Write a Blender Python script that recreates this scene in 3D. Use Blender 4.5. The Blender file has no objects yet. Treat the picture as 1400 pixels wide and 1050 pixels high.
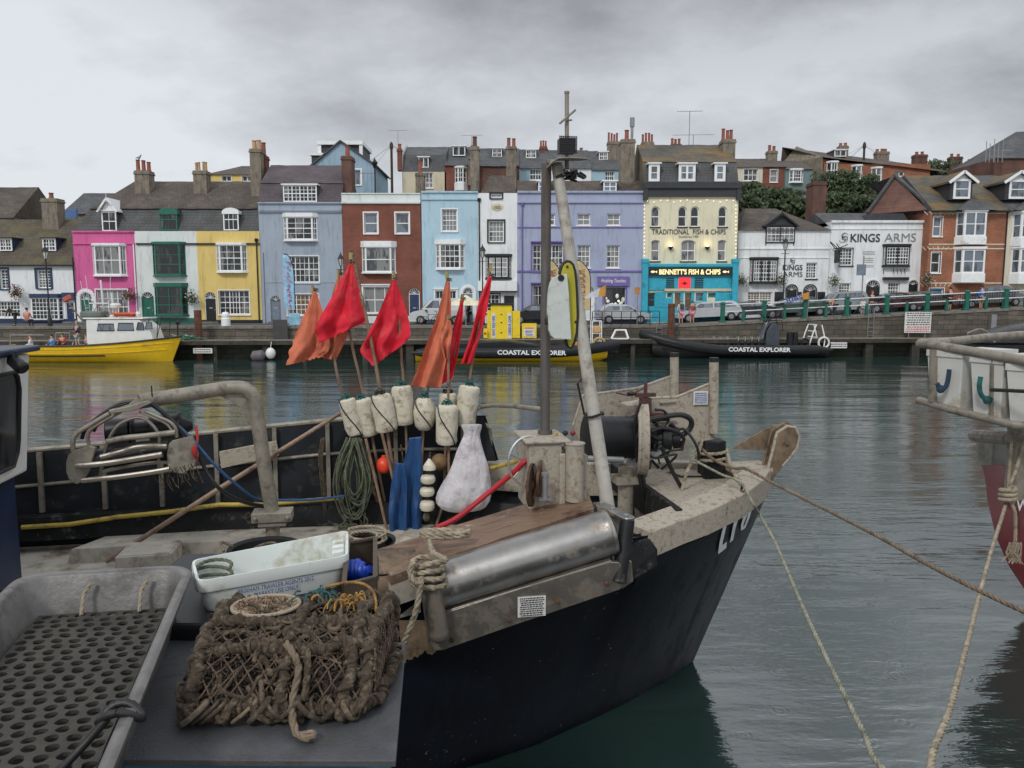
import bpy, math, random
from mathutils import Vector, Matrix, noise as mnoise
V = Vector
R = math.radians
random.seed(7)
S = bpy.context.scene
COL = S.collection
# ------------------------------------------------------------------ camera maths
CH = 4.2; PITCH = R(6.52); FP = 1050.0
FW = V((0, math.cos(PITCH), -math.sin(PITCH))); UPV = V((0, math.sin(PITCH), math.cos(PITCH))); RT = V((1, 0, 0))
CAM = V((0, 0, CH))
def ray(px, py): return FW + RT*((px-700)/FP) + UPV*((525-py)/FP)
def at_y(px, py, Y):
    d = ray(px, py); return CAM + d*(Y/d.y)
def at_z(px, py, z):
    d = ray(px, py); return CAM + d*((z-CH)/d.z)
def at_p(px, py, p0, n):
    d = ray(px, py); return CAM + d*((p0-CAM).dot(n)/d.dot(n))
# ------------------------------------------------------------------ mesh builder
class MB:
    def __init__(s): s.v = []; s.f = []; s.m = []; s.mi = 0
    def add(s, vs, fs, mi=None):
        b = len(s.v); s.v += [Vector(p) for p in vs]
        for f in fs: s.f.append(tuple(b+i for i in f)); s.m.append(s.mi if mi is None else mi)
    def box(s, x0, x1, y0, y1, z0, z1, mi=None):
        s.add([(x0,y0,z0),(x1,y0,z0),(x1,y1,z0),(x0,y1,z0),(x0,y0,z1),(x1,y0,z1),(x1,y1,z1),(x0,y1,z1)],
              [(0,3,2,1),(4,5,6,7),(0,1,5,4),(1,2,6,5),(2,3,7,6),(3,0,4,7)], mi); return s
    def obox(s, c, ax, ay, az, mi=None):      # centre and three half axes
        c, ax, ay, az = map(Vector, (c, ax, ay, az))
        if ax.cross(ay).dot(az) < 0: ax = -ax
        vs = [c+ax*i+ay*j+az*k for k in (-1,1) for (i,j) in ((-1,-1),(1,-1),(1,1),(-1,1))]
        s.add(vs, [(0,3,2,1),(4,5,6,7),(0,1,5,4),(1,2,6,5),(2,3,7,6),(3,0,4,7)], mi); return s
    def bar(s, a, b, w, h, mi=None, up=(0,0,1)):   # square bar between two points
        a, b = Vector(a), Vector(b); d = b-a; u = Vector(up)
        if abs(d.normalized().dot(u)) > .95: u = V((0,1,0))
        r = d.cross(u).normalized(); q = r.cross(d).normalized()
        return s.obox((a+b)/2, d/2, r*w/2, q*h/2, mi)
    def quad(s, a, b, c, d, mi=None): s.add([a,b,c,d], [(0,1,2,3)], mi); return s
    def poly(s, pts, mi=None): s.add(pts, [tuple(range(len(pts)))], mi); return s
    def prism(s, pts, vec, mi=None):          # polygon pts extruded by vec
        pts = [Vector(p) for p in pts]; vec = Vector(vec); n = len(pts)
        fs = [tuple(range(n)), tuple(range(2*n-1, n-1, -1))] + [(i, i+n, (i+1) % n+n, (i+1) % n) for i in range(n)]
        s.add(pts+[p+vec for p in pts], [tuple(reversed(f)) for f in fs], mi); return s
    def tube(s, pts, r, n=8, mi=None, closed=False, caps=True):
        pts = [Vector(p) for p in pts]; m = len(pts)
        rs = r if isinstance(r, (list, tuple)) else [r]*m
        vs = []; up = None
        for i, p in enumerate(pts):
            if closed: t = pts[(i+1) % m]-pts[i-1]
            else: t = pts[min(i+1, m-1)]-pts[max(i-1, 0)]
            t = t.normalized() if t.length > 1e-9 else V((0,0,1))
            if up is None:
                up = V((0,0,1)) if abs(t.z) < .9 else V((1,0,0))
            a = up - t*up.dot(t)
            if a.length < 1e-6: a = t.orthogonal()
            a.normalize(); up = a; b = t.cross(a)
            for k in range(n):
                th = 2*math.pi*k/n; vs.append(p+(a*math.cos(th)+b*math.sin(th))*rs[i])
        fs = []
        for i in range(m if closed else m-1):
            j = (i+1) % m
            for k in range(n):
                fs.append((i*n+k, i*n+(k+1) % n, j*n+(k+1) % n, j*n+k))
        if caps and not closed: fs += [tuple(reversed(range(n))), tuple(range((m-1)*n, m*n))]
        s.add(vs, fs, mi); return s
    def cyl(s, a, b, r, n=16, mi=None, r2=None): return s.tube([a, b], [r, r if r2 is None else r2], n, mi)
    def lathe(s, c, prof, n=16, mi=None, axis=(0,0,1)):   # prof: (r, h) along axis
        c = Vector(c); ax = Vector(axis).normalized()
        a = ax.orthogonal().normalized(); b = ax.cross(a); vs = []; fs = []
        for (r, h) in prof:
            for k in range(n):
                th = 2*math.pi*k/n; vs.append(c+ax*h+(a*math.cos(th)+b*math.sin(th))*max(r, .0005))
        for i in range(len(prof)-1):
            for k in range(n): fs.append((i*n+k, i*n+(k+1) % n, (i+1)*n+(k+1) % n, (i+1)*n+k))
        fs += [tuple(reversed(range(n))), tuple(range((len(prof)-1)*n, len(prof)*n))]
        s.add(vs, fs, mi); return s
    def ball(s, c, r, n=12, mi=None, sc=(1,1,1)):
        c = Vector(c); vs = []; fs = []; m = max(5, n//2)
        for i in range(m+1):
            ph = math.pi*i/m
            for k in range(n):
                th = 2*math.pi*k/n
                vs.append(c+V((math.sin(ph)*math.cos(th)*sc[0], math.sin(ph)*math.sin(th)*sc[1], math.cos(ph)*sc[2]))*r)
        for i in range(m):
            for k in range(n): fs.append((i*n+k, (i+1)*n+k, (i+1)*n+(k+1) % n, i*n+(k+1) % n))
        s.add(vs, fs, mi); return s
    def loft(s, rows, mi=None, flip=False):
        m = len(rows[0]); vs = [p for r in rows for p in r]; fs = []
        for i in range(len(rows)-1):
            for j in range(m-1):
                f = (i*m+j, i*m+j+1, (i+1)*m+j+1, (i+1)*m+j); fs.append(tuple(reversed(f)) if flip else f)
        s.add(vs, fs, mi); return s
    def build(s, name, mats, parent=None, bevel=0, smooth=35, origin=None, solid=0):
        if not s.v: return None
        if parent is not None: o0 = WL[parent.name]
        elif origin is not None: o0 = Vector(origin)
        else:
            xs = [p.x for p in s.v]; ys = [p.y for p in s.v]; zs = [p.z for p in s.v]
            o0 = V(((min(xs)+max(xs))/2, (min(ys)+max(ys))/2, min(zs)))
        me = bpy.data.meshes.new(name)
        me.from_pydata([tuple(p-o0) for p in s.v], [], s.f)
        if not isinstance(mats, (list, tuple)): mats = [mats]
        for m in mats: me.materials.append(m)
        me.polygons.foreach_set('material_index', s.m)
        me.update()
        if smooth: me.shade_smooth(); me.set_sharp_from_angle(angle=R(smooth))
        o = bpy.data.objects.new(name, me); COL.objects.link(o)
        if parent is not None: o.parent = parent
        else: o.location = o0
        WL[o.name] = o0
        if solid:
            q = o.modifiers.new('solid', 'SOLIDIFY'); q.thickness = solid; q.offset = 0
        if bevel:
            q = o.modifiers.new('bevel', 'BEVEL'); q.width = bevel; q.segments = 2; q.limit_method = 'ANGLE'; q.angle_limit = R(40)
        return o
WL = {}
def tag(o, label=None, cat=None, group=None, kind=None):
    if label: o['label'] = label
    if cat: o['category'] = cat
    if group: o['group'] = group
    if kind: o['kind'] = kind
    return o
def thing(name, label, cat, loc=(0,0,0), group=None):
    o = bpy.data.objects.new(name, None); COL.objects.link(o); o.location = loc; o.empty_display_size = .3
    WL[o.name] = Vector(loc); return tag(o, label, cat, group)
def copy_tree(o, parent=None):
    c = o.copy(); COL.objects.link(c)
    if parent is not None: c.parent = parent
    WL[c.name] = WL[o.name].copy()
    for ch in list(o.children): copy_tree(ch, c)
    return c
def textmesh(mb, s, c, right, up, thick=.01, bold=0.0, mi=None, spacing=1.0, shear=0.0, res=3):
    """lettering centred at c; right / up vectors give full width and cap height"""
    cu = bpy.data.curves.new('lettering', 'FONT'); cu.body = s; cu.resolution_u = res; cu.offset = bold; cu.space_character = spacing; cu.shear = shear
    ob = bpy.data.objects.new('lettering', cu); COL.objects.link(ob)
    dg = bpy.context.evaluated_depsgraph_get(); me = bpy.data.meshes.new_from_object(ob.evaluated_get(dg))
    co = [v.co.copy() for v in me.vertices]; fs = [tuple(p.vertices) for p in me.polygons]
    bpy.data.objects.remove(ob); bpy.data.curves.remove(cu); bpy.data.meshes.remove(me)
    if not co: return
    x0 = min(p.x for p in co); x1 = max(p.x for p in co); y0 = min(p.y for p in co); y1 = max(p.y for p in co)
    right, up, c = Vector(right), Vector(up), Vector(c); n = right.cross(up).normalized()
    vs = [c+right*((p.x-x0)/(x1-x0)-.5)+up*((p.y-y0)/(y1-y0)-.5)+n*thick for p in co]
    mb.add(vs, fs, mi)
def illegible(mb, c, right, up, rows, rnd, n=.004, mi=None):
    """rows of small dashes standing for print that is too small to read"""
    right, up, c = Vector(right), Vector(up), Vector(c); nn = right.cross(up).normalized()
    for r in range(rows):
        v = .5-(r+.5)/rows; u = -.46+rnd.random()*.06
        while u < .42:
            w = rnd.uniform(.03, .11); w = min(w, .46-u)
            mb.obox(c+right*(u+w/2)+up*v+nn*n, right*w/2, up*(.22/rows), nn*n*.5, mi); u += w+.025
# ------------------------------------------------------------------ materials
MC = {}
def nodes(name):
    m = bpy.data.materials.new(name); m.use_nodes = True; nt = m.node_tree
    return m, nt, nt.nodes['Principled BSDF']
def N(nt, t, **k):
    n = nt.nodes.new(t)
    for a, b in k.items():
        if a.startswith('i_'): n.inputs[a[2:].replace('_', ' ')].default_value = b
        else: setattr(n, a, b)
    return n
def c4(c): return (c[0], c[1], c[2], 1)
def mixc(nt, fac, a, b, mode='MIX'):
    n = nt.nodes.new('ShaderNodeMix'); n.data_type = 'RGBA'; n.blend_type = mode
    for idx, v in ((0, fac), (6, a), (7, b)):
        if isinstance(v, bpy.types.NodeSocket): nt.links.new(v, n.inputs[idx])
        else: n.inputs[idx].default_value = v if idx == 0 else c4(v)
    return n.outputs[2]
def ramp(nt, fac, lo, hi, a=0.0, b=1.0):
    n = nt.nodes.new('ShaderNodeMapRange'); n.clamp = True
    nt.links.new(fac, n.inputs[0])
    for i, v in zip((1,2,3,4), (lo, hi, a, b)): n.inputs[i].default_value = v
    return n.outputs[0]
def noise(nt, vec, scale, detail=4, rough=.55):
    n = N(nt, 'ShaderNodeTexNoise', i_Scale=scale, i_Detail=detail, i_Roughness=rough); nt.links.new(vec, n.inputs['Vector']); return n.outputs['Fac']
def objvec(nt, sc=(1,1,1)):
    t = nt.nodes.new('ShaderNodeTexCoord'); 
    if sc == (1,1,1): return t.outputs['Object']
    m = nt.nodes.new('ShaderNodeMapping'); m.inputs['Scale'].default_value = sc; nt.links.new(t.outputs['Object'], m.inputs[0]); return m.outputs[0]
def bumpn(nt, bs, h, strength=.3, dist=.02, prev=None):
    b = N(nt, 'ShaderNodeBump', i_Strength=strength, i_Distance=dist); nt.links.new(h, b.inputs['Height'])
    if prev: nt.links.new(prev, b.inputs['Normal'])
    nt.links.new(b.outputs[0], bs.inputs['Normal']); return b.outputs[0]
def M(name, col, rough=.6, metal=0, var=.18, scale=2.5, bump=.15, bscale=25, dirt=None, damt=.35, dscale=1.8, streak=False, bd=.01, spec=.5, emit=None, est=0, two=False, coat=0):
    if name in MC: return MC[name]
    m, nt, bs = nodes(name); L = nt.links
    v = objvec(nt)
    a = tuple(max(0, c*(1-var)) for c in col); b = tuple(min(1, c*(1+var)) for c in col)
    c = mixc(nt, ramp(nt, noise(nt, v, scale, 6), .3, .7), a, b)
    if dirt:
        dv = objvec(nt, (1, 1, .18)) if streak else v
        d1 = noise(nt, dv, dscale*(3 if streak else 1), 8, .7)
        f = ramp(nt, d1, .62-damt*.4, .72-damt*.15)
        c = mixc(nt, f, c, dirt)
        rr = ramp(nt, f, 0, 1, rough, min(1, rough+.25)); L.new(rr, bs.inputs['Roughness'])
        if metal: L.new(ramp(nt, f, 0, 1, metal, metal*.25), bs.inputs['Metallic'])
    else: bs.inputs['Roughness'].default_value = rough; bs.inputs['Metallic'].default_value = metal
    L.new(c, bs.inputs['Base Color']); bs.inputs['Specular IOR Level'].default_value = spec
    if coat: bs.inputs['Coat Weight'].default_value = coat
    if bump: bumpn(nt, bs, noise(nt, v, bscale, 6, .65), bump, bd)
    if emit: bs.inputs['Emission Color'].default_value = c4(emit); bs.inputs['Emission Strength'].default_value = est
    MC[name] = m; return m
def Mgrid(name, c1, c2, mortar, bw, rh, ms, rough=.85, moss=None, mamt=.3, zs=1.0, bump=.5, dirt=None, off=.5):
    """brick / slate / stone courses on any wall or slope"""
    if name in MC: return MC[name]
    m, nt, bs = nodes(name); L = nt.links
    t = objvec(nt); sp = N(nt, 'ShaderNodeSeparateXYZ'); L.new(t, sp.inputs[0])
    ad = N(nt, 'ShaderNodeMath', operation='ADD'); L.new(sp.outputs[0], ad.inputs[0]); L.new(sp.outputs[1], ad.inputs[1])
    cb = N(nt, 'ShaderNodeCombineXYZ')
    L.new(ad.outputs[0], cb.inputs[0])
    mz = N(nt, 'ShaderNodeMath', operation='MULTIPLY'); mz.inputs[1].default_value = zs; L.new(sp.outputs[2], mz.inputs[0]); L.new(mz.outputs[0], cb.inputs[1])
    wob = N(nt, 'ShaderNodeTexNoise', i_Scale=.9, i_Detail=2.0); L.new(t, wob.inputs['Vector'])
    va = N(nt, 'ShaderNodeVectorMath', operation='SCALE'); va.inputs[3].default_value = rh*.5; L.new(wob.outputs['Color'], va.inputs[0])
    vb = N(nt, 'ShaderNodeVectorMath', operation='ADD'); L.new(cb.outputs[0], vb.inputs[0]); L.new(va.outputs[0], vb.inputs[1])
    bt = N(nt, 'ShaderNodeTexBrick', i_Scale=1.0, i_Brick_Width=bw, i_Row_Height=rh, i_Mortar_Size=ms, i_Mortar_Smooth=.3, i_Bias=-.1); bt.offset = off
    bt.inputs['Color1'].default_value = c4(c1); bt.inputs['Color2'].default_value = c4(c2); bt.inputs['Mortar'].default_value = c4(mortar)
    L.new(vb.outputs[0], bt.inputs['Vector'])
    g = ramp(nt, noise(nt, t, .7, 6), .3, .7, .7, 1.25)
    gc = N(nt, 'ShaderNodeCombineColor'); [L.new(g, gc.inputs[i]) for i in range(3)]
    c = mixc(nt, 1.0, bt.outputs['Color'], gc.outputs[0], 'MULTIPLY')
    if moss: c = mixc(nt, ramp(nt, noise(nt, t, .55, 8, .7), .62-mamt*.4, .75-mamt*.2), c, moss)
    if dirt: c = mixc(nt, ramp(nt, noise(nt, objvec(nt, (1,1,.25)), 1.4, 8, .7), .5, .75, 0, .8), c, dirt)
    L.new(c, bs.inputs['Base Color']); bs.inputs['Roughness'].default_value = rough
    mx = N(nt, 'ShaderNodeMath', operation='SUBTRACT'); L.new(noise(nt, t, 14, 5), mx.inputs[0]); L.new(bt.outputs['Fac'], mx.inputs[1])
    bumpn(nt, bs, mx.outputs[0], bump, .03)
    MC[name] = m; return m
# ------------------------------------------------------------------ palette
WHT = M('white_gloss_paint', (.80,.82,.82), .45, var=.06, dirt=(.45,.44,.40), damt=.1, bump=.05)
def wallpaint(n, c, d=None): return M('render_'+n, c, .8, var=.07, scale=.6, bump=.25, bscale=9, bd=.02, dirt=d or tuple(x*.74 for x in c), damt=.28, dscale=.9, streak=True)
W_WHITE = wallpaint('white', (.76,.78,.79)); W_PINK = wallpaint('pink', (.62,.12,.31)); W_YEL = wallpaint('yellow', (.70,.53,.18))
W_GREY = wallpaint('grey_blue', (.33,.385,.46)); W_LB = wallpaint('light_blue', (.41,.57,.67)); W_LAV = wallpaint('lavender', (.35,.39,.53))
W_CREAM = wallpaint('cream', (.72,.68,.50)); W_TEAL = M('teal_shopfront', (.03,.37,.50), .5, var=.12, dirt=(.02,.2,.27), damt=.15); W_CRM2 = wallpaint('pale_cream', (.62,.57,.45))
W_MINT = wallpaint('mint_white', (.66,.71,.69)); W_BEIGE = wallpaint('beige', (.58,.52,.38)); W_NGREY = wallpaint('grey_green', (.16,.22,.22)); W_PBL = wallpaint('pale_blue', (.33,.48,.55)); W_BLG = wallpaint('dusty_blue', (.30,.42,.52))
GREEN = M('bottle_green_paint', (.015,.13,.085), .35, var=.15); BLK = M('black_gloss_paint', (.014,.015,.018), .4, var=.3)
NAVY = M('navy_paint', (.02,.04,.10), .4, var=.2); GREYD = M('grey_door_paint', (.16,.20,.25), .5); PURP = M('purple_sign_paint', (.16,.12,.34), .5)
SLATE_BLK = M('dark_cornice_paint', (.035,.037,.042), .6)
BRK = Mgrid('red_brick', (.24,.065,.035), (.17,.045,.03), (.20,.15,.12), .24, .08, .008)
BRK_O = Mgrid('orange_brick', (.38,.13,.06), (.28,.085,.04), (.28,.22,.17), .24, .08, .008)
BRK_D = Mgrid('old_brick', (.17,.065,.045), (.11,.05,.04), (.14,.11,.09), .24, .08, .01, dirt=(.05,.04,.035))
SL_PUR = Mgrid('purple_slate', (.105,.085,.095), (.085,.07,.08), (.045,.04,.045), .28, .2, .01, moss=(.12,.11,.10), mamt=.1)
SL_BRN = Mgrid('brown_clay_tile', (.105,.085,.068), (.075,.062,.052), (.035,.03,.028), .3, .17, .012, moss=(.14,.125,.10), mamt=.22)
SL_MOSS = Mgrid('mossy_clay_tile', (.10,.085,.062), (.075,.063,.045), (.035,.03,.022), .28, .17, .012, moss=(.12,.105,.05), mamt=.35)
SL_GRY = Mgrid('grey_slate', (.095,.10,.105), (.07,.073,.08), (.04,.04,.042), .32, .2, .01, moss=(.13,.13,.12), mamt=.15)
SL_HANG = Mgrid('hung_slate', (.085,.10,.10), (.10,.085,.088), (.04,.04,.04), .3, .22, .012, moss=(.15,.15,.15), mamt=.12)
SL_LICH = Mgrid('lichen_slate', (.105,.10,.085), (.08,.078,.068), (.045,.04,.035), .32, .2, .01, moss=(.21,.13,.04), mamt=.42)
STONE = Mgrid('quay_stone', (.14,.12,.095), (.085,.075,.06), (.035,.032,.028), .9, .34, .02, moss=(.07,.075,.045), mamt=.25, dirt=(.05,.047,.04))
STONE_L = Mgrid('wet_quay_stone', (.07,.065,.052), (.05,.046,.038), (.02,.02,.018), 1.1, .38, .03, moss=(.03,.045,.02), mamt=.45)
CHIM = M('rendered_chimney', (.21,.18,.14), .9, var=.25, dirt=(.08,.07,.06), damt=.3, streak=True)
POT_R = M('terracotta_pot', (.25,.08,.05), .8, var=.25); POT_T = M('buff_pot', (.42,.27,.15), .8, var=.2)
TAR = M('asphalt', (.075,.075,.078), .85, var=.2, scale=.6, bump=.3); PAVE = Mgrid('paving', (.21,.20,.18), (.17,.165,.15), (.09,.09,.08), .6, .6, .01, zs=0)
CONC = M('weathered_concrete', (.19,.175,.15), .85, var=.2, dirt=(.08,.075,.06), damt=.3)
TIMB = M('dark_wet_timber', (.045,.038,.03), .75, var=.35, dirt=(.02,.03,.015), damt=.3); TIMB_L = M('grey_deck_timber', (.20,.175,.14), .8, var=.3, scale=5, dirt=(.07,.06,.05))
RUSTP = M('rusty_steel_pile', (.14,.055,.03), .85, var=.4, dirt=(.05,.03,.02), damt=.4)
RAILG = M('green_railing_paint', (.008,.12,.085), .5, dirt=(.03,.07,.05), damt=.15); RAILW = M('white_rail_paint', (.66,.68,.68), .5, dirt=(.3,.28,.24), damt=.15)
IRON = M('black_iron', (.02,.02,.022), .5, metal=.3); GALV = M('galvanised_steel', (.30,.31,.32), .5, metal=.6, var=.15)
LAMPG = M('lamp_glass', (.6,.6,.55), .2)
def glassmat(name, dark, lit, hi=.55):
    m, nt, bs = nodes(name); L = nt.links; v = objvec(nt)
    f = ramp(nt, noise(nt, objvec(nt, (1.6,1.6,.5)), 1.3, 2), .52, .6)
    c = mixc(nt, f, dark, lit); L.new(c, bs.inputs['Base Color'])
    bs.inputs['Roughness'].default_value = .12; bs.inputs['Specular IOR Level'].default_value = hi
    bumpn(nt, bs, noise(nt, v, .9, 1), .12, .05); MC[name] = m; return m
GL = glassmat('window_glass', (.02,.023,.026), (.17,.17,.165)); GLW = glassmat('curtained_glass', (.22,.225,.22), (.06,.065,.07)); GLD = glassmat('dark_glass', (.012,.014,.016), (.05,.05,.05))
GLS = glassmat('sky_toned_glass', (.15,.18,.22), (.07,.08,.09), .8)  # pale sky reflection put into the pane colour
GL_WARM = M('warm_lit_glass', (.07,.05,.03), .2, var=.9, scale=3.2, emit=(1,.55,.22), est=.06, bump=0)
BULB = M('warm_bulb', (.9,.85,.7), .3, emit=(1,.84,.58), est=1.2, bump=0); SIGNGOLD = M('lit_gold_letter', (.9,.75,.35), .4, emit=(1,.80,.38), est=.7, bump=0)
REDLIT = M('red_lit_panel', (.8,.03,.03), .4, emit=(1,.03,.04), est=.8, bump=0, var=.05)
TEXTD = M('dark_sign_paint', (.035,.035,.04), .6, bump=0); TEXTW = M('white_lettering', (.78,.78,.78), .5, bump=0, var=.04); TEXTG = M('grey_lettering', (.22,.22,.22), .6, bump=0)
TEXTB = M('blue_print', (.02,.06,.28), .6, bump=0); TEXTR = M('red_print', (.5,.05,.04), .6, bump=0); SIGNW = M('white_sign_board', (.66,.66,.63), .6, var=.06, dirt=(.35,.33,.28), damt=.1)
# boats
Y_HULL = M('yellow_hull_paint', (.83,.53,.01), .35, var=.08, dirt=(.55,.33,.02), damt=.12, streak=True, bump=.05); BOATW = M('white_gelcoat', (.70,.71,.68), .35, var=.06, dirt=(.45,.42,.33), damt=.12, bump=.05)
RUB = M('black_rubber', (.012,.012,.013), .5, var=.3); RUBT = M('black_hypalon', (.014,.015,.017), .42, spec=.3, var=.25, bump=.1); ALU = M('aluminium_tube', (.55,.56,.56), .35, metal=.8, var=.1)
ORG = M('orange_plastic', (.75,.20,.02), .5); YEL = M('yellow_kiosk_paint', (.80,.60,.02), .5, var=.08, dirt=(.45,.3,.05), damt=.1)
NAVYH = M('black_blue_hull_paint', (.004,.006,.011), .38, spec=.15, var=.5, dirt=(.012,.016,.024), damt=.3, dscale=1.5, streak=True, bump=.2, bscale=5, bd=.02)
if 1:   # scattered paint chips on the black hull
    _n = NAVYH.node_tree; _b = _n.nodes['Principled BSDF']; _c = _b.inputs['Base Color'].links[0].from_socket; _o = objvec(_n)
    _f = N(_n, 'ShaderNodeMath', operation='MULTIPLY'); _n.links.new(ramp(_n, noise(_n, _o, 26, 3), .68, .71), _f.inputs[0]); _n.links.new(ramp(_n, noise(_n, _o, 1.6, 3), .52, .64), _f.inputs[1]); _n.links.new(mixc(_n, _f.outputs[0], _c, (.30,.29,.26)), _b.inputs['Base Color'])
OLDW = M('dirty_white_paint', (.43,.40,.34), .6, var=.2, scale=3, dirt=(.14,.10,.065), damt=.32, dscale=3.2, bump=.3, bscale=18)
OLDW2 = M('grubby_cream_paint', (.40,.36,.295), .65, var=.25, scale=16, dirt=(.17,.13,.09), damt=.40, dscale=16, bump=.5, bscale=40)
BRN = M('stained_brown_paint', (.17,.12,.075), .7, var=.35, scale=7, dirt=(.06,.04,.025), damt=.35, dscale=9, bump=.4)
BULK = M('dark_bulwark_paint', (.014,.017,.021), .6, spec=.25, var=.35, dirt=(.07,.065,.055), damt=.14, dscale=4)
BULK2 = M('scuffed_black_paint', (.010,.011,.012), .55, spec=.3, var=.5, scale=6, dirt=(.12,.115,.10), damt=.14, dscale=7, bump=.4, bscale=20)
STEEL = M('brushed_stainless', (.34,.33,.315), .33, metal=.92, var=.2, scale=4, dirt=(.26,.22,.17), damt=.2, dscale=5, bump=.1, bscale=60)
STEEL_D = M('dull_stainless', (.30,.275,.24), .42, metal=.85, var=.2, scale=4, dirt=(.15,.11,.075), damt=.35, dscale=5, bump=.15)
BLUEH = M('wheelhouse_blue_paint', (.012,.025,.065), .4, var=.3, dirt=(.06,.07,.09), damt=.12)
RUST = M('rust', (.12,.06,.032), .85, var=.5, scale=9, dirt=(.035,.025,.02), damt=.45, dscale=8, bump=.7, bscale=30)
def woodmat(name, c1, c2, sx=(1,6,6)):
    m, nt, bs = nodes(name); L = nt.links; v = objvec(nt, sx)
    c = mixc(nt, ramp(nt, noise(nt, v, 3.5, 8, .7), .32, .68), c1, c2)
    c = mixc(nt, ramp(nt, noise(nt, objvec(nt), 5.5, 8, .75), .6, .68), c, (.50,.45,.37))
    c = mixc(nt, ramp(nt, noise(nt, objvec(nt), 2.3, 6, .7), .52, .66), c, (.085,.04,.028))
    L.new(c, bs.inputs['Base Color']); bs.inputs['Roughness'].default_value = .45; bumpn(nt, bs, noise(nt, v, 14, 8, .7), .5, .012); MC[name] = m; return m
WOODC = woodmat('worn_timber_cap', (.23,.155,.10), (.14,.085,.055)); POLE = woodmat('bamboo_pole', (.32,.22,.15), (.20,.125,.085), (5,5,1))
def ropemat(name, c, d): return M(name, c, .9, var=.3, scale=14, dirt=d, damt=.35, dscale=12, bump=.8, bscale=110, bd=.006)
ROPE = ropemat('pale_hemp_rope', (.34,.29,.21), (.13,.10,.07)); ROPE_Q = ropemat('pale_green_rope', (.27,.27,.20), (.11,.11,.08)); ROPE_B = M('brown_old_rope', (.062,.045,.03), .95, var=.4, scale=30, dirt=(.20,.16,.11), damt=.28, dscale=38, bump=1.0, bscale=150, bd=.006); ROPE_G = ropemat('green_grey_rope', (.13,.145,.095), (.05,.05,.035))
ROPE_L = ropemat('sandy_rope', (.19,.145,.10), (.085,.06,.04)); ROPE_T = ropemat('teal_twine', (.02,.12,.12), (.02,.05,.05)); ROPE_Y = ropemat('ochre_twine', (.36,.20,.05), (.14,.08,.03))
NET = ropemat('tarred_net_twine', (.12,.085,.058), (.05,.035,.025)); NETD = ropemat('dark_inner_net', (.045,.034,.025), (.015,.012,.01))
FLOAT = M('weathered_foam_float', (.62,.58,.47), .85, var=.12, scale=9, dirt=(.24,.20,.13), damt=.3, dscale=9, bump=.8, bscale=30, bd=.012)
REDF = M('red_flag_cloth', (.63,.010,.032), .8, var=.22, scale=5, dirt=(.66,.07,.08), damt=.3, dscale=4, bump=.2, bscale=140); ORGF = M('faded_orange_flag_cloth', (.58,.16,.085), .85, var=.16, scale=6, dirt=(.35,.10,.06), damt=.2, bump=.2, bscale=140)
YHOSE = M('yellow_hose', (.45,.33,.05), .5, dirt=(.12,.09,.04), damt=.3, dscale=6); BHOSE = M('black_hose', (.014,.014,.015), .45, var=.3); BLHOSE = M('blue_hose', (.03,.10,.24), .45); RHOSE = M('red_hose', (.42,.012,.02), .4)
BLTARP = M('blue_oilskin', (.012,.06,.18), .5, var=.25, bump=.2); BAGM = M('white_mesh_sack', (.64,.62,.65), .6, var=.12, scale=14, bump=.6, bscale=12, bd=.04, dirt=(.42,.38,.41), damt=.4, dscale=7)
PLAST = M('white_fishbox_plastic', (.66,.70,.67), .4, var=.06, dirt=(.40,.37,.28), damt=.22, dscale=4, bump=.1)
GRTRAY = M('grey_scuffed_plastic', (.135,.13,.125), .36, var=.25, scale=9, dirt=(.055,.048,.04), damt=.35, dscale=5, bump=.3, bscale=50)
MAT_R = M('muddy_rubber_mat', (.045,.041,.034), .7, var=.35, scale=6, dirt=(.04,.034,.028), damt=.35, dscale=7, bump=.6, bscale=45); DARKIN = M('black_hole_backing', (.006,.007,.007), .7, var=.5)
BOARD = M('grey_coated_board', (.07,.073,.08), .36, var=.2, scale=7, dirt=(.05,.045,.04), damt=.25, dscale=6, bump=.35, bscale=90); BLBIN = M('blue_bin_plastic', (.02,.16,.27), .5, var=.15)
ORBALL = M('orange_ball_float', (.75,.06,.02), .4); SKIN = M('skin', (.50,.28,.19), .6, bump=0, var=.05)
TANF = M('tan_banner_cloth', (.55,.44,.24), .8, var=.12); YGRN = M('yellow_green_foam', (.42,.38,.03), .7, var=.2, dirt=(.2,.18,.05), damt=.2)
REDHULL = M('maroon_hull_paint', (.15,.010,.018), .38, var=.25, dirt=(.08,.03,.03), damt=.2, streak=True)
BINW = M('white_bin_plastic', (.58,.58,.55), .5, var=.08, dirt=(.36,.31,.22), damt=.3, dscale=3, bump=.1)
GPIPE = M('weathered_pipe_paint', (.27,.245,.20), .55, metal=.3, var=.2, scale=6, dirt=(.12,.10,.075), damt=.35, dscale=7, bump=.3, bscale=40)
GRASSH = M('hill_grass', (.05,.065,.025), .95, var=.4, bump=.5); LEAF = M('dark_leaf', (.042,.072,.026), .75, var=.5, scale=1.2); LEAF2 = M('olive_leaf', (.055,.075,.028), .75, var=.4, scale=1.2); BARK = M('bark', (.06,.045,.03), .9)
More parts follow.
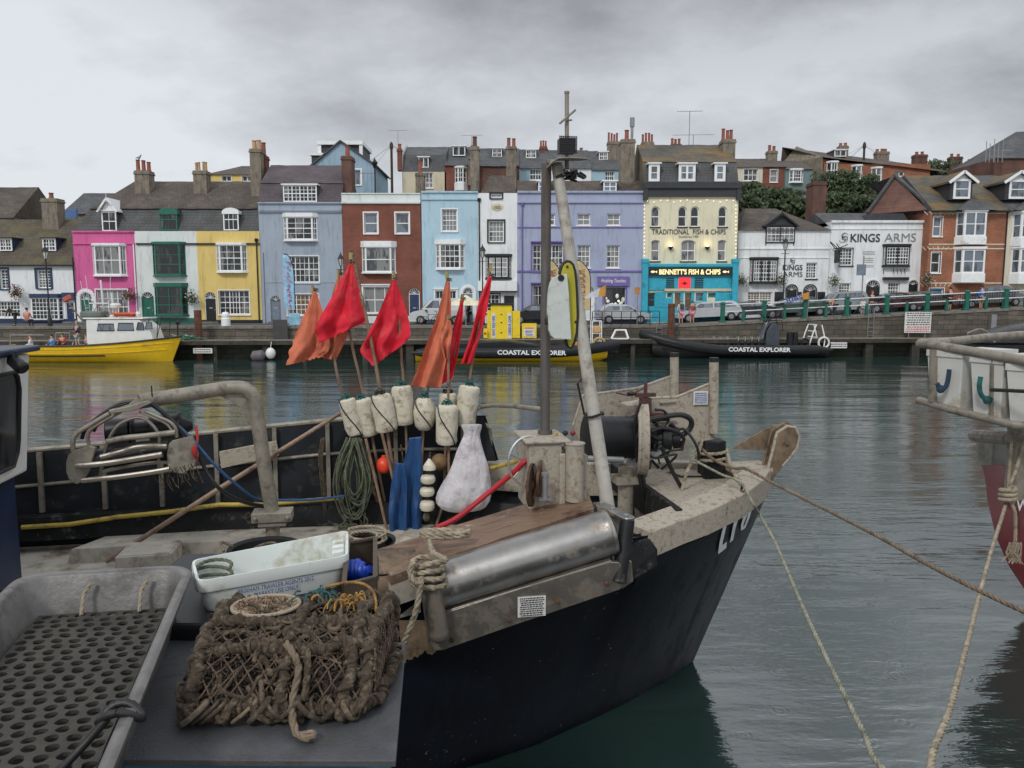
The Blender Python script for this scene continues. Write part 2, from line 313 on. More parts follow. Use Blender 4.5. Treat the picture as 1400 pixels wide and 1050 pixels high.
# ------------------------------------------------------------------ camera, sky, light
cd = bpy.data.cameras.new('camera'); cam = bpy.data.objects.new('camera', cd); COL.objects.link(cam)
cam.location = CAM; cam.rotation_euler = (math.pi/2-PITCH, 0, 0); cd.sensor_width = 36; cd.lens = 27; cd.clip_start = .05; cd.clip_end = 4000; S.camera = cam
S.view_settings.view_transform = 'Standard'; S.view_settings.look = 'None'; S.view_settings.exposure = 0
w = bpy.data.worlds.new('World'); S.world = w; w.use_nodes = True; nt = w.node_tree; L = nt.links
bg = nt.nodes['Background']
sky = N(nt, 'ShaderNodeTexSky', sky_type='NISHITA', sun_disc=False); sky.sun_elevation = R(42); sky.sun_rotation = R(208)
skyd = N(nt, 'ShaderNodeVectorMath', operation='SCALE'); skyd.inputs[3].default_value = .09; L.new(sky.outputs[0], skyd.inputs[0])
tc = nt.nodes.new('ShaderNodeTexCoord')
sx = N(nt, 'ShaderNodeSeparateXYZ'); L.new(tc.outputs['Generated'], sx.inputs[0])
# cloud layer: project the view direction on a high plane so that the clouds flatten towards the horizon
zc = N(nt, 'ShaderNodeMath', operation='MAXIMUM'); zc.inputs[1].default_value = .0; L.new(sx.outputs[2], zc.inputs[0])
za = N(nt, 'ShaderNodeMath', operation='ADD'); za.inputs[1].default_value = .40; L.new(zc.outputs[0], za.inputs[0])
vd = N(nt, 'ShaderNodeVectorMath', operation='DIVIDE'); cz = N(nt, 'ShaderNodeCombineXYZ'); [L.new(za.outputs[0], cz.inputs[i]) for i in range(3)]
L.new(tc.outputs['Generated'], vd.inputs[0]); L.new(cz.outputs[0], vd.inputs[1])
mp = N(nt, 'ShaderNodeMapping'); mp.inputs['Location'].default_value = (3.1, .4, 0); mp.inputs['Scale'].default_value = (1.15, 1.4, .8); L.new(vd.outputs[0], mp.inputs[0])
n1 = noise(nt, mp.outputs[0], 1.15, 7, .50); n2 = noise(nt, mp.outputs[0], 2.6, 9, .62)
ad = N(nt, 'ShaderNodeMath', operation='MULTIPLY_ADD'); ad.inputs[1].default_value = .42; L.new(n2, ad.inputs[0]); L.new(n1, ad.inputs[2])
cl = ramp(nt, ad.outputs[0], .56, .84)
elev = ramp(nt, sx.outputs[2], .15, .34)                       # clouds darker overhead, paler towards the horizon
cm = N(nt, 'ShaderNodeMath', operation='MULTIPLY_ADD'); L.new(cl, cm.inputs[0]); cm.inputs[1].default_value = .58
em = N(nt, 'ShaderNodeMath', operation='MULTIPLY'); em.inputs[1].default_value = .42; L.new(elev, em.inputs[0]); L.new(em.outputs[0], cm.inputs[2])
# a brighter break in the cloud low to the left of the harbour
dt = N(nt, 'ShaderNodeVectorMath', operation='DOT_PRODUCT'); L.new(tc.outputs['Generated'], dt.inputs[0]); dt.inputs[1].default_value = V((-.60, .78, .17)).normalized()
brk = ramp(nt, dt.outputs['Value'], .90, 1.0, 0, .36)
cs = N(nt, 'ShaderNodeMath', operation='SUBTRACT'); cs.use_clamp = True; L.new(cm.outputs[0], cs.inputs[0]); L.new(brk, cs.inputs[1])
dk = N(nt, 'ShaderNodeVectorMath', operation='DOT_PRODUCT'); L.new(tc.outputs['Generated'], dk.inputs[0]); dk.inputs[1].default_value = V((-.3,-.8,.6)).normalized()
back_ = ramp(nt, dk.outputs['Value'], .1, .95, 1.0, 1.4)          # gain added to the unseen sky behind the camera, to light the facades
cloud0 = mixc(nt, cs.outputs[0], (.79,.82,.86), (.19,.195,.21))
bc = N(nt, 'ShaderNodeCombineColor'); ovh = ramp(nt, sx.outputs[2], .35, .6, 1.0, 2.3); bo_ = N(nt, 'ShaderNodeMath', operation='MULTIPLY'); L.new(back_, bo_.inputs[0]); L.new(ovh, bo_.inputs[1]); [L.new(bo_.outputs[0], bc.inputs[i]) for i in range(3)]  # overhead gain: sky above the frame brightened for the water
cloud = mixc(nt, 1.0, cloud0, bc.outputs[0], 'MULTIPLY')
col = mixc(nt, .93, (0,0,0), cloud)
nt.links.new(skyd.outputs[0], col.node.inputs[6])
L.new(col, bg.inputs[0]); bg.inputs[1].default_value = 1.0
sd = bpy.data.lights.new('sun', 'SUN'); sd.energy = 1.5; sd.angle = R(10); sd.color = (1, .97, .92)
so = bpy.data.objects.new('sun', sd); COL.objects.link(so); so.rotation_euler = (R(48), 0, R(-28)); so.location = (0,0,60)
# ------------------------------------------------------------------ water
m, nt, bs = nodes('harbour_water'); L = nt.links
v = objvec(nt); n0 = noise(nt, v, .05, 3)
L.new(mixc(nt, ramp(nt, n0, .35, .65), (.012,.032,.027), (.024,.044,.040)), bs.inputs['Base Color'])
bs.inputs['Roughness'].default_value = .085; bs.inputs['IOR'].default_value = 2.7; bs.inputs['Specular IOR Level'].default_value = .5
def mapd(sc, rot):
    t = nt.nodes.new('ShaderNodeTexCoord'); q = nt.nodes.new('ShaderNodeMapping'); q.inputs['Scale'].default_value = sc; q.inputs['Rotation'].default_value = (0,0,R(rot)); L.new(t.outputs['Object'], q.inputs[0]); return q.outputs[0]
b0 = noise(nt, mapd((.22,1.0,1), 12), .62, 4, .5); b1 = noise(nt, mapd((.45,1.6,1), -14), 1.7, 4, .55); b2 = noise(nt, mapd((.8,1.3,1), 20), 9, 3, .6)
patch = ramp(nt, noise(nt, mapd((.3,.8,1), 5), .22, 3), .35, .65, .25, 1.0)
pr = bumpn(nt, bs, b0, .6, .14)
h1 = N(nt, 'ShaderNodeMath', operation='MULTIPLY'); L.new(b1, h1.inputs[0]); L.new(patch, h1.inputs[1]); pr = bumpn(nt, bs, h1.outputs[0], .5, .05, pr)
h2 = N(nt, 'ShaderNodeMath', operation='MULTIPLY'); L.new(b2, h2.inputs[0]); L.new(patch, h2.inputs[1]); pr = bumpn(nt, bs, h2.outputs[0], .5, .008, pr)
# rain rings
vo = N(nt, 'ShaderNodeTexVoronoi', i_Scale=1.1, i_Randomness=1.0); vo.voronoi_dimensions = '2D'; L.new(objvec(nt), vo.inputs['Vector'])
sn = N(nt, 'ShaderNodeMath', operation='MULTIPLY'); sn.inputs[1].default_value = 95; L.new(vo.outputs['Distance'], sn.inputs[0])
s2 = N(nt, 'ShaderNodeMath', operation='SINE'); L.new(sn.outputs[0], s2.inputs[0])
fa = ramp(nt, vo.outputs['Distance'], .05, .17, 1, 0); s3 = N(nt, 'ShaderNodeMath', operation='MULTIPLY'); L.new(s2.outputs[0], s3.inputs[0]); L.new(fa, s3.inputs[1])
bumpn(nt, bs, s3.outputs[0], .2, .003, pr)
WATER = m
g = MB(); g.quad((-900,-60,0),(900,-60,0),(900,900,0),(-900,900,0)); tag(g.build('water', WATER, origin=(0,0,0)), kind='structure')
# ------------------------------------------------------------------ far quay
def qy(x): return 53.6+max(-40, min(60, x))*.055              # face of the far quay wall
def gz(x): return 2.12+max(0, x-11)*.047                      # promenade level, climbing to the right
XS = [-120, -60, -40, -20, 0, 11, 20, 30, 40, 60, 140]
g = MB()
for a, b in zip(XS, XS[1:]):
    g.quad((a,qy(a)+.45,gz(a)),(b,qy(b)+.45,gz(b)),(b,qy(b)+2.6,gz(b)),(a,qy(a)+2.6,gz(a)))
tag(g.build('pavement', PAVE, smooth=0), kind='structure')
g = MB()
for a, b in zip(XS, XS[1:]):
    g.quad((a,qy(a)+2.6,gz(a)-.004),(b,qy(b)+2.6,gz(b)-.004),(b,qy(b)+12,gz(b)-.004),(a,qy(a)+12,gz(a)-.004))
tag(g.build('road', TAR, smooth=0), kind='structure')
# rising town hill behind
def hz(x, y):
    base = gz(x)-.3
    k = max(0, min(1, (y-70)/40)); k = k*k*(3-2*k)
    top = 15.5 + (3.0 if x > 20 else 0)*min(1, max(0, (x-20)/15)) - max(0, -x-30)*.16
    return base + k*(max(4, top)-base) + mnoise.noise(V((x*.06, y*.06, 0)))*.6*k
g = MB(); nx, ny = 60, 24; vs = []; xs = [-260+520*i/nx for i in range(nx+1)]; ys = [64.5+ (j/ny)**1.6*340 for j in range(ny+1)]
rows = [[V((x, y, hz(x, y))) for x in xs] for y in ys]; g.loft(rows)
tag(g.build('hillside', GRASSH, smooth=60), kind='structure')
g = MB()                                                       # masonry wall with coping and buttresses
for a, b in zip(XS, XS[1:]):
    ya, yb = qy(a), qy(b)
    for (o0, o1, z0, dz) in ((0, .45, None, 0),):
        g.add([(a,ya,-1.5),(b,yb,-1.5),(b,yb,gz(b)-.12),(a,ya,gz(a)-.12)], [(0,1,2,3)], 0)
    g.add([(a,ya-.06,gz(a)-.12),(b,yb-.06,gz(b)-.12),(b,yb-.06,gz(b)+.06),(a,ya-.06,gz(a)+.06),(a,ya+.46,gz(a)+.06),(b,yb+.46,gz(b)+.06),(b,yb+.46,gz(b)-.15),(a,ya+.46,gz(a)-.15)],
          [(0,1,2,3),(3,2,5,4),(4,5,6,7),(1,0,7,6)], 1)
wallo = g.build('quay_wall', [STONE, CONC], smooth=0); tag(wallo, 'long grey stone quay wall below the row of houses across the water', 'wall')
# landing stage in front of the wall
lst = thing('landing_stage', 'low timber and concrete landing stage running along the foot of the far quay wall', 'landing stage', (0, 52.5, 0))
g = MB(); h = MB(); f = MB(); sgn = MB()
for a, b in zip(XS[1:], XS[2:-1]):
    ya, yb = qy(a), qy(b)
    g.prism([(a,ya-1.6,1.12),(b,yb-1.6,1.12),(b,yb-.02,1.12),(a,ya-.02,1.12)], (0,0,.16))
    f.add([(a,ya-.5,-1),(b,yb-.5,-1),(b,yb-.5,1.119),(a,ya-.5,1.119)], [(0,1,2,3)])
g.build('deck', TIMB_L, lst); f.build('underwall', STONE_L, lst, smooth=0)
rp = random.Random(3)
for i in range(34):
    x = -52+i*3.2+rp.uniform(-.7,.7); y = qy(x)-1.5; wd = rp.uniform(.1,.28); h.box(x-wd, x+wd, y, y+.4, -1.2, 1.1)
h.build('pile', TIMB, lst); tag(bpy.data.objects['pile'], kind='stuff')
g = MB(); 
for a, b in zip(XS[1:], XS[2:-1]): g.bar((a, qy(a)-1.62, 1.12), (b, qy(b)-1.62, 1.12), .12, .26)
g.build('fender_beam', TIMB, lst)
# ------------------------------------------------------------------ near quay where the photographer stands
g = MB()
g.poly([(-14,-12,2.1),(14,-12,2.1),(14,3.0,2.1),(-.85,3.0,2.1),(-.85,4.3,2.1),(-14,4.3,2.1)])
g.poly([(-14,4.3,2.1),(-.85,4.3,2.1),(-.85,4.3,-2),(-14,4.3,-2)]); g.poly([(-.85,4.3,2.1),(-.85,3.0,2.1),(-.85,3.0,-2),(-.85,4.3,-2)]); g.poly([(-.85,3,2.1),(14,3,2.1),(14,3,-2),(-.85,3,-2)])
tag(g.build('quay', CONC, smooth=0), kind='structure')
# ------------------------------------------------------------------ buildings
def panel(fr, gl, A, B, z0, z1, lights=1, cols=3, rows=4, fw=.09, bw=.035, dep=.07, split=True, arch=False, off=0.0, lw=None, bm_=None):
    """window in the vertical plane through plan points A,B: frame, mullions, glazing bars, sash rail, pane"""
    A = V((A[0], A[1], 0)); B = V((B[0], B[1], 0)); W = (B-A).length; u = (B-A)/W; n = V((u.y, -u.x, 0)); H = z1-z0
    A = A+n*off
    def rect(a, b, c, d, t, o=0):
        c0 = A+u*(a+b)/2+n*(o-t/2)+V((0,0,(c+d)/2)); fr.obox(c0, u*(b-a)/2, n*t/2, V((0,0,(d-c)/2)))
    zs_ = z1-(W/2*arch if arch else 0)
    rect(0, fw, z0, zs_, dep); rect(W-fw, W, z0, zs_, dep); rect(fw, W-fw, z0, z0+fw, dep)
    if bm_ is not None:
        keep = fr.mi; fr.mi = bm_; ib = .045
        rect(fw, fw+ib, z0+fw, z1-fw, .04, -.018); rect(W-fw-ib, W-fw, z0+fw, z1-fw, .04, -.018); rect(fw+ib, W-fw-ib, z0+fw, z0+fw+ib, .04, -.018); rect(fw+ib, W-fw-ib, z1-fw-ib, z1-fw, .04, -.018); fr.mi = keep
    if arch:
        r = W/2; k = 8
        zc = z1-r*arch
        for i in range(k):
            t0 = math.pi*i/k; t1 = math.pi*(i+1)/k
            P = lambda t, rr: A+u*(W/2-math.cos(t)*rr)+V((0,0,zc+math.sin(t)*rr*arch))
            q = [P(t0, r), P(t1, r), P(t1, r-fw*1.2), P(t0, r-fw*1.2)]
            fr.prism(q, -n*dep)
    else: rect(fw, W-fw, z1-fw, z1, dep)
    ws = lw or [1]*lights; tot = sum(ws); pos = fw; IW = W-2*fw
    for i, wl in enumerate(ws):
        a = pos; b = pos+IW*wl/tot; pos = b
        if i: rect(a-fw*.4, a+fw*.4, z0+fw, z1-fw, dep)
        c = cols[i] if isinstance(cols, (list, tuple)) else cols
        if bm_ is not None: keep = fr.mi; fr.mi = bm_
        for j in range(1, c): rect(a+(b-a)*j/c-bw/2, a+(b-a)*j/c+bw/2, z0+fw, z1-fw*(.3 if arch else 1), bw*.8, -.02)
        if bm_ is not None: fr.mi = keep
    if bm_ is not None: fr.mi = bm_
    for j in range(1, rows):
        t = bw*(2.0 if (split and j == rows//2) else 1); zz = z0+fw+(H-2*fw)*j/rows; rect(fw, W-fw, zz-t/2, zz+t/2, bw*.8, -.022)
    if bm_ is not None: fr.mi = 0
    q = [A+n*(-.05), A+u*W+n*(-.05)]
    if arch:
        k = 10; gl.poly([q[0]+V((0,0,z0+.01)), q[1]+V((0,0,z0+.01))]+[A+n*(-.05)+u*(W/2+math.cos(math.pi*i/k)*W/2)+V((0,0,zs_+math.sin(math.pi*i/k)*W/2*arch-.005)) for i in range(k+1)]); return
    gl.quad(q[0]+V((0,0,z0+.01)), q[1]+V((0,0,z0+.01)), q[1]+V((0,0,z1-.01)), q[0]+V((0,0,z1-.01)))
class House:
    def __init__(s, name, label, cat, px0, px1, py0, py1, Y, wall, group=None, depth=7.5, zb=None):
        s.Y = Y; s.pm = (py0+py1)/2; s.x0 = at_y(px0, s.pm, Y).x; s.x1 = at_y(px1, s.pm, Y).x
        s.z1 = at_y(700, py0, Y).z; s.z0 = at_y(700, py1, Y).z if zb is None else zb; s.D = depth; s.wall = wall
        s.root = thing(name, label, cat, ((s.x0+s.x1)/2, Y, s.z0), group); s.holes = []; s.extra = MB()
    def X(s, px, py=None): return at_y(px, s.pm if py is None else py, s.Y).x
    def Z(s, py): return at_y(700, py, s.Y).z
    def rc(s, px0, py0, px1, py1):
        pc = (py0+py1)/2; return s.X(px0, pc), s.X(px1, pc), s.Z(py1), s.Z(py0)
    def win(s, px0, py0, px1, py1, lights=1, cols=3, rows=4, fm=None, gl=None, arch=0, sill=True, sur=0, surm=None, fw=.08, rec=.14, lw=None, hood=0, name='window', split=True):
        x0, x1, z0, z1 = s.rc(px0, py0, px1, py1); s.holes.append((x0, x1, z0, z1)); fr = MB(); g = MB(); fm = fm or WHT
        panel(fr, g, (x0, s.Y+rec), (x1, s.Y+rec), z0, z1, lights, cols, rows, fw, arch=arch, lw=lw, split=split)
        if sur:
            for (a, b, c, d) in ((x0-sur, x0, z0-sur*.3, z1+sur), (x1, x1+sur, z0-sur*.3, z1+sur), (x0, x1, z1, z1+sur)): fr.box(a, b, s.Y-.03, s.Y+.02, c, d, 1)
        if hood: fr.box(x0-.15, x1+.15, s.Y-hood, s.Y+.01, z1+sur+.002, z1+sur+.09, 1)
        if sill: fr.box(x0-.08, x1+.08, s.Y-.09, s.Y+rec-.05, z0-.09, z0-.003, 1)
        o = fr.build(name, [fm, surm or fm], s.root, smooth=0); g.build('pane', gl or GL, o, smooth=0)
        if arch:
            r = (x1-x0)/2; k = 8; xc = (x0+x1)/2; zc = z1-r*arch; pts = [(xc-math.cos(math.pi*i/k)*r, zc+math.sin(math.pi*i/k)*r*arch) for i in range(k+1)]
            for i in range(k):
                (a, za), (b, zb) = pts[i], pts[i+1]
                s.extra.quad((a,s.Y,za),(b,s.Y,zb),(b,s.Y,z1+.001),(a,s.Y,z1+.001)); s.extra.quad((b,s.Y,zb),(a,s.Y,za),(a,s.Y+.12,za),(b,s.Y+.12,zb))
        return o
    def bay(s, px0, py0, px1, py1, proj=.4, ins=.32, cols=(2,3,2), rows=4, fm=None, gl=None, head=.18, base=.12, lights=1, name='bay_window', bm=None, fw=.09, side_cols=2):
        x0, x1, z0, z1 = s.rc(px0, py0, px1, py1); fr = MB(); g = MB(); fm = fm or WHT; Y = s.Y
        P = [(x0, Y-.002), (x0+ins, Y-proj), (x1-ins, Y-proj), (x1, Y-.002)]
        for z, h, e in ((z0-base, base, .07), (z1, head, .09)):
            Q = [(x0-e, Y-.002), (x0+ins-e*.6, Y-proj-e), (x1-ins+e*.6, Y-proj-e), (x1+e, Y-.002)]
            fr.prism([(a, b, z) for a, b in Q], (0,0,h), 1)
        b_ = 2 if fm is BLK else None
        panel(fr, g, P[0], P[1], z0, z1, 1, cols[0], rows, fw*.8, bm_=b_); panel(fr, g, P[1], P[2], z0, z1, lights, cols[1], rows, fw, bm_=b_); panel(fr, g, P[2], P[3], z0, z1, 1, cols[2], rows, fw*.8, bm_=b_)
        o = fr.build(name, [fm, bm or fm, WHT], s.root, smooth=0); g.build('pane', gl or GL, o, smooth=0); return o
    def door(s, px0, py0, px1, py1, m, arch=0, fan=True, frame=None, step=True, knob=True, name='door'):
        x0, x1, z0, z1 = s.rc(px0, py0, px1, py1); z0 = max(z0, s.z0+.12); s.holes.append((x0, x1, z0, z1)); Y = s.Y+.12; d = MB(); W = x1-x0; fr = frame or m
        zt = z1-(W/2*(arch or .6)) if fan else z1-.02
        d.box(x0+.06, x1-.06, Y-.04, Y, z0, zt-.05, 0)
        for a in (0, 1):
            for (c, e) in ((.08, .42), (.5, .92)):
                xx = x0+.06+(W-.12)*(.1+.47*a); d.box(xx, xx+(W-.12)*.33, Y-.055, Y-.041, z0+(zt-z0)*c, z0+(zt-z0)*e, 0)
        d.box(x0, x0+.06, Y-.07, Y, z0, z1, 1); d.box(x1-.06, x1, Y-.07, Y, z0, z1, 1); d.box(x0+.06, x1-.06, Y-.07, Y, zt-.05, zt, 1)
        if step: d.box(x0-.15, x1+.15, s.Y-.3, s.Y-.01, s.z0, z0, 2)
        o = d.build(name, [m, fr, CONC], s.root, smooth=0)
        if fan:
            f = MB(); g = MB(); n = 6; xc = (x0+x1)/2; r = W/2
            for i in range(1, n): t = math.pi*i/n; f.bar((xc, Y-.03, zt), (xc-math.cos(t)*r*.95, Y-.03, zt+math.sin(t)*r*(arch or .6)*.95), .025, .025)
            f.tube([(xc-math.cos(math.pi*i/10)*r*.95, Y-.03, zt+math.sin(math.pi*i/10)*r*(arch or .6)*.95) for i in range(11)], .035, 6)
            g.quad((x0,Y-.01,zt),(x1,Y-.01,zt),(x1,Y-.01,z1),(x0,Y-.01,z1)); fo = f.build('fanlight', WHT, s.root, smooth=0); g.build('pane', GLD, fo, smooth=0)
        if knob: k = MB(); k.ball((x1-.16, Y-.07, z0+(zt-z0)*.48), .035, 8); k.box((x0+x1)/2-.12, (x0+x1)/2+.12, Y-.06, Y-.056, z0+1.02, z0+1.09); k.build('handle', ALU, o)
        if arch:
            k = 8; xc = (x0+x1)/2; r = W/2; zc = z1-r*arch; pts = [(xc-math.cos(math.pi*i/k)*r, zc+math.sin(math.pi*i/k)*r*arch) for i in range(k+1)]
            for i in range(k):
                (a, za), (b, zb) = pts[i], pts[i+1]; s.extra.quad((a,s.Y,za),(b,s.Y,zb),(b,s.Y,z1+.001),(a,s.Y,z1+.001)); s.extra.quad((b,s.Y,zb),(a,s.Y,za),(a,s.Y+.14,za),(b,s.Y+.14,zb))
        return o
    def arch_frame(s, px0, py0, px1, py1, m, w=.14, arch=1, name='door_surround'):
        x0, x1, z0, z1 = s.rc(px0, py0, px1, py1); g = MB(); r = (x1-x0)/2; xc = (x0+x1)/2; zc = z1-r*arch
        pts = [(x0, z0)]+[(xc-math.cos(math.pi*i/10)*r, zc+math.sin(math.pi*i/10)*r*arch) for i in range(11)]+[(x1, z0)]
        for (a, za), (b, zb) in zip(pts, pts[1:]): g.bar((a, s.Y-.03, za), (b, s.Y-.03, zb), w, .07, up=(0,1,0))
        return g.build(name, m, s.root)
    def band(s, py, h=.1, p=.07, m=None, px0=None, px1=None, name='string_course', z=None):
        x0 = s.x0 if px0 is None else s.X(px0, py); x1 = s.x1 if px1 is None else s.X(px1, py); zz = s.Z(py) if z is None else z
        g = MB(); g.box(x0+.004, x1-.004, s.Y-p, s.Y+.05, zz-h/2, zz+h/2); return g.build(name, m or s.wall, s.root, smooth=0)
    def build_wall(s):
        g = MB(); Y = s.Y; xs = sorted({s.x0, s.x1, *[h[0] for h in s.holes], *[h[1] for h in s.holes]}); zs = sorted({s.z0-1.2, s.z1, *[h[2] for h in s.holes], *[h[3] for h in s.holes]})
        xs = [x for x in xs if s.x0 <= x <= s.x1]; zs = [z for z in zs if s.z0-1.3 <= z <= s.z1]
        for a, b in zip(xs, xs[1:]):
            for c, d in zip(zs, zs[1:]):
                mx, mz = (a+b)/2, (c+d)/2
                if any(h[0] < mx < h[1] and h[2] < mz < h[3] for h in s.holes): continue
                g.quad((a,Y,c),(b,Y,c),(b,Y,d),(a,Y,d))
        for (a, b, c, d) in s.holes:
            e = Y+.22
            g.quad((a,Y,c),(a,Y,d),(a,e,d),(a,e,c)); g.quad((b,Y,d),(b,Y,c),(b,e,c),(b,e,d)); g.quad((a,Y,d),(b,Y,d),(b,e,d),(a,e,d)); g.quad((b,Y,c),(a,Y,c),(a,e,c),(b,e,c)); g.quad((a,e+.15,c),(b,e+.15,c),(b,e+.15,d),(a,e+.15,d), 1)
        x0, x1, z0, z1, D = s.x0, s.x1, s.z0-1.2, s.z1, s.D
        g.quad((x0,Y+D,z0),(x0,Y,z0),(x0,Y,z1),(x0,Y+D,z1)); g.quad((x1,Y,z0),(x1,Y+D,z0),(x1,Y+D,z1),(x1,Y,z1)); g.quad((x1,Y+D,z0),(x0,Y+D,z0),(x0,Y+D,z1),(x1,Y+D,z1)); g.quad((x0,Y,z1-.002),(x1,Y,z1-.002),(x1,Y+D,z1-.002),(x0,Y+D,z1-.002))
        for f in s.extra.f: g.add([s.extra.v[i] for i in f], [tuple(range(len(f)))], 0)
        return g.build('wall', [s.wall, MC['dark_glass']], s.root, smooth=0)
    def roof(s, prof, mats, x0=None, x1=None, hip=(0,0), name='roof', wob=True, zone=None):
        """prof: list of (dy, z); material index per strip = position"""
        x0 = s.x0 if x0 is None else x0; x1 = s.x1 if x1 is None else x1; g = MB(); zt = max(z for _, z in prof); zl = prof[0][1]
        def ins(z, i): return hip[i]*max(0, (z-zl)/(zt-zl))
        nx = 10
        for i in range(len(prof)-1):
            (d0, z0), (d1, z1) = prof[i], prof[i+1]; mi = min(i, len(mats)-1); rows = []
            for (dd, z) in ((d0, z0), (d1, z1)):
                a, b = x0+ins(z, 0), x1-ins(z, 1); rows.append([V((a+(b-a)*k/nx, s.Y+dd, z+(mnoise.noise(V((a+k*1.3, dd, 5)))*.05 if wob else 0))) for k in range(nx+1)])
            g.loft(rows, mi)
        for i, xx in ((0, x0), (1, x1)):
            pts = [((x0+ins(z, 0)) if i == 0 else (x1-ins(z, 1)), s.Y+dd, z) for dd, z in prof]; g.poly(pts, len(mats)-1)
        return g.build(name, mats, s.root, smooth=20)
    def chimney(s, px0, px1, py_top, py_bot, dy, m=None, pots=2, pm=None, ph=.5, dep=.9, cap=True, name='chimney', face=None):
        Y = s.Y+dy; pc = (py_top+py_bot)/2; x0 = at_y(px0, pc, Y).x; x1 = at_y(px1, pc, Y).x; z1 = at_y(700, py_top, Y).z; z0 = at_y(700, py_bot, Y).z-.6; g = MB(); m = m or CHIM
        g.box(x0, x1, Y, Y+dep, z0, z1-.3)
        e = .06
        g.box(x0-e, x1+e, Y-e, Y+dep+e, z1-.3, z1-.16); g.box(x0-e*.3, x1+e*.3, Y-e*.3, Y+dep+e*.3, z1-.16, z1)
        o = g.build(name, m, s.root, smooth=0, bevel=.02)
        for i in range(pots):
            q = MB(); r = min(.2, (x1-x0)/max(1, pots)*.46); cx = x0+(x1-x0)*(i+.5)/pots; hh = ph*random.uniform(.85, 1.15)
            q.lathe((cx, Y+dep*random.uniform(.3, .7), z1), [(r*1.15,0),(r*1.1,.06),(r*.9,.12),(r*.8,hh-.08),(r,hh-.05),(r*.95,hh),(r*.6,hh),(r*.6,hh-.1)], 10); q.build('chimney_pot', pm or POT_R, o)
        return o
    def dormer(s, px0, py0, px1, py1, dy=.05, kind='flat', lights=1, cols=2, rows=2, fm=None, cheek=None, depth=2.2, gl=None, head=0, rm=None, fw=.09, name='dormer'):
        Y = s.Y+dy; pc = (py0+py1)/2; x0 = at_y(px0, pc, Y).x; x1 = at_y(px1, pc, Y).x; z0 = at_y(700, py1, Y).z; z1 = at_y(700, py0, Y).z; b = MB(); fr = MB(); g = MB(); fm = fm or WHT; W = x1-x0
        panel(fr, g, (x0, Y), (x1, Y), z0, z1, lights, cols, rows, fw, arch=.5 if kind == 'arch' else 0, bm_=2 if fm is BLK else None)
        b.box(x0+.01, x0+.09, Y+.08, Y+depth, z0-.2, z1, 0); b.box(x1-.09, x1-.01, Y+.08, Y+depth, z0-.2, z1, 0); b.box(x0+.09, x1-.09, Y+.3, Y+.4, z0-.1, z1, 0)
        if kind == 'flat': b.box(x0-.12, x1+.12, Y-.12, Y+depth, z1+.002, z1+.1, 1)
        elif kind == 'arch':
            pts = [(x0+W/2-math.cos(math.pi*i/10)*(W/2+.06), Y-.06, z1-W*.25+.02+math.sin(math.pi*i/10)*W*.28) for i in range(11)]; pts = [(x0-.06, Y-.06, z1-W*.25-.12)]+pts+[(x1+.06, Y-.06, z1-W*.25-.12)]
            b.prism(pts, (0, depth, 0), 1)
            for i in range(1, 11): pass
        else:
            hh = at_y(700, head, Y).z; xc = (x0+x1)/2
            for sg, xa in ((-1, x0-.18), (1, x1+.18)):
                b.prism([(xa, Y-.22, z1-.05), (xc, Y-.22, hh), (xc, Y-.22, hh+.1), (xa, Y-.22, z1+.05)], (0, depth, 0), 1)
            b.prism([(x0-.02, Y+.02, z1), (x1+.02, Y+.02, z1), (xc, Y+.02, hh-.02)], (0, .08, 0), 2 if fm is not BLK else 1)
            fr.bar((x0-.2, Y-.24, z1-.06), (xc, Y-.24, hh+.05), .05, .13); fr.bar((x1+.2, Y-.24, z1-.06), (xc, Y-.24, hh+.05), .05, .13)
            fr.tube([(xc, Y-.24, hh-.25), (xc, Y-.24, hh+.45)], [.04, .012], 6); fr.box(x0, x1, Y-.1, Y, z1+.02, z1+.1)
        if 0:   # solid spandrel so that the flat pane reads as arched
            k = 8; xc = (x0+x1)/2; r = W/2; zc = z1-r*.5; pts = [(xc-math.cos(math.pi*i/k)*r, zc+math.sin(math.pi*i/k)*r*.5) for i in range(k+1)]
            for (a, za), (c, zb) in zip(pts, pts[1:]): fr.quad((a,Y-.075,za),(c,Y-.075,zb),(c,Y-.075,z1+.02),(a,Y-.075,z1+.02), 0)
        o = b.build(name, [cheek or SL_HANG, rm or fm, fm], s.root, smooth=0); o2 = fr.build('window', [fm, fm, WHT], o, smooth=0); 
        q = g; c = q.build('pane', gl or GL, o, smooth=0); return o
    def parapet(s, h, m=None, dz=0):
        g = MB(); g.box(s.x0+.002, s.x1-.002, s.Y+.02, s.Y+.3, s.z1+dz, s.z1+dz+h); g.box(s.x0+.002, s.x1-.002, s.Y-.06, s.Y+.36, s.z1+dz+h, s.z1+dz+h+.08); return g.build('parapet', m or s.wall, s.root, smooth=0)
    def pipe(s, px, py0, py1, m=None, hop=True, name='drainpipe'):
        x = s.X(px, (py0+py1)/2); g = MB(); g.tube([(x, s.Y-.08, s.Z(py0)), (x, s.Y-.08, s.Z(py1))], .05, 8)
        if hop: g.lathe((x, s.Y-.08, s.Z(py0)-.1), [(.06,0),(.14,.15),(.14,.3),(.1,.32)], 8)
        return g.build(name, m or IRON, s.root)
    def sign(s, txt, px0, py0, px1, py1, m=None, board=None, bold=0.0, p=.03, name='lettering', **k):
        x0, x1, z0, z1 = s.rc(px0, py0, px1, py1); g = MB(); textmesh(g, txt, ((x0+x1)/2, s.Y-p, (z0+z1)/2), (x1-x0,0,0), (0,0,z1-z0), .02, bold, **k); return g.build(name, m or TEXTD, s.root, smooth=0)
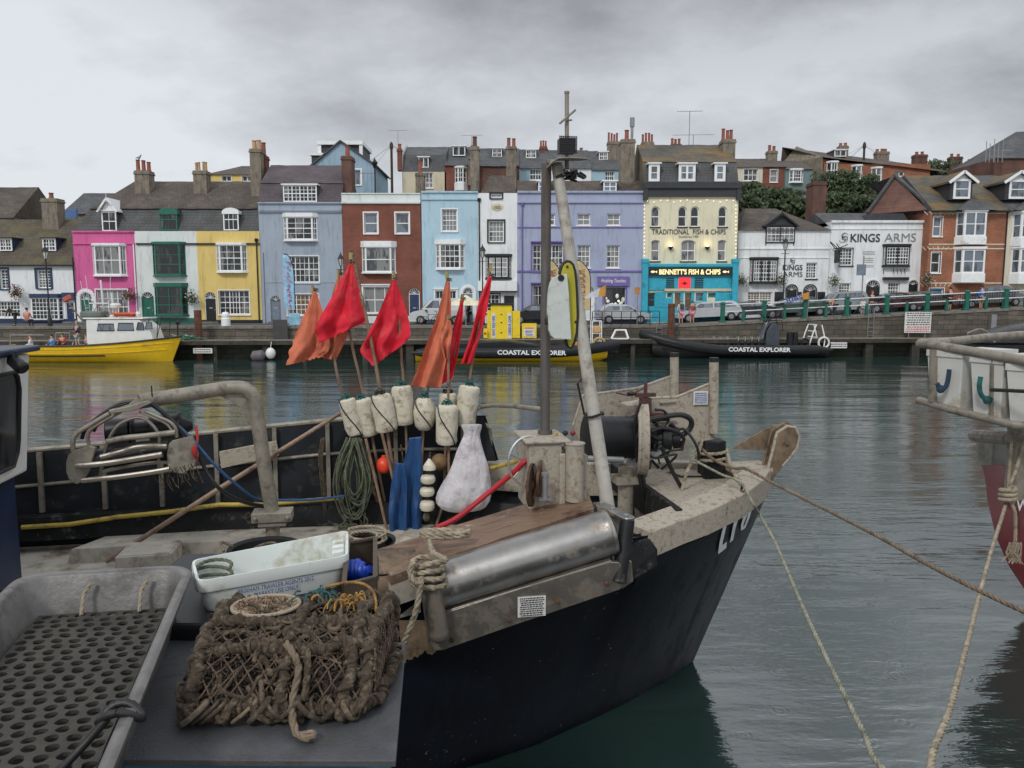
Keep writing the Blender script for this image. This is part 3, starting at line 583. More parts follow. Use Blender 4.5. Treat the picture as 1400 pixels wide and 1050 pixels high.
def aerial(x, y, z, h, w, parent, yagi=True):
    g = MB(); g.tube([(x,y,z),(x,y,z+h)], .03, 6); g.tube([(x-w/2,y,z+h),(x+w/2,y,z+h+.05)], .018, 5)
    if yagi:
        for i in range(9): t = -w/2+w*i/8; g.tube([(x+t,y-.22,z+h+.03),(x+t,y+.22,z+h+.03)], .012, 4)
    return g.build('aerial', GALV, parent)
# ------------------------------------------------------------------ the waterfront row
ROWG = 'houses in the waterfront row'
def flat_back(h, up=1.2, m=None):   # low slate roof seen behind a parapet
    return None
# white cottage
H = House('cottage', 'low white cottage with mossy tiled roof and navy plinth, leftmost in the waterfront row', 'house', -70, 104, 362, 450, 60, W_WHITE, ROWG, zb=2.12)
c = H
c.win(0, 368, 11, 395, cols=2, rows=6, surm=NAVY, sur=.14); c.win(51, 369, 69, 394, cols=4, rows=6, surm=NAVY, sur=.18)
c.win(-38, 368, -20, 395, cols=4, rows=6, surm=NAVY, sur=.14)
c.win(-10, 412, 27, 434, lights=2, cols=4, rows=4); c.bay(43, 407, 87, 437, proj=.35, ins=.2, cols=(1,7,1), rows=5, bm=NAVY, head=.3)
c.door(90, 413, 102, 446, NAVY, fan=False, frame=WHT)
g = MB(); g.box(c.x0, c.x1-.01, c.Y-.05, c.Y+.02, c.z0, c.Z(436)); g.build('plinth', NAVY, c.root, smooth=0)
g = MB(); g.box(c.X(86), c.X(104)-.02, c.Y-.2, c.Y+.02, c.Z(410), c.Z(400)); g.build('shop_fascia', NAVY, c.root, smooth=0)
zr = at_y(700, 300, 64).z; c.roof([(-.25, c.z1-.05), (4.2, zr), (8.5, c.z1-.05)], [SL_MOSS])
for (a, b) in ((-1, 16), (58, 76)):
    c.dormer(a, 326, b, 343, dy=.9, cols=2, lights=2, rows=3, cheek=NAVY, rm=SLATE_BLK, depth=2.4)
c.chimney(57, 79, 271, 320, 3.2, pots=1, pm=POT_R, dep=1.1, ph=.5)
g = MB(); g.box(c.x0, c.x1, c.Y-.3, c.Y-.2, c.z1-.12, c.z1); g.build('gutter', IRON, c.root)
c.pipe(103, 352, 445, hop=False); c.build_wall()
# the three houses under one tiled roof
def trio(name_label, px0, px1, wall, pyt=316): return House('terraced_house', name_label, 'house', px0, px1, pyt, 446, 60, wall, ROWG, zb=2.12)
A = trio('narrow bright pink house with white bay windows and a pointed white dormer', 103, 187, W_PINK)
B = trio('narrow white house with bottle green bay windows, between the pink and the yellow house', 187, 271, W_MINT)
C_ = trio('narrow mustard yellow house with a glossy black front door', 271, 357, W_YEL)
zm = at_y(700, 286, 60.9).z; zr = at_y(700, 248, 65).z
for h, hip in ((A, (2.6, 0)), (B, (0, 0)), (C_, (0, 0))):
    h.roof([(.05, h.z1+.01), (.85, zm), (.7, zm+.02), (5, zr), (9.5, h.z1)], [SL_HANG, SL_BRN, SL_BRN, SL_BRN], hip=hip)
A.bay(127, 336, 173, 376, proj=.35, cols=(2,3,2), rows=2, gl=GLW); A.win(132, 396, 175, 432, lights=3, cols=(2,2,2), rows=3, sur=.08, gl=GLW); A.door(110, 400, 127, 440, GREEN, arch=1, frame=WHT); A.arch_frame(108, 397, 129, 441, WHT, .3)
A.dormer(139, 289, 159, 316, dy=.02, kind='gable', head=272, cols=2, rows=2, depth=2.5, rm=WHT)
A.band(333, .1, .1); A.band(316.8, .12, .12); A.pipe(186, 334, 444, m=WHT, hop=False)
A.chimney(184, 204, 233, 268, 3.0, pots=3, pm=POT_R, ph=.85, dep=1.0)
B.bay(209, 334, 254, 376, proj=.35, cols=(1,1,1), rows=3, fm=GREEN, gl=GLD); B.bay(212, 392, 257, 430, proj=.4, cols=(1,1,1), rows=3, fm=GREEN, gl=GLD, lights=2, head=.3); B.door(194, 399, 211, 444, GREEN, arch=1)
B.dormer(218, 285, 242, 315, dy=.02, kind='arch', cols=2, rows=2, fm=GREEN); B.band(333.5, .12, .12, BLK, 186.5, 271)
g = MB(); g.box(B.x0+.01, B.x1-.01, B.Y-.05, B.Y, B.z0, B.z0+.4); g.build('plinth', GREEN, B.root)
B.chimney(264, 282, 233, 262, 3.0, pots=4, pm=POT_T, ph=.8, dep=1.0)
C_.bay(296, 335, 338, 371, proj=.3, cols=(2,3,2), rows=4); C_.win(299, 397, 341, 430, lights=3, cols=(2,3,2), rows=4, sur=.06); C_.door(280, 399, 296, 443, BLK, arch=1, frame=WHT)
C_.dormer(305, 285, 326, 315, dy=.02, kind='arch', cols=3, rows=2); C_.band(333.5, .12, .12, BLK); C_.pipe(353, 330, 444)
g = MB(); g.box(C_.x0+.01, C_.x1-.01, C_.Y-.05, C_.Y, C_.z0, C_.z0+.25); g.build('plinth', BLK, C_.root)
C_.chimney(342, 357, 203, 272, 2.6, pots=2, pm=POT_T, ph=.7, dep=.9); C_.chimney(356, 364, 212, 260, 3.6, m=BRK, pots=1, ph=.9)
for h in (A, B, C_): h.build_wall()
# grey blue house
h = House('terraced_house', 'tall grey-blue house with purple slate mansard roof and three storeys of white sash windows', 'house', 356, 469, 277, 445, 60, W_GREY, ROWG, zb=2.12)
zm = at_y(700, 251, 60.8).z; zr = at_y(700, 226, 63.5).z
h.roof([(.05, h.z1+.01), (.8, zm), (.72, zm+.02), (3.5, zr), (8, h.z1)], [SL_PUR])
h.dormer(387, 253, 433, 276, dy=.05, lights=4, cols=2, rows=4, fm=WHT, split=False if False else None) if False else h.dormer(387, 253, 433, 276, dy=.05, lights=4, cols=2, rows=4)
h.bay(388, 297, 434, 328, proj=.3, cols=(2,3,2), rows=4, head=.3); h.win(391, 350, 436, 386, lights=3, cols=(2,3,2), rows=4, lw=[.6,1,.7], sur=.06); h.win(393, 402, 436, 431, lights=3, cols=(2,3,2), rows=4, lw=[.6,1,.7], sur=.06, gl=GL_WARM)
h.door(370, 404, 384, 444, GREYD, arch=1); h.band(277.5, .1, .15); h.band(287, .14, .1); h.band(290, .05, .13); h.band(386, .05, .03)
h.pipe(361, 345, 444, m=W_GREY, hop=False); h.build_wall()
# brick house
h = House('terraced_house', 'red brick house with a white parapet and a navy front door', 'house', 469, 576, 279, 443, 60, BRK, ROWG, zb=2.12); hb = h
h.parapet(.75, W_MINT); h.band(277, .14, .14, W_MINT)
g = MB(); 
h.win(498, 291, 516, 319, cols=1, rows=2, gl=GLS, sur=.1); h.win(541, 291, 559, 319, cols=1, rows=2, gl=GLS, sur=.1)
h.bay(495, 338, 541, 372, proj=.35, cols=(1,1,1), rows=2, head=.45, gl=GLW); h.win(497, 392, 541, 428, lights=3, cols=1, rows=2, sur=.12, hood=.12, gl=GLW); h.door(559, 394, 574, 441, NAVY, arch=1, frame=WHT)
g = MB(); g.box(h.x0+.01, h.x1-.01, h.Y-.04, h.Y, h.z0, h.Z(432)); g.build('plinth', W_MINT, h.root)
h.roof([(.4, h.z1+.3), (4, h.z1+.85), (8, h.z1)], [SL_GRY]); h.chimney(467, 481, 213, 272, .9, m=BRK_D, pots=1, ph=.75, dep=1.3)
h.build_wall()
# light blue house
h = House('terraced_house', 'pale sky blue house with a white bay window and plain parapet', 'house', 577, 654, 262, 442, 60, W_LB, ROWG, zb=2.12)
h.band(262.5, .12, .12); h.band(272, .14, .1); h.roof([(.4, h.z1-.5), (4, h.z1+.2), (8, h.z1-.5)], [SL_GRY])
h.win(604, 286, 625, 316, cols=4, rows=4, sur=.08, gl=GLW); h.bay(596, 334, 635, 367, proj=.32, cols=(2,4,2), rows=4, head=.35, bm=WHT); h.win(595, 397, 624, 428, lights=2, cols=3, rows=3, sur=.1, hood=.1); h.door(633, 394, 647, 440, GREYD, arch=1, frame=WHT); h.arch_frame(631, 391, 649, 440, WHT, .25)
h.build_wall()
# narrow white house
h = House('terraced_house', 'narrow white house with black framed oriel and an oval date plaque', 'house', 654, 707, 264, 442, 60, W_WHITE, ROWG, zb=2.12)
h.win(671, 257.9+7, 686, 271, cols=2, rows=2, surm=BLK, sur=.12, gl=GLW)
h.win(668, 302, 689, 331, lights=1, cols=4, rows=4, surm=BLK, sur=.12, gl=GLW); h.bay(664, 351, 699, 380, proj=.3, ins=.2, cols=(1,5,1), rows=4, fm=BLK, bm=BLK, head=.2, lights=3)
h.win(660, 402, 683, 428, lights=2, cols=2, rows=4, surm=BLK, sur=.08); h.door(688, 403, 704, 441, BLK, fan=False, frame=WHT)
g = MB(); g.box(h.x0-.02, h.x1-.01, h.Y-.35, h.Y+.01, h.Z(398), h.Z(384)); g.build('jetty', W_WHITE, h.root, smooth=0); h.band(398.6, .1, .38, BLK)
g = MB(); g.ball((h.X(680), h.Y-.0, h.Z(283.5)), .31, 20, sc=(1.5,.12,1)); o = g.build('plaque', W_BEIGE, h.root); 
g = MB(); textmesh(g, '1825', (h.X(680), h.Y-.05, h.Z(283.5)), (.5,0,0), (0,0,.22), .01, .01); g.build('lettering', CHIM, h.root, smooth=0)
zr = at_y(700, 240, 62.6).z; h.roof([(.5, h.z1-.3), (2.6, zr), (6.5, h.z1-.4)], [SL_BRN], hip=(.8, .3)); h.chimney(643, 655, 200, 250, 2.9, pots=1, m=CHIM, ph=.9, pm=BRK_D)
h.pipe(655.5, 275, 440); h.build_wall()
# lavender building
h = House('shop_house', 'wide lavender blue building with a purple shop sign above its window', 'house', 707, 879, 262, 441, 60, W_LAV, ROWG, zb=2.12); lav = h
h.band(262.5, .14, .16); h.band(276, .16, .14); h.band(311, .09, .05, PURP); h.band(371, .14, .07, PURP)
zr = at_y(700, 247, 62.4).z; h.roof([(.5, h.z1-.4), (2.4, zr), (7, h.z1-.5)], [SL_BRN]); 
for a, b in ((736, 752), (825, 843)): h.dormer(a, 248, b, 262, dy=.9, lights=2, cols=1, rows=2, depth=1.2, cheek=SL_BRN, gl=GLS)
for a, b in ((741, 759), (789, 807), (830, 848)): h.win(a, 292, b, 308, cols=2, rows=2, gl=GLW); 
h.win(728, 334, 770, 371, lights=3, cols=(3,2,3), rows=4, lw=[1,.8,1], surm=PURP, sur=.14, hood=.2); h.win(789, 335, 807, 366, cols=3, rows=4, gl=GLW); h.win(829, 335, 847, 366, cols=3, rows=4, gl=GLW)
h.win(728, 390, 770, 430, lights=3, cols=2, rows=3, surm=PURP, sur=.12, hood=.15); h.win(825, 392, 856, 424, lights=1, cols=1, rows=1, gl=GLD, fm=W_LAV, surm=PURP, sur=.08); h.door(800, 392, 813, 438, WHT, arch=1)
g = MB(); g.box(h.X(817), h.X(861), h.Y-.12, h.Y-.04, h.Z(391), h.Z(378)); sg = g.build('shop_sign', PURP, h.root, smooth=0)
g = MB(); textmesh(g, 'Finishing Touches', (h.X(839), h.Y-.13, h.Z(384.5)), (1.9,0,0), (0,0,.36), .01, .008, shear=.25); g.build('lettering', TEXTW, sg, smooth=0)
h.pipe(714, 281, 440, m=PURP); 
rn = random.Random(6)
for i in range(13):
    g = MB(); q = (h.X(828+i*2.1), h.Y+.1, h.Z(rn.uniform(403,422))); g.ball(q, rn.uniform(.08,.15), 8, sc=(1,.3,rn.uniform(.8,1.5))); g.build('display_item', (WHT, W_CREAM, BULB)[0 if i % 3 else (2 if i % 2 else 1)], h.root)
h.build_wall()
# the fish and chip shop
h = House('fish_and_chip_shop', 'cream building with a turquoise shopfront, arched windows and strings of warm bulbs', 'house', 879, 1007, 268, 441, 60, W_CREAM, ROWG, zb=2.2); fc = h
g = MB(); g.box(h.x0-.1, h.x1+.12, h.Y-.35, h.Y+.3, h.Z(258), h.Z(250)); g.box(h.x0-.02, h.x1+.04, h.Y-.2, h.Y+.02, h.Z(269), h.Z(258)); g.box(h.x0-.1, h.x0+.25, h.Y-.3, h.Y, h.Z(274), h.Z(258)-.002); g.box(h.x1-.2, h.x1+.12, h.Y-.3, h.Y, h.Z(274), h.Z(258)-.002); g.build('cornice', SLATE_BLK, h.root, smooth=0)
zb = h.Z(250); zm = at_y(700, 222, 60.8).z; zr = at_y(700, 198, 64).z; h.roof([(.1, zb-.8), (.1, zb), (.8, zm), (.72, zm+.02), (4, zr), (8, zb)], [SLATE_BLK, SL_HANG, SL_LICH, SL_LICH, SL_LICH], hip=(0, .0))
for a, b, l in ((887, 902, 1), (928, 951, 2), (977, 992, 1)): h.dormer(a, 224, b, 248, dy=.03, lights=l, cols=1, rows=2, depth=1.5, gl=GLS, fw=.2)
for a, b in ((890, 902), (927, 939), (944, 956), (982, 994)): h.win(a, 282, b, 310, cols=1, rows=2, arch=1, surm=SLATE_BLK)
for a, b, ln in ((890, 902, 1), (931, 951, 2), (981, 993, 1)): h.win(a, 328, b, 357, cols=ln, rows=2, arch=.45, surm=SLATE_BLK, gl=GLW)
h.sign('TRADITIONAL  FISH & CHIPS', 891, 313.5, 992, 320.5, bold=.006); h.sign('Established 1980', 928, 322, 955, 325)
f0 = h.Z(361)
g = MB(); g.box(h.x0-.05, h.x1+.03, h.Y-.35, h.Y-.003, h.Z(365), f0); g.box(h.x0+.3, h.x1-.3, h.Y-.2, h.Y-.004, h.Z(378.5), h.Z(365)-.002)
for a in (h.x0-.08, h.x1-.37): g.box(a, a+.45, h.Y-.42, h.Y-.004, h.z0, h.Z(358)); g.box(a-.04, a+.49, h.Y-.47, h.Y-.003, h.Z(360)+.02, h.Z(354))
g.box(h.x0+.4, h.x1-.4, h.Y-.1, h.Y-.005, h.Z(397), h.Z(378.5)-.002); g.build('shopfront', W_TEAL, h.root, smooth=0, bevel=.02)
g = MB(); g.box(h.X(884), h.X(1001), h.Y-.3, h.Y-.21, h.Z(377), h.Z(366.5)); sb = g.build('sign_board', BLK, h.root, smooth=0)
g = MB(); textmesh(g, "BENNETT'S FISH & CHIPS", ((h.X(900.5)+h.X(984))/2, h.Y-.32, h.Z(371.8)), (h.X(984)-h.X(900.5),0,0), (0,0,.42), .02, .035); g.build('lettering', SIGNGOLD, sb, smooth=0)
g = MB()
for sx_ in (892, 990): x = h.X(sx_); z = h.Z(371.8); g.ball((x, h.Y-.31, z), .09, 8, sc=(1.8,.3,1)); g.poly([(x+.15,h.Y-.31,z),(x+.32,h.Y-.31,z+.1),(x+.32,h.Y-.31,z-.1)])
g.build('fish_emblem', SIGNGOLD, sb)
g = MB(); g.box(h.X(928), h.X(944.5), h.Y-.16, h.Y-.101, h.Z(394.5), h.Z(379.5)); g.build('lit_panel', REDLIT, h.root, bevel=.03)
g = MB(); g.lathe((h.X(936.3), h.Y-.162, h.Z(387.3)), [(.14,0),(.14,.012),(.07,.012)], 12, axis=(0,-1,0)); g.box(h.X(931), h.X(941), h.Y-.172, h.Y-.163, h.Z(388.2), h.Z(387.2)); g.build('emblem', M('dark_red_mark', (.25,0,.01), .5), h.root)
for a, b in ((911, 922), (950, 962)):
    g = MB(); 
    for k in range(6): z = h.Z(394)+k*.14; g.box(h.X(a), h.X(b), h.Y-.14, h.Y-.102, z, z+.07)
    g.build('louvre', BLK, h.root)
g = MB(); g.box(h.X(909), h.X(1001), h.Y-.16, h.Y-.1, h.Z(398), h.Z(394.6)); g.build('fascia_board', W_BEIGE, h.root)
for (a, b, c_, d, gl) in ((881, 896, 400, 420, GLD), (912, 919, 400, 407, GLD), (922, 931, 400, 440, GL_WARM), (936, 946, 400, 440, GL_WARM), (951, 962, 400, 412, GLS), (968, 979, 400, 407, GLD)): h.win(a, c_, b, d, cols=1, rows=2 if d-c_ < 25 else 1, fm=W_TEAL, gl=gl, sill=False, split=False, name='window')
h.wall = W_CREAM
g = MB(); g.box(h.x0, h.x1, h.Y-.02, h.Y-.001, h.z0, h.Z(420)); 
for (a, b, c_, d) in ((881.5+15, 911.5, 399, 420.5), (919.5, 921.5, 399, 420), (931.5, 935.5, 399, 420), (946.5, 950.5, 399, 420), (962.5, 967.5, 399, 420), (979.5, 1003, 399, 420), (950.5, 979.5, 412.5, 420), (912, 919.5, 407.5, 420)): g.box(h.X(a), h.X(b), h.Y-.05, h.Y-.002, h.Z(d), h.Z(c_))
g.build('stall_riser', W_TEAL, h.root, smooth=0)
for px in (916, 966):
    g = MB(); g.lathe((h.X(px), h.Y-.16, h.Z(342)), [(.03,0),(.08,.05),(.2,.22),(.21,.24),(.02,.24)], 12); lm = g.build('wall_lamp', IRON, h.root)
    g = MB(); g.ball((h.X(px), h.Y-.16, h.Z(342)+.3), .1, 10); g.build('bulb', BULB, lm)
    ld = bpy.data.lights.new('wall_lamp_light', 'POINT'); ld.energy = 5; ld.color = (1,.72,.36); ld.shadow_soft_size = .1; lo = bpy.data.objects.new('wall_lamp_light', ld); COL.objects.link(lo); lo.location = (h.X(px), h.Y-.35, h.Z(342)+.5)
bl = []
for i in range(14): bl.append((885+i*9.0, 275+1.5*math.sin(i*1.9)))
for i in range(15): bl.append((880.5, 281+i*5.3)); bl.append((1005.5, 281+i*5.3))
for px, py in bl: g = MB(); g.ball((h.X(px, py), h.Y-.12, h.Z(py)), .04, 6); g.build('light_bulb', BULB, h.root)
h.chimney(849, 868, 190, 252, 2.2, pots=1, pm=POT_R, ph=.9, dep=1.4); h.chimney(878, 894, 194, 203, 4.5, pots=4, pm=POT_R, ph=.75); h.chimney(918, 932, 197, 205, 4.5, pots=3, ph=.5, pm=POT_R, m=BRK_D); h.chimney(988, 1005, 190, 250, 2.4, pots=3, pm=POT_R, ph=.85, dep=1.2)
aerial(h.X(958, 200), h.Y+4, zr, 2.6, 2.0, h.root); aerial(h.X(965, 200), h.Y+4.2, zr, .8, 3.4, h.root, False)
g = MB(); g.tube([(h.X(872, 200), h.Y+3, zr-.4), (h.X(872, 200), h.Y+3, zr+1.4)], .11, 10); g.tube([(h.X(872, 200), h.Y+3, zr+1.2), (h.X(872, 200), h.Y+3, zr+1.9)], .19, 10); g.build('flue', GALV, h.root)
h.build_wall()
# public house, low wing
h = House('public_house', 'low white pub wing with black framed oriel and small black gabled dormer', 'pub', 1008, 1133, 315, 436, 61.5, W_WHITE, ROWG, zb=2.5); p1 = h
zr = at_y(700, 285, 65).z; h.roof([(-.2, h.z1), (3.6, zr), (7, h.z1)], [SL_BRN], hip=(1.5, 3.2)); h.band(340, .1, .07); h.band(352.5, .07, .05)
h.dormer(1047, 309, 1087, 332, dy=-.1, kind='gable', head=293, lights=2, cols=3, rows=4, fm=BLK, rm=SLATE_BLK, depth=3, gl=GLW)
h.bay(1025, 355, 1063, 386, proj=.35, ins=.12, cols=(1,3,1), rows=5, fm=BLK, bm=BLK, lights=3); h.win(1102, 359, 1117, 381, cols=4, rows=5, surm=BLK, sill=True)
h.sign('KINGS', 1070, 362, 1097, 369.5, bold=.018); h.sign('ARMS', 1070, 371.5, 1097, 378.5)
def flourish(hh, px, py, s, name='emblem'):
    g = MB(); x, z = hh.X(px, py), hh.Z(py); y = hh.Y-.04
    for k in range(4):
        pts = [(x+s*(.6*math.cos(k*1.7+t*5.2)*(1-t*.55)+.25*math.sin(k*2.1)), y, z+s*(.6*math.sin(k*1.7+t*5.2)*(1-t*.55)+.25*math.cos(k*1.3))) for t in [i/14 for i in range(15)]]
        g.tube(pts, [.03*s*(1.6-abs(i-7)/7) for i in range(15)], 5)
    return g.build(name, TEXTD, hh.root)
flourish(h, 1083, 357, .38)
h.win(1022, 399, 1056, 417, lights=2, cols=4, rows=5, gl=GL_WARM); 
for a, b in ((1075, 1089), (1099, 1115)): h.door(a, 390, b, 436, BLK, arch=1, frame=BLK); h.arch_frame(a-1, 389, b+1, 430, BLK, .07)
for a, b in ((1060, 1071), (1091, 1097), (1119, 1129)): g = MB(); g.box(h.X(a), h.X(b), h.Y-.05, h.Y, h.Z(412), h.Z(399)); g.build('menu_board', BLK, h.root)
h.chimney(1111, 1129, 248, 318, 4.0, m=BRK_D, pots=0, dep=1.6); h.build_wall()
# public house, main part
h = House('public_house', 'white pub front with KINGS ARMS painted above an arched black doorway', 'pub', 1133, 1268, 303, 434, 61.5, W_WHITE, ROWG, zb=2.7); p2 = h
h.band(303, .18, .16); h.band(313, .08, .06)
for i in range(24): pass
h.sign('KINGS', 1162.5, 319.5, 1203, 331, bold=.018); h.sign('ARMS', 1209, 319, 1252, 330.5, m=TEXTG); flourish(h, 1154, 325, .5)
h.win(1148, 339, 1166, 363, cols=4, rows=5, surm=BLK, sur=.03); h.bay(1207, 337, 1243, 363, proj=.3, ins=.1, cols=(1,4,1), rows=5, fm=BLK, bm=BLK, lights=2); h.win(1147, 387, 1163, 405, cols=4, rows=4); h.win(1214, 386, 1230, 407, cols=4, rows=4)
h.door(1183, 383, 1202, 436, BLK, arch=1, frame=BLK); h.arch_frame(1182, 382, 1203, 430, WHT, .1); h.door(1241, 383, 1254, 436, BLK, arch=1, frame=BLK); h.arch_frame(1240, 382, 1255, 430, WHT, .1)
g = MB(); g.box(h.X(1207), h.X(1241), h.Y-.3, h.Y+.01, h.Z(383), h.Z(379)); 
for px in (1207, 1221, 1226, 1231, 1236): g.tube([(h.X(px), h.Y-.2, h.Z(374)), (h.X(px), h.Y-.06, h.Z(368))], .03, 6)
g.build('oriel_bracket', BLK, h.root)
for k, (a, b, c_, d) in enumerate(((1177, 1196, 343, 349), (1180, 1194, 352, 360), (1178, 1195, 362, 366))): g = MB(); illegible(g, (h.X((a+b)/2), h.Y-.01, h.Z((c_+d)/2)), (h.X(b)-h.X(a),0,0), (0,0,h.Z(c_)-h.Z(d)), 3, random.Random(k)); g.build('lettering', TEXTG, h.root)
g = MB(); x = h.X(1138); g.box(x-.05, x+.05, h.Y-1.2, h.Y-.35, h.Z(360), h.Z(342)); g.tube([(x, h.Y, h.Z(340)), (x, h.Y-1.5, h.Z(340))], .03, 6)
for k in range(9): g.tube([(x, h.Y-.2-k*.13, h.Z(340)), (x+.6*math.cos(k*2.4), h.Y-.3-k*.13, h.Z(340)+.5*math.sin(k*1.9))], .035, 5)
g.build('hanging_sign', IRON, h.root)
zr = at_y(700, 291, 65).z; h.roof([(.4, h.z1-.3), (3.5, zr), (7, h.z1-.3)], [SL_GRY]); h.dormer(1199, 294, 1213, 302, dy=1.0, lights=3, cols=1, rows=1, depth=1.2)
g = MB(); zt = at_y(700, 292, 62.5).z; g.prism([(h.X(1188), h.Y+.8, h.z1-.2), (h.X(1250), h.Y+.8, h.z1-.2), (h.X(1238), h.Y+.8, zt), (h.X(1196), h.Y+.8, zt)], (0,2.5,0)); g.build('roof_box', SLATE_BLK, h.root); h.build_wall()
# brick and cream gabled houses at the right
def gabled(label, px0, px1, wall, bx, mainm):
    h = House('terraced_house', label, 'house', px0, px1, 288, 432, 60.5, wall, ROWG, depth=8, zb=3.0)
    return h
h = gabled('orange brick house with white two-storey bay and a bare brick gable', 1268, 1373, BRK_O, 0, 0); g1 = h
zr = at_y(700, 240, 65).z; h.roof([(-.35, h.z1-.05), (4.5, zr), (9, h.z1)], [SL_LICH, SL_GRY])
h.win(1276, 296, 1288, 323, cols=1, rows=2, gl=GLS, sur=.05); h.win(1273, 345, 1286, 373, cols=1, rows=2, gl=GLD, sur=.05); h.win(1270, 394, 1290, 412, cols=1, rows=1, gl=M('blue_blind', (.03,.2,.45), .6), sur=.05)
h.bay(1307, 290, 1348, 324, proj=.6, cols=(1,1,1), rows=2, lights=2, gl=GLS, base=.6, head=.12, fw=.13); h.bay(1304, 341, 1346, 374, proj=.6, cols=(1,1,1), rows=2, lights=2, gl=GLS, base=.7, fw=.13)
for py in (334, 352+35, 291.5, 340): h.band(py, .09, .025, W_CRM2)
for px in (1281,): 
    for py in (291, 339, 389):
        g = MB()
        for k in range(7): t = (k-3)*.16; g.bar((h.X(px)+t*2, h.Y-.02, h.Z(py+3)), (h.X(px)+t*2.6, h.Y-.02, h.Z(py-2)), .08, .04)
        g.build('brick_arch', W_CRM2, h.root)
def cross_gable(h, px0, px1, py_e, py_h, wx0, wx1, wy0, wy1):
    Y = h.Y+.4; g = MB(); x0 = at_y(px0, py_e, Y).x; x1 = at_y(px1, py_e, Y).x; ze = at_y(700, py_e, Y).z; zh = at_y(700, py_h, Y).z; xc = (x0+x1)/2
    g.prism([(x0-.25, Y-.3, ze-.1), (xc, Y-.3, zh-.02), (xc, Y-.3, zh+.12), (x0-.25, Y-.3, ze+.06)], (0,4.4,0), 0); g.prism([(x1+.25, Y-.3, ze-.1), (xc, Y-.3, zh-.02), (xc, Y-.3, zh+.12), (x1+.25, Y-.3, ze+.06)], (0,4.4,0), 0)
    zbt = at_y(700, wy1+1, Y).z; g.box(x0, x1, Y, Y+4, zbt, ze, 1); g.prism([(x0, Y+.01, ze+.003), (x1, Y+.01, ze+.003), (xc, Y+.01, zh)], (0, 3.9, 0), 2)
    g.bar((x0-.28, Y-.33, ze-.08), (xc, Y-.33, zh+.06), .05, .2, 2); g.bar((x1+.28, Y-.33, ze-.08), (xc, Y-.33, zh+.06), .05, .2, 2)
    o = g.build('dormer', [SL_LICH, SLATE_BLK, WHT], h.root, smooth=0); fr = MB(); gl = MB(); a = at_y(wx0, (wy0+wy1)/2, Y).x; b = at_y(wx1, (wy0+wy1)/2, Y).x
    panel(fr, gl, (a, Y-.1), (b, Y-.1), at_y(700, wy1, Y).z, at_y(700, wy0, Y).z, 1, 1, 2, .16); fo = fr.build('window', WHT, o, smooth=0); gl.build('pane', GLS, o, smooth=0)
cross_gable(h, 1300, 1330, 249, 236, 1303, 1326, 245, 272)
g = MB(); a = h.X(1299); b = h.X(1352); g.add([(a, h.Y-.75, h.z1-.02), (b, h.Y-.75, h.z1-.02), (b, h.Y+.4, h.z1+.05), (a, h.Y+.4, h.z1+.05), ((a+b)/2, h.Y+.3, h.z1+.95)], [(0,1,4),(1,2,4),(2,3,4),(3,0,4),(3,2,1,0)]); g.build('bay_roof', SL_GRY, h.root, smooth=0)
g = MB(); g.box(h.x0, h.x1, h.Y-.45, h.Y-.33, h.z1-.14, h.z1-.02); g.build('gutter', IRON, h.root); h.pipe(1372, 290, 430)
h.build_wall()
h = gabled('cream rendered house with a white gabled dormer, rightmost in the waterfront row', 1373, 1480, W_CRM2, 0, 0)
h.roof([(-.35, h.z1-.05), (4.5, zr), (9, h.z1)], [SL_GRY]); cross_gable(h, 1375, 1410, 249, 236, 1379, 1404, 246, 272)
h.bay(1384, 292, 1430, 326, proj=.6, cols=(1,1,1), rows=2, lights=2, gl=GLS, base=.6, fw=.13); h.bay(1382, 340, 1430, 374, proj=.6, cols=(1,1,1), rows=2, lights=2, gl=GLS, base=.8, fw=.13); h.win(1380, 395, 1393, 410, cols=1, rows=2, gl=GLD)
g = MB(); a = h.X(1376); b = h.X(1434); g.add([(a, h.Y-.75, h.z1-.02), (b, h.Y-.75, h.z1-.02), (b, h.Y+.4, h.z1+.05), (a, h.Y+.4, h.z1+.05), ((a+b)/2, h.Y+.3, h.z1+.95)], [(0,1,4),(1,2,4),(2,3,4),(3,0,4),(3,2,1,0)]); g.build('bay_roof', SL_GRY, h.root, smooth=0); h.build_wall()
# ------------------------------------------------------------------ houses on the hill behind
HG = 'houses on the hillside behind the row'
def back(label, px0, px1, py_e, py_r, Y, wall, roofm, drop=7, hip=(0,0), depth=8, mans=None, cat='house', name='hillside_house'):
    h = House(name, label, cat, px0, px1, py_e, py_e+60, Y, wall, HG, depth=depth); h.z0 = h.z1-drop
    zr = at_y(700, py_r, Y+depth/2).z; h.roof([(-.2, h.z1-.05), (depth/2, zr), (depth+.2, h.z1-.05)] if not mans else [(.02, h.z1), (.9, at_y(700, mans, Y+.9).z), (depth/2, zr), (depth, h.z1)], [roofm], hip=hip); return h
h = back('dark tiled gable house behind the white cottage, at the left edge', -60, 22, 297, 256, 72, CHIM, SL_BRN); h.build_wall()
h = back('low building under a ribbed slate roof left of the pink house', 86, 145, 292, 264, 72, CHIM, SL_GRY); h.build_wall()
g = MB(); g.prism([at_y(72, 299, 68), at_y(104, 299, 68), at_y(104, 285, 69), at_y(70, 290, 69)], (0,.3,0)); o = g.build('roof_tarpaulin', M('blue_tarpaulin', (.02,.07,.18), .5, var=.3, bump=.4, bscale=6), h.root)
h = back('yellow rendered house with dark hipped roof on the hill behind the yellow terrace', 283, 350, 238, 227, 84, W_YEL, SL_BRN, hip=(2.5,0)); 
for a in (303, 331): h.win(a, 240, a+13, 248, lights=2, cols=1, rows=1, sur=.05)
h.build_wall()
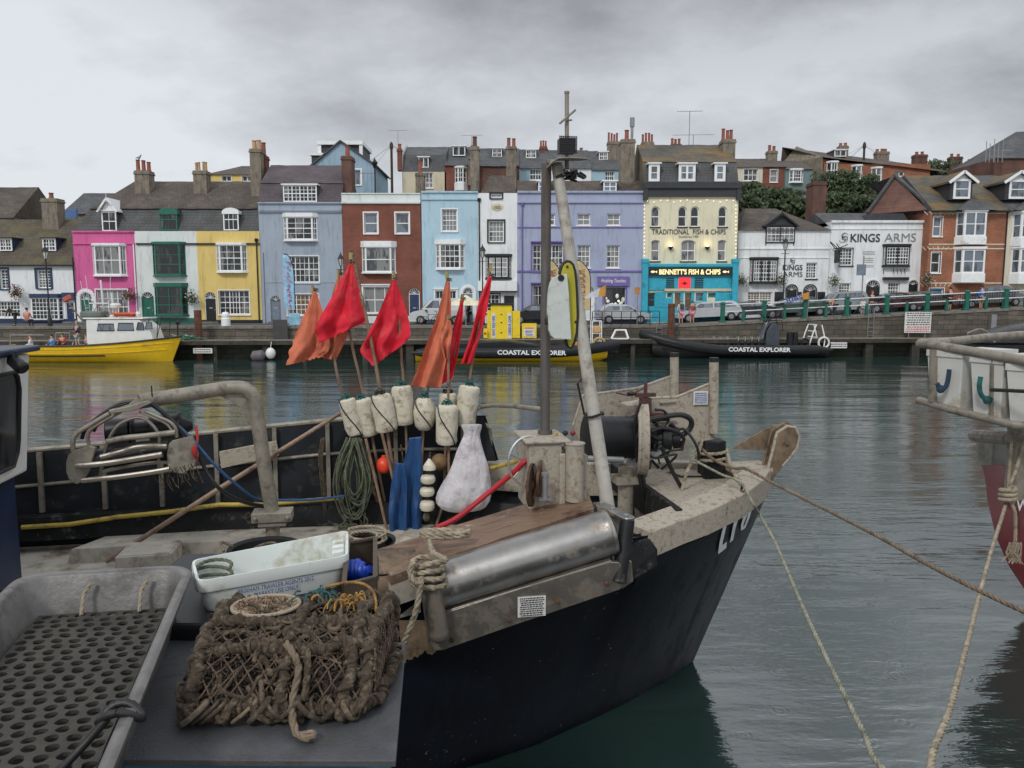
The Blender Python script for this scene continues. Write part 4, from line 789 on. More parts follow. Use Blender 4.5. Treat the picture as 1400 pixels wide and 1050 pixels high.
# blue gable house
h = House('hillside_house', 'blue gable-fronted house with a wide flat-topped dormer on the hill', 'house', 424, 512, 233, 290, 82, W_BLG, HG, depth=9); h.z0 = h.z1-7
zp = at_y(700, 194, 82).z; xc = at_y(466, 210, 82).x; xr = at_y(512, 228, 82).x; xl = at_y(420, 228, 82).x
g = MB(); g.prism([(xl, 82, h.z1-.01), (h.x1, 82, h.z1-.01), (h.x1, 82, h.z1+.6), (xc, 82, zp)], (0,8.9,0)); g.build('gable', W_BLG, h.root, smooth=0)
g = MB(); g.bar((xl-.3, 86.4, h.z1-.1), (xc, 86.4, zp+.1), 9.3, .15); g.bar((h.x1+.3, 86.4, h.z1+.45), (xc, 86.4, zp+.1), 9.3, .15); g.build('roof', SL_GRY, h.root, smooth=0)
g = MB(); a = at_y(437, 200, 84).x; b = at_y(494, 200, 84).x; z1 = at_y(700, 193, 84).z; z0 = at_y(700, 222, 84).z
g.box(a, b, 84, 89, z0, z1-.4, 1); g.box(a-.2, b+.2, 83.7, 89.2, z1-.4, z1, 0); g.box(a-.15, a+.2, 83.8, 84, z0, z1-.4, 0); g.box(b-.2, b+.15, 83.8, 84, z0, z1-.4, 0); g.build('dormer', [WHT, SLATE_BLK], h.root, smooth=0)
g = MB(); a = at_y(426, 210, 83.5).x; g.box(a, a+1.2, 83.4, 86, z0-1, z1-1.6, 1); g.box(a-.15, a+1.3, 83.2, 86, z1-1.6, z1-1.35, 0); g.build('dormer', [WHT, SLATE_BLK], h.root, smooth=0)
h.win(483, 232, 493, 253, cols=1, rows=1, gl=GLS, sur=.15); g = MB()
for i in range(7): x = at_y(480+i*5.4, 245, 80).x; g.tube([(x, 80.4, h.Z(256)), (x, 80.4, h.Z(240))], .03, 5)
g.tube([(at_y(480, 240, 80).x, 80.4, h.Z(240)), (at_y(513, 240, 80).x, 80.4, h.Z(240))], .04, 5); g.build('balcony_rail', GALV, h.root); h.build_wall()
# long terrace
h = back('cream house with dark slate mansard and white end wall, left end of the hill terrace', 551, 610, 235, 201, 80, W_BEIGE, SL_GRY, mans=212); h.win(581, 236, 592, 257, lights=2, cols=1, rows=3, gl=GLW); h.dormer(572, 215, 586, 229, dy=.2, lights=2, cols=1, rows=1); 
g = MB(); g.poly([(h.x0-.03, h.Y-.1, h.z0), (h.x0-.03, h.Y+8, h.z0), (h.x0-.03, h.Y+8, h.z1), (h.x0-.03, h.Y+4, at_y(700, 201, 84).z+.3), (h.x0-.03, h.Y+.2, h.z1+2), (h.x0-.03, h.Y-.1, h.z1)]); g.build('gable_wall', W_WHITE, h.root, smooth=0)
h.chimney(543, 549, 203, 225, 3.5, m=BRK, pots=1, ph=.5); aerial(h.x0-1, 84, at_y(700, 200, 84).z, 1.6, 2.0, h.root, False); h.chimney(568, 580, 236, 262, -6, pots=1, pm=POT_R, ph=1.1, dep=1); h.build_wall()
h = back('red brick house with a white oriel, second from the left in the hill terrace', 608, 640, 226, 201, 80, BRK, SL_GRY); h.bay(622, 230, 638, 250, cols=(1,2,1), rows=3, base=.8); h.dormer(619, 200, 636, 213, dy=1.6, lights=2, cols=1, rows=1); h.build_wall()
h.chimney(640, 652, 214, 245, -1, pots=1, pm=POT_R, ph=1.2)
aerial(at_y(645, 195, 84).x, 84, at_y(700, 200, 84).z, 1.1, 2.2, h.root)
WB = [('pale blue', 710, 744, W_PBL), ('white', 640, 710, BRK_D), ('white rendered', 744, 800, W_WHITE), ('pale blue-grey', 800, 860, W_PBL)]
LB2 = ['brick house with grey slate roof and small dormer, behind the narrow white house', 'pale blue terrace house with white oriel behind the lavender building', 'white terrace house on the hill seen behind the mast', 'powder blue terrace house on the hill beside the big stone chimney']
for (a, b, wl, lb, py) in ((640, 710, BRK_D, LB2[0], 227), (710, 752, W_PBL, LB2[1], 230), (752, 808, W_WHITE, LB2[2], 230), (808, 862, W_PBL, LB2[3], 232)):
    h = back(lb, a, b, py, 203+(a-640)*.02, 80, wl, SL_GRY)
    if a == 640: h.dormer(673, 203, 686, 215, dy=2, lights=2, cols=2, rows=2); h.chimney(692, 706, 200, 250, -3, pots=2, pm=POT_R, ph=1.0, dep=1.2)
    if a == 710: h.dormer(719, 205, 733, 216, dy=2, lights=2, cols=2, rows=2); h.win(724, 231, 748, 246, lights=3, cols=2, rows=2); h.chimney(738, 748, 200, 210, 3.5, m=BRK, pots=3, ph=.6)
    if a == 752: h.win(776, 235, 790, 246, lights=2, cols=2, rows=2); h.chimney(791, 799, 208, 216, 4, m=BRK, pots=1)
    if a == 808: h.dormer(819, 208, 831, 219, dy=2, lights=2, cols=2, rows=2); h.win(827, 234, 840, 247, lights=2, cols=2, rows=2); h.chimney(831, 846, 193, 235, 2, pots=4, pm=POT_R, ph=.9)
    h.build_wall()
# right of the fish and chip shop
h = back('small cream and brick terrace house with stone chimney above the bushes', 1002, 1042, 228, 217, 86, W_CRM2, SL_BRN, drop=8); h.win(1017, 231, 1036, 247, lights=3, cols=1, rows=2, sur=.05); h.build_wall()
h = back('narrow red brick terrace house above the bushes, beside the grey-green one', 1042, 1074, 228, 217, 86, BRK, SL_BRN, drop=8); h.win(1053, 232, 1063, 249, cols=1, rows=2, sur=.06, gl=GLW); h.chimney(1050, 1063, 206, 222, 3, pots=2, ph=.6, m=CHIM); h.build_wall()
h = back('grey-green terrace house above the bushes', 1073, 1110, 231, 220, 85.5, W_NGREY, SL_BRN, drop=8); h.bay(1079, 233, 1098, 249, cols=(1,3,1), rows=3, proj=.3); h.build_wall()
# long brick row stepping down the hill, its bare end wall facing left
h = House('hillside_house', 'long red brick terrace with white bays and bare rendered end wall on the skyline', 'house', 1125, 1270, 224, 300, 88, BRK_O, HG, depth=9); h.z0 = h.z1-9
zr = at_y(700, 203, 92).z; nx = 8; x0, x1 = h.x0-3.8, h.x1; g = MB(); A0 = (x0, 90.5, h.z0); P = lambda x, dy, z: (x, h.Y+dy, z)
g.loft([[Vector(P(h.x0, -.3, at_y(1125, 216, 88).z)), Vector(P(h.x1+2, -.3, at_y(1270, 236, 88).z))], [Vector(P(x0+.6, 4.5, at_y(700, 200, 92).z)), Vector(P(h.x1+2, 4.5, at_y(700, 226, 92).z))], [at_y(1067,226,92.6), Vector(P(h.x1+2, 9, h.z1-2))]]); g.build('roof', SL_BRN, h.root, smooth=0)
g = MB(); L0 = Vector(P(x0-1.4, 4.5, h.z1)); g.poly([Vector(at_y(1067, 226, 92.5)), Vector(at_y(1125, 222, 87.8)), Vector(at_y(1125, 214, 87.8)), Vector(at_y(1089, 200, 92))]); g.poly([Vector(at_y(1067, 300, 92.5)), Vector(at_y(1125, 300, 87.8)), Vector(at_y(1125, 221.9, 87.8)), Vector(at_y(1067, 225.9, 92.5))]); g.build('end_wall', CHIM, h.root, smooth=0)
g = MB(); g.prism([(h.x0, 88.3, h.z1-.01), (h.x0, 88.3, at_y(1125, 216.5, 88).z-.02), (h.x1, 88.3, at_y(1270, 236.5, 88).z-.3)], (0,.3,0)); g.build('upper_wall', BRK_O, h.root, smooth=0)
h.bay(1130, 223, 1146, 244, cols=(1,1,1), lights=2, rows=2, proj=.5, base=.5); h.bay(1164, 228, 1179, 245, cols=(1,1,1), lights=1, rows=2, proj=.5, base=.5); h.bay(1191, 231, 1206, 249, cols=(1,1,1), lights=1, rows=2, proj=.5, base=.5); h.win(1223, 234, 1237, 241, lights=2, cols=1, rows=1)
h.dormer(1141, 205, 1157, 214, dy=1.5, lights=2, cols=1, rows=1, depth=3); h.chimney(1148, 1160, 199, 213, 5, pots=2, ph=.4, m=CHIM); h.chimney(1199, 1216, 207, 219, 5, pots=3, ph=.4, m=CHIM); h.chimney(1251, 1268, 211, 232, 4, pots=2, ph=.4, m=BRK_D); h.build_wall()
h = back('far brick house with two stout chimneys on the right skyline', 1268, 1370, 236, 226, 96, BRK_D, SL_BRN, drop=6); h.chimney(1300, 1316, 214, 232, 3, pots=2, m=BRK_D, ph=.4); h.chimney(1325, 1338, 221, 234, 3, pots=2, m=BRK_D, ph=.4); h.build_wall()
h = back('dark stone church-like gable with scaffolding at the right edge of the skyline', 1358, 1520, 216, 180, 78, BRK_D, SL_GRY, drop=9, hip=(4.5,0)); g = MB()
for px in (1357, 1362, 1368, 1374, 1380):
    x = at_y(px, 205, 76).x; g.tube([(x, 77, at_y(700, 222, 77).z), (x, 77, at_y(700, 190+(px % 4)*3, 77).z)], .04, 5)
for py in (206, 214): g.tube([at_y(1352, py, 77), at_y(1385, py, 77)], .04, 5)
g.tube([at_y(1360, 222, 77), at_y(1360, 190, 77)], .03, 5); g.build('scaffolding', GALV, h.root); h.build_wall()
# gable wall behind the pub (side of the brick house seen over the pub roof)
h = House('hillside_house', 'bare red brick gable wall rising behind the pub roof', 'house', 1188, 1268, 291, 330, 64.5, BRK_D, HG, depth=8); h.z0 = 3
zt = at_y(700, 240, 68).z; g = MB(); g.poly([(h.x0, 66, h.z1), (h.x1, 64.6, h.z1), (at_y(1222, 240, 68).x, 66.5, at_y(1222, 240, 66.5).z)]); 
pa, pb, pc = at_y(1186, 293, 64.4), at_y(1268, 287, 61), at_y(1222, 241, 65)
g.poly([pa, pb, pc]); g.build('gable', BRK_D, h.root, smooth=0); g = MB(); g.bar(pa+V((-.1,-.15,.1)), pc+V((0,-.15,.1)), .3, .14); g.bar(pc+V((0,-.15,.1)), pb+V((.3,-.15,.1)), .3, .14); g.poly([pc, pb, pb+V((2,6,0)), pc+V((.5,6,.1))]); g.build('roof', SL_GRY, h.root, smooth=0); h.build_wall()
# bushes
def bush(cx, cy, cz, rx, ry, rz, n, seed, label, group, mats=(LEAF, LEAF2), ls=.22, name='bush', trunk=True):
    rnd = random.Random(seed); t = thing(name, label, 'tree' if name == 'tree' else 'bush', (cx, cy, cz-rz), group); g = MB(); clumps = []
    for i in range(26):
        a = rnd.uniform(0, 6.28); r = rnd.random()**.5; zz = rnd.uniform(-.7, .9); k = math.sqrt(max(.1, 1-zz*zz*.8)); clumps.append((V((cx+math.cos(a)*r*rx*k, cy+math.sin(a)*r*ry*k, cz+zz*rz)), rnd.uniform(.22, .42), rnd.random()))
    for i in range(n):
        c, s, d = rnd.choice(clumps); u = V((rnd.gauss(0,1), rnd.gauss(0,1), rnd.gauss(0,1))).normalized()*rnd.uniform(.55, 1.05); p = c+V((u.x*rx*s, u.y*ry*s, u.z*rz*s))
        a = V((rnd.gauss(0,1), rnd.gauss(0,1), rnd.gauss(0,1))).normalized(); b = a.orthogonal().normalized(); l = ls*rnd.uniform(.6, 1.4); q = a.cross(b)
        g.add([p-b*l, p+a*l*.45, p+b*l, p-a*l*.45], [(0,1,2,3)], 1 if (d > .6) ^ (rnd.random() < .25) else 0)
    g.build('foliage', list(mats), t, smooth=0)
    if trunk:
        k = MB(); 
        for i in range(5): k.tube([(cx+rnd.uniform(-.2,.2)*rx, cy, cz-rz*1.6), (cx+rnd.uniform(-.4,.4)*rx, cy, cz), (cx+rnd.uniform(-.7,.7)*rx, cy+rnd.uniform(-.3,.3), cz+rz*.6)], [.15, .1, .04], 6)
        k.build('trunk', BARK, t)
    return t
BG = 'bushes on the bank behind the pub'
BL = ['bushy tree on the bank, directly right of the fish and chip shop', 'dark bushy tree on the bank below the grey-green house', 'low bushy tree on the bank left of the brick chimney stack', 'tall bushy tree on the bank just right of the brick chimney stack', 'broad bushy tree on the bank above the pub parapet', 'low bushy tree behind the brick chimney stack of the pub', 'lowest bushy tree on the bank behind the hipped pub roof', 'low bushy tree on the bank below the taller one, above the grey pub roof', 'bushy tree on the bank beside the bare brick gable', 'thin bushy growth under the wall of the narrow brick house']
for i, (px, py, Y, rx, rz) in enumerate(((1012, 268, 76, 2.4, 1.6), (1045, 280, 75, 2.2, 1.4), (1080, 285, 74, 2.4, 1.2), (1145, 268, 76, 2.4, 2.2), (1180, 270, 75, 2.4, 1.9), (1108, 291, 73, 2.4, 1.2), (1020, 290, 72, 2.2, 1.5), (1160, 287, 73, 2.8, 1.4), (1203, 264, 80, 2.2, 1.7), (1062, 270, 80, 2.2, .8))):
    p = at_y(px, py, Y); bush(p.x, p.y, p.z, rx, 1.8, rz, 2600, 40+i, BL[i], BG)
for i, (px, py, Y) in enumerate(((1280, 235, 92), (1290, 233, 91))):
    p = at_y(px, py, Y); bush(p.x, p.y, p.z, 2.2, 1.5, 1.1, 900, 60+i, ['small bush on the skyline between the brick chimneys, the left of two', 'small bush on the skyline between the brick chimneys, the right of two'][i], 'skyline bushes')
# ------------------------------------------------------------------ the moored fishing boat in the foreground
BU = V((math.cos(R(10)), math.sin(R(10)), 0)); BN = V((-BU.y, BU.x, 0)); BO = V((2.9, 8.6, 0))
def bw(s, t, z): return BO-BU*s+BN*t+V((0,0,z))
def at_t(px, py, t): return at_p(px, py, bw(0, t, 0), BN)
def at_s(px, py, s): return at_p(px, py, bw(s, 0, 0), BU)
def bst(p): d = p-BO; return (-(d.dot(BU)), d.dot(BN), p.z)
def interp(tab, x):
    if x <= tab[0][0]: return tab[0][1]
    for (a, va), (b, vb) in zip(tab, tab[1:]):
        if x <= b: return va+(vb-va)*(x-a)/(b-a)
    return tab[-1][1]
GT = [(0,.05),(.3,.42),(.7,.80),(1.2,1.13),(1.9,1.47),(2.6,1.72),(3.4,1.9),(4.4,2.0),(6,2.05),(9,2.0),(11,1.8)]
WT = [(0,.0),(.5,.36),(1.26,.81),(2.5,1.41),(4,1.78),(6,1.9),(9,1.85),(11,1.6)]
ZN = [(0,1.97),(1.9,1.80),(1.95,2.04),(5,2.0),(11,2.15)]; ZF = [(0,1.97),(1.9,1.84),(2.8,2.0),(3.0,2.66),(4.5,2.66),(8.6,2.34),(11,2.3)]
AS = [0,.08,.18,.3,.5,.7,.95,1.2,1.5,1.9,1.95,2.3,2.8,3.0,3.4,3.9,4.4,5,6,7,8,9,10,11]
def stem(z): return .82-z*.82/1.97 if z >= 0 else .82-z*.5
def half(a, z, zg):
    g = interp(GT, a); w_ = interp(WT, a)
    if z >= 0: return w_+(g-w_)*min(1, z/zg)**1.15
    return w_*(1+z*.6)
def hp(a, z, zg, sg, inset=0): st = stem(z); return bw(st+a*(11.5-st)/11.5+inset*.5, sg*max(0, half(a, z, zg)-inset), z)
def spline(P, k=5):
    Q = []
    for i in range(len(P)-1):
        p0, p1, p2, p3 = P[max(0,i-1)], P[i], P[i+1], P[min(len(P)-1,i+2)]
        for j in range(k): t = j/k; Q.append(.5*((2*p1)+(p2-p0)*t+(2*p0-5*p1+4*p2-p3)*t*t+(3*p1-p0-3*p2+p3)*t**3))
    return Q+[P[-1]]
boat = thing('fishing_boat', 'black hulled fishing boat with cream gunwales, moored in front of the near quay', 'fishing boat', BO-BU*5)
g = MB()
for sg, zt in ((-1, ZN), (1, ZF)):
    rows = []
    for a in AS:
        zg = interp(zt, a); zr = min(zg, 2.05); lv = [zg] + [zr*k for k in (.93,.8,.6,.4,.2,.08,0)] + [-.3,-.7]
        rows.append([hp(a, z, zr, sg) if z <= zr else hp(a, zr, zr, sg)+V((0,0,z-zr)) for z in lv]+[bw(1.1+a, 0, -.95)])
    g.loft(rows, flip=(sg > 0))
tr = [hp(11, z, 2.05, s_) for s_ in (-1, 1) for z in ((2.0, 1, 0, -.7) if s_ < 0 else (-.7, 0, 1, 2.0))]; g.poly(tr)
g.build('hull', NAVYH, boat, smooth=50)
g = MB()                                                        # inner bulwark lining
for sg, zt in ((-1, ZN), (1, ZF)):
    rows = []
    for a in AS[6:]:
        zg = interp(zt, a); zr = min(zg, 2.05); rows.append([hp(a, min(zg, zr), zr, sg, .07)+V((0,0,max(0, zg-zr))), hp(a, 1.6, zr, sg, .07), hp(a, 1.15, zr, sg, .07)])
    g.loft(rows, flip=(sg < 0))
g.build('bulwark_lining', BULK, boat, smooth=50)
g = MB()
for a0, a1, tx in ((1.3, 11, 0),):
    g.poly([hp(a, 1.2, 2.0, -1, .04) for a in (.9,1.2,1.5,1.9,2.3,2.8,3.4,4.4,6,9,11)]+[hp(a, 1.2, 2.0, 1, .04) for a in (11,9,6,4.4,3.4,2.8,2.3,1.9,1.5,1.2,.9)])
g.build('deck', OLDW, boat, smooth=0)
# cream cap rail round the bow
g = MB()
for sg, amax in ((-1, 1.93), (1, 2.9)):
    rows = []
    for a in [x for x in AS if x <= amax]+[amax]:
        zl = interp(ZN if a < 1.9 else [(0,1.97),(1.9,1.8),(2.9,1.85)], a); zu = 2.27-.20*min(1, a/1.9); P = hp(a, zl, zl, sg); st = a*(11.5)/11.5
        gi = interp(GT, a); wd = min(.24, gi*.9)
        O = bw(stem(zl)+a-.03, sg*(gi+.03), zl+.035*min(1, (2.1-a)/.5 if a < 2.1 else 0)); U = bw(stem(zl)+a-.06+(.02 if a < .2 else 0), sg*(gi+.015), zu); I = bw(stem(zl)+a+.1, sg*(gi-wd), zu+.03); J = bw(stem(zl)+a+.1, sg*(gi-wd), zl-.1)
        rows.append([O, U, I, J])
    g.loft(rows, flip=(sg > 0)); g.poly(rows[-1])
g.build('bow_cap_rail', OLDW2, boat, smooth=25, bevel=.012)
g = MB()                                                        # foredeck
pts = [bw(stem(1.9)+a, -interp(GT, a)+.12, 2.13) for a in (.15,.3,.5,.7,.95,1.2,1.45)]+[bw(stem(1.9)+a, interp(GT, a)-.12, 2.13) for a in (1.45,1.2,.95,.7,.5,.3,.15)]
g.prism(pts, (0,0,-.05)); g.build('foredeck', OLDW2, boat, smooth=0)
g = MB(); e = bw(1.5, 0, 0); g.obox(bw(1.5, 0, 2.0), BN*1.12, BU*.035, V((0,0,.16))); g.build('foredeck_coaming', BULK2, boat, bevel=.01)
g = MB(); g.poly([hp(.95, 1.21, 2, -1, .06), hp(.95, 1.21, 2, 1, .06), hp(1.15, 1.86, 2, 1, .1), hp(1.15, 1.86, 2, -1, .1)]); g.obox(bw(1.24, .3, 1.5), BN*.35, BU*.04, V((0,0,.26))); g.build('cuddy_front', OLDW, boat, smooth=0)
# black shoulder block where the cap rail ends (near side)
g = MB(); c0 = at_t(786, 770, -1.72)
pa = [at_t(752, 742, -1.60), at_t(888, 735, -1.50), at_t(900, 752, -1.56), at_t(900, 775, -1.56), at_t(835, 812, -1.72), at_t(752, 800, -1.74)]
g.prism(pa, BN*.22); g.build('shoulder_block', BULK2, boat, smooth=0, bevel=.025)
# near side gunwale box carrying the timber shelf
A_ = at_z(534, 787, 2.03); B_ = at_z(812, 694, 2.31); D_ = at_z(512, 752, 2.04); C_p = at_z(800, 664, 2.33)
def shelf_side(name, P, Q, drop, m): pass
g = MB(); dn = V((0,0,-.06)); g.prism([A_+dn, D_+dn, C_p+dn, B_+dn], (0,0,-.2)); g.build('shelf_casing', OLDW, boat, smooth=0)
E_ = at_z(560, 812, 2.02)
# planks of the shelf with worn, chipped edges
N_ = 16; rows = []
g = MB()
for k, (f0, f1) in enumerate(((0, .34), (.345, .68), (.685, 1.0))):
    top = []; 
    for i in range(N_+1):
        t = i/N_; P = A_.lerp(B_, t); Q = D_.lerp(C_p, t); j = random.uniform(-.012, .012) if k == 0 else 0
        top.append([P.lerp(Q, f0)+V((0, j, random.uniform(-.004,.004))), P.lerp(Q, f1)])
    g.loft([[r[0]+V((0,0,-.07)), r[0], r[1], r[1]+V((0,0,-.07))] for r in top])
    for r in (top[0], top[-1]): g.poly([r[0]+V((0,0,-.07)), r[0], r[1], r[1]+V((0,0,-.07))])
g.build('timber_shelf', WOODC, boat, smooth=0)
# dented brown quarter piece between fish box and bollard
g = MB(); rows = []
for i in range(9):
    t = i/8; P = at_t(512+i*9.5, 760-i*.5+ (8 if i == 0 else 0), -1.9+.0*i)
    a0 = at_t(508+t*58, 752-t*4, -1.62); a1 = at_t(512+t*62, 766+t*8, -1.9); a2 = at_t(516+t*60, 790+t*4, -2.0); a3 = at_t(518+t*58, 822-t*26, -2.02)
    rows.append([a0, a1, a2, a3])
g.loft(rows); g.build('gunwale_end', BRN, boat, smooth=60, solid=.01)
g = MB(); g.prism([at_t(520,822,-1.93), at_t(572,795,-1.93), at_t(576,838,-1.93), at_t(524,852,-1.93)], BN*.1); g.obox(at_t(527,822,-1.96), BU*.04, BN*.03, V((0,0,.06))); g.build('side_plate', OLDW, boat, smooth=0, bevel=.01)
g = MB(); rows = []
for i in range(71):                                             # scuffed patch of bare hull below
    t = i/70; q = 10*mnoise.noise(V((t*5, 0, 2)))+3*mnoise.noise(V((t*16, 3, 2))); rows.append([at_t(545+t*62, 848, -2.035), at_t(548+t*60, 880+q*.5, -2.03), at_t(551+t*57, 905+q-t*20, -2.015)])
g.loft(rows); g.build('bare_patch', BRN, boat, smooth=60)
# stainless shooting roller and its hanging plate
rs = at_t(836, 727, -1.96); re_ = at_t(580, 806, -2.0); ax = (rs-re_).normalized()
g = MB(); rr = .192; prof = [(.02,0),(.17,0),(rr,.012),(rr+.004,.03),(rr,.05)]+[(rr, .05+i*((rs-re_).length-.1)/12) for i in range(1, 13)]+[(rr+.006,(rs-re_).length-.04),(rr,(rs-re_).length-.01),(rr-.03,(rs-re_).length),(rr-.04,(rs-re_).length-.02),(.02,(rs-re_).length-.02)]
g.lathe(re_, prof, 40, axis=ax); g.build('roller', STEEL, boat, smooth=40)
g = MB()
pl = [(603,846),(607,838),(700,808),(834,768),(846,769),(856,782),(857,794),(848,806),(700,856),(606,889),(594,890),(588,880),(585,845)]
g.prism([at_t(x, y, -2.13) for x, y in pl], BN*.05)
g.prism([at_t(600,838,-2.13), at_t(836,766,-2.13), at_t(836,766,-2.13)+BN*.32+V((0,0,.03)), at_t(600,838,-2.13)+BN*.32+V((0,0,.03))], (0,0,-.012)); pl_ = g.build('hanging_plate', STEEL_D, boat, smooth=30, bevel=.012)
for x, y in ((618,875),(695,847),(762,822),(829,797)): g = MB(); g.lathe(at_t(x, y, -2.135), [(.02,0),(.018,.014),(.008,.018)], 10, axis=-BN); g.build('bolt', RUST, pl_)
g = MB(); cst = at_t(727, 829, -2.137); g.obox(cst, BU*.115, BN*.002, V((0,0,.085))); st_ = g.build('sticker', SIGNW, pl_, smooth=0); g = MB(); illegible(g, cst-BN*.004, BU*.22, V((0,0,.16)), 9, random.Random(4), .002); g.build('lettering', TEXTD, st_, smooth=0)
g = MB(); mid = at_t(715, 862, -2.05); 
# bollard bracket (left)
bt = at_t(585, 776, -2.18); bb = at_t(600, 865, -2.22)
g = MB(); g.tube([bt+V((0,0,.02)), bt, bb], .078, 20, caps=True); g.tube([bt+V((0,0,.021)), bt+V((0,0,.02))], .062, 20, mi=1); g.ball(bb, .08, 16); g.prism([at_t(572,790,-2.1), at_t(583,790,-2.1), at_t(600,880,-2.1), at_t(586,880,-2.1)], BN*.06); g.build('bollard', [STEEL_D, BULK2], boat, smooth=40)
# right bracket with upright roller
g = MB(); a_ = at_z(818, 686, 2.36); b_ = at_z(858, 706, 2.36); d_ = (b_-a_); sd_ = d_.cross(V((0,0,1))).normalized()*.06
arc = [b_+sd_*math.cos(t*.35)+d_.normalized()*.06*math.sin(t*.35) for t in range(10)]
g.prism([a_+sd_]+arc+[a_-sd_], (0,0,-.035)); g.box(0,0,0,0,0,0) if False else None; brk_ = g.build('roller_bracket', STEEL, boat, smooth=30, bevel=.006)
for f in (.12, .5, .95): q = MB(); q.lathe(a_.lerp(b_, f), [(.022,0),(.022,.012),(.01,.016)], 8); q.build('bolt', GALV, brk_)
g = MB(); g.cyl(b_+V((0,0,-.036)), at_t(846, 796, -2.12), .062, 20); g.build('upright_roller', BULK2, boat, smooth=40)
g = MB(); g.prism([at_t(815,690,-1.75), at_t(848,705,-1.75), at_t(850,770,-1.8), at_t(838,770,-1.8)], BN*.03); g.prism([at_t(846,760,-2.05), at_t(864,768,-2.05), at_t(866,795,-2.05), at_t(850,806,-2.05)], BN*.04); g.build('end_plate', STEEL_D, boat, smooth=0, bevel=.006)
# registration letters on the bow: L T 6, mapped onto the flared hull
def hull_uv(a, z, off=.012): zr = interp(ZN, a) if a < 1.9 else 2.04; p = hp(a, z, zr, -1); q = hp(a+.02, z, zr, -1); r_ = hp(a, z+.02, zr, -1); n = (q-p).cross(r_-p).normalized(); n = n if n.dot(-BN) > 0 else -n; return p+n*off
def stroke(g, pts, w):   # pts (a,z)
    for (a0, z0), (a1, z1) in zip(pts, pts[1:]):
        k = 5; L_ = math.hypot(a1-a0, z1-z0); nx, nz = -(z1-z0)/L_*w/2, (a1-a0)/L_*w/2
        rows = [[hull_uv(a0+(a1-a0)*i/k+nx, z0+(z1-z0)*i/k+nz), hull_uv(a0+(a1-a0)*i/k-nx, z0+(z1-z0)*i/k-nz)] for i in range(k+1)]; g.loft(rows)
GRID = []
for i in range(50):
    for j in range(40):
        a, z = .02+i*.035, 1.15+j*.021; q = hull_uv(a, z)-CAM; GRID.append((700+1050*q.dot(RT)/q.dot(FW), 525-1050*q.dot(UPV)/q.dot(FW), a, z))
def hull_px(x, y): c_ = sorted(GRID, key=lambda t: (t[0]-x)**2+(t[1]-y)**2)[:4]; w_ = [1/(.01+(t[0]-x)**2+(t[1]-y)**2) for t in c_]; return hull_uv(sum(t[2]*k for t, k in zip(c_, w_))/sum(w_), sum(t[3]*k for t, k in zip(c_, w_))/sum(w_), .016)
for strips in ([[((989,718),(994,714)),((986,730),(991,727)),((983,742),(988,740)),((981,757),(987,752))],[((985,747),(982,757)),((993,740),(992,749))]], [[((1004,706),(1009,702)),((1001,722),(1006,718)),((997,742),(1002,738))]],
               [[((1022,688),(1025,694)),((1017,702),(1021,703)),((1012,718),(1016,717)),((1013,725),(1016,720)),((1018,722),(1018,717)),((1024,708),(1021,707)),((1027,698),(1023,700)),((1024,694),(1021,699))]]):
    g = MB()
    for st in strips: g.loft([[hull_px(*p_), hull_px(*q_)] for p_, q_ in st])
    g.build('registration_letter', TEXTW, boat, smooth=0)
# bow roller cheeks
def cheek(t):
    pts = [(1043,676),(1049,648),(1063,592),(1077,583),(1088,585),(1093,597),(1090,612),(1078,628),(1070,637)]
    P = [at_t(x, y, -.12) for x, y in pts]; off = BN*(t+.12)
    g = MB(); g.prism([p+off for p in P], BN*.025, 0)
    g.tube([p+off+BN*.012 for p in P[1:]], .018, 8, 1); return g
ck = cheek(-.12).build('bow_cheek', [BRN, OLDW2], boat, smooth=30); cheek(.0).build('bow_cheek', [BRN, BRN], boat, smooth=30)
g = MB(); rc_ = at_t(1076, 605, -.12); g.lathe(rc_-BN*.02, [(.03,0),(.03,.03)], 12, axis=BN); g.cyl(rc_+BN*.02, rc_+BN*.33, .05, 14); g.build('bow_roller', BRN, boat)
g = MB(); g.prism([bw(-.02,-.12,2.28), bw(.45,-.14,2.28), bw(.45,.25,2.28), bw(-.02,.22,2.3)], (0,0,-.05)); g.build('roller_bed', OLDW2, boat, smooth=0)
g = MB(); g.prism([at_t(x, y, .03) for x, y in ((1000,614),(1046,587),(1076,577),(1084,581),(1064,598),(1054,616))], BN*.02); g.build('side_gusset', BRN, boat, smooth=0)
# hatch and mooring post
g = MB(); hc = [(s, t) for s, t in ((.55,.25),(.95,.3),(1.0,.62),(.6,.55))]; g.prism([bw(s, t-.1, 2.15) for s, t in hc], (0,0,.015)); g.build('deck_hatch', OLDW2, boat, smooth=0, bevel=.006)
g = MB(); pb = at_z(972, 652, 2.13); g.obox(pb+V((0,0,.22)), BU*.125, BN*.11, V((0,0,.22))); g.build('mooring_post', BULK2, boat, bevel=.015)
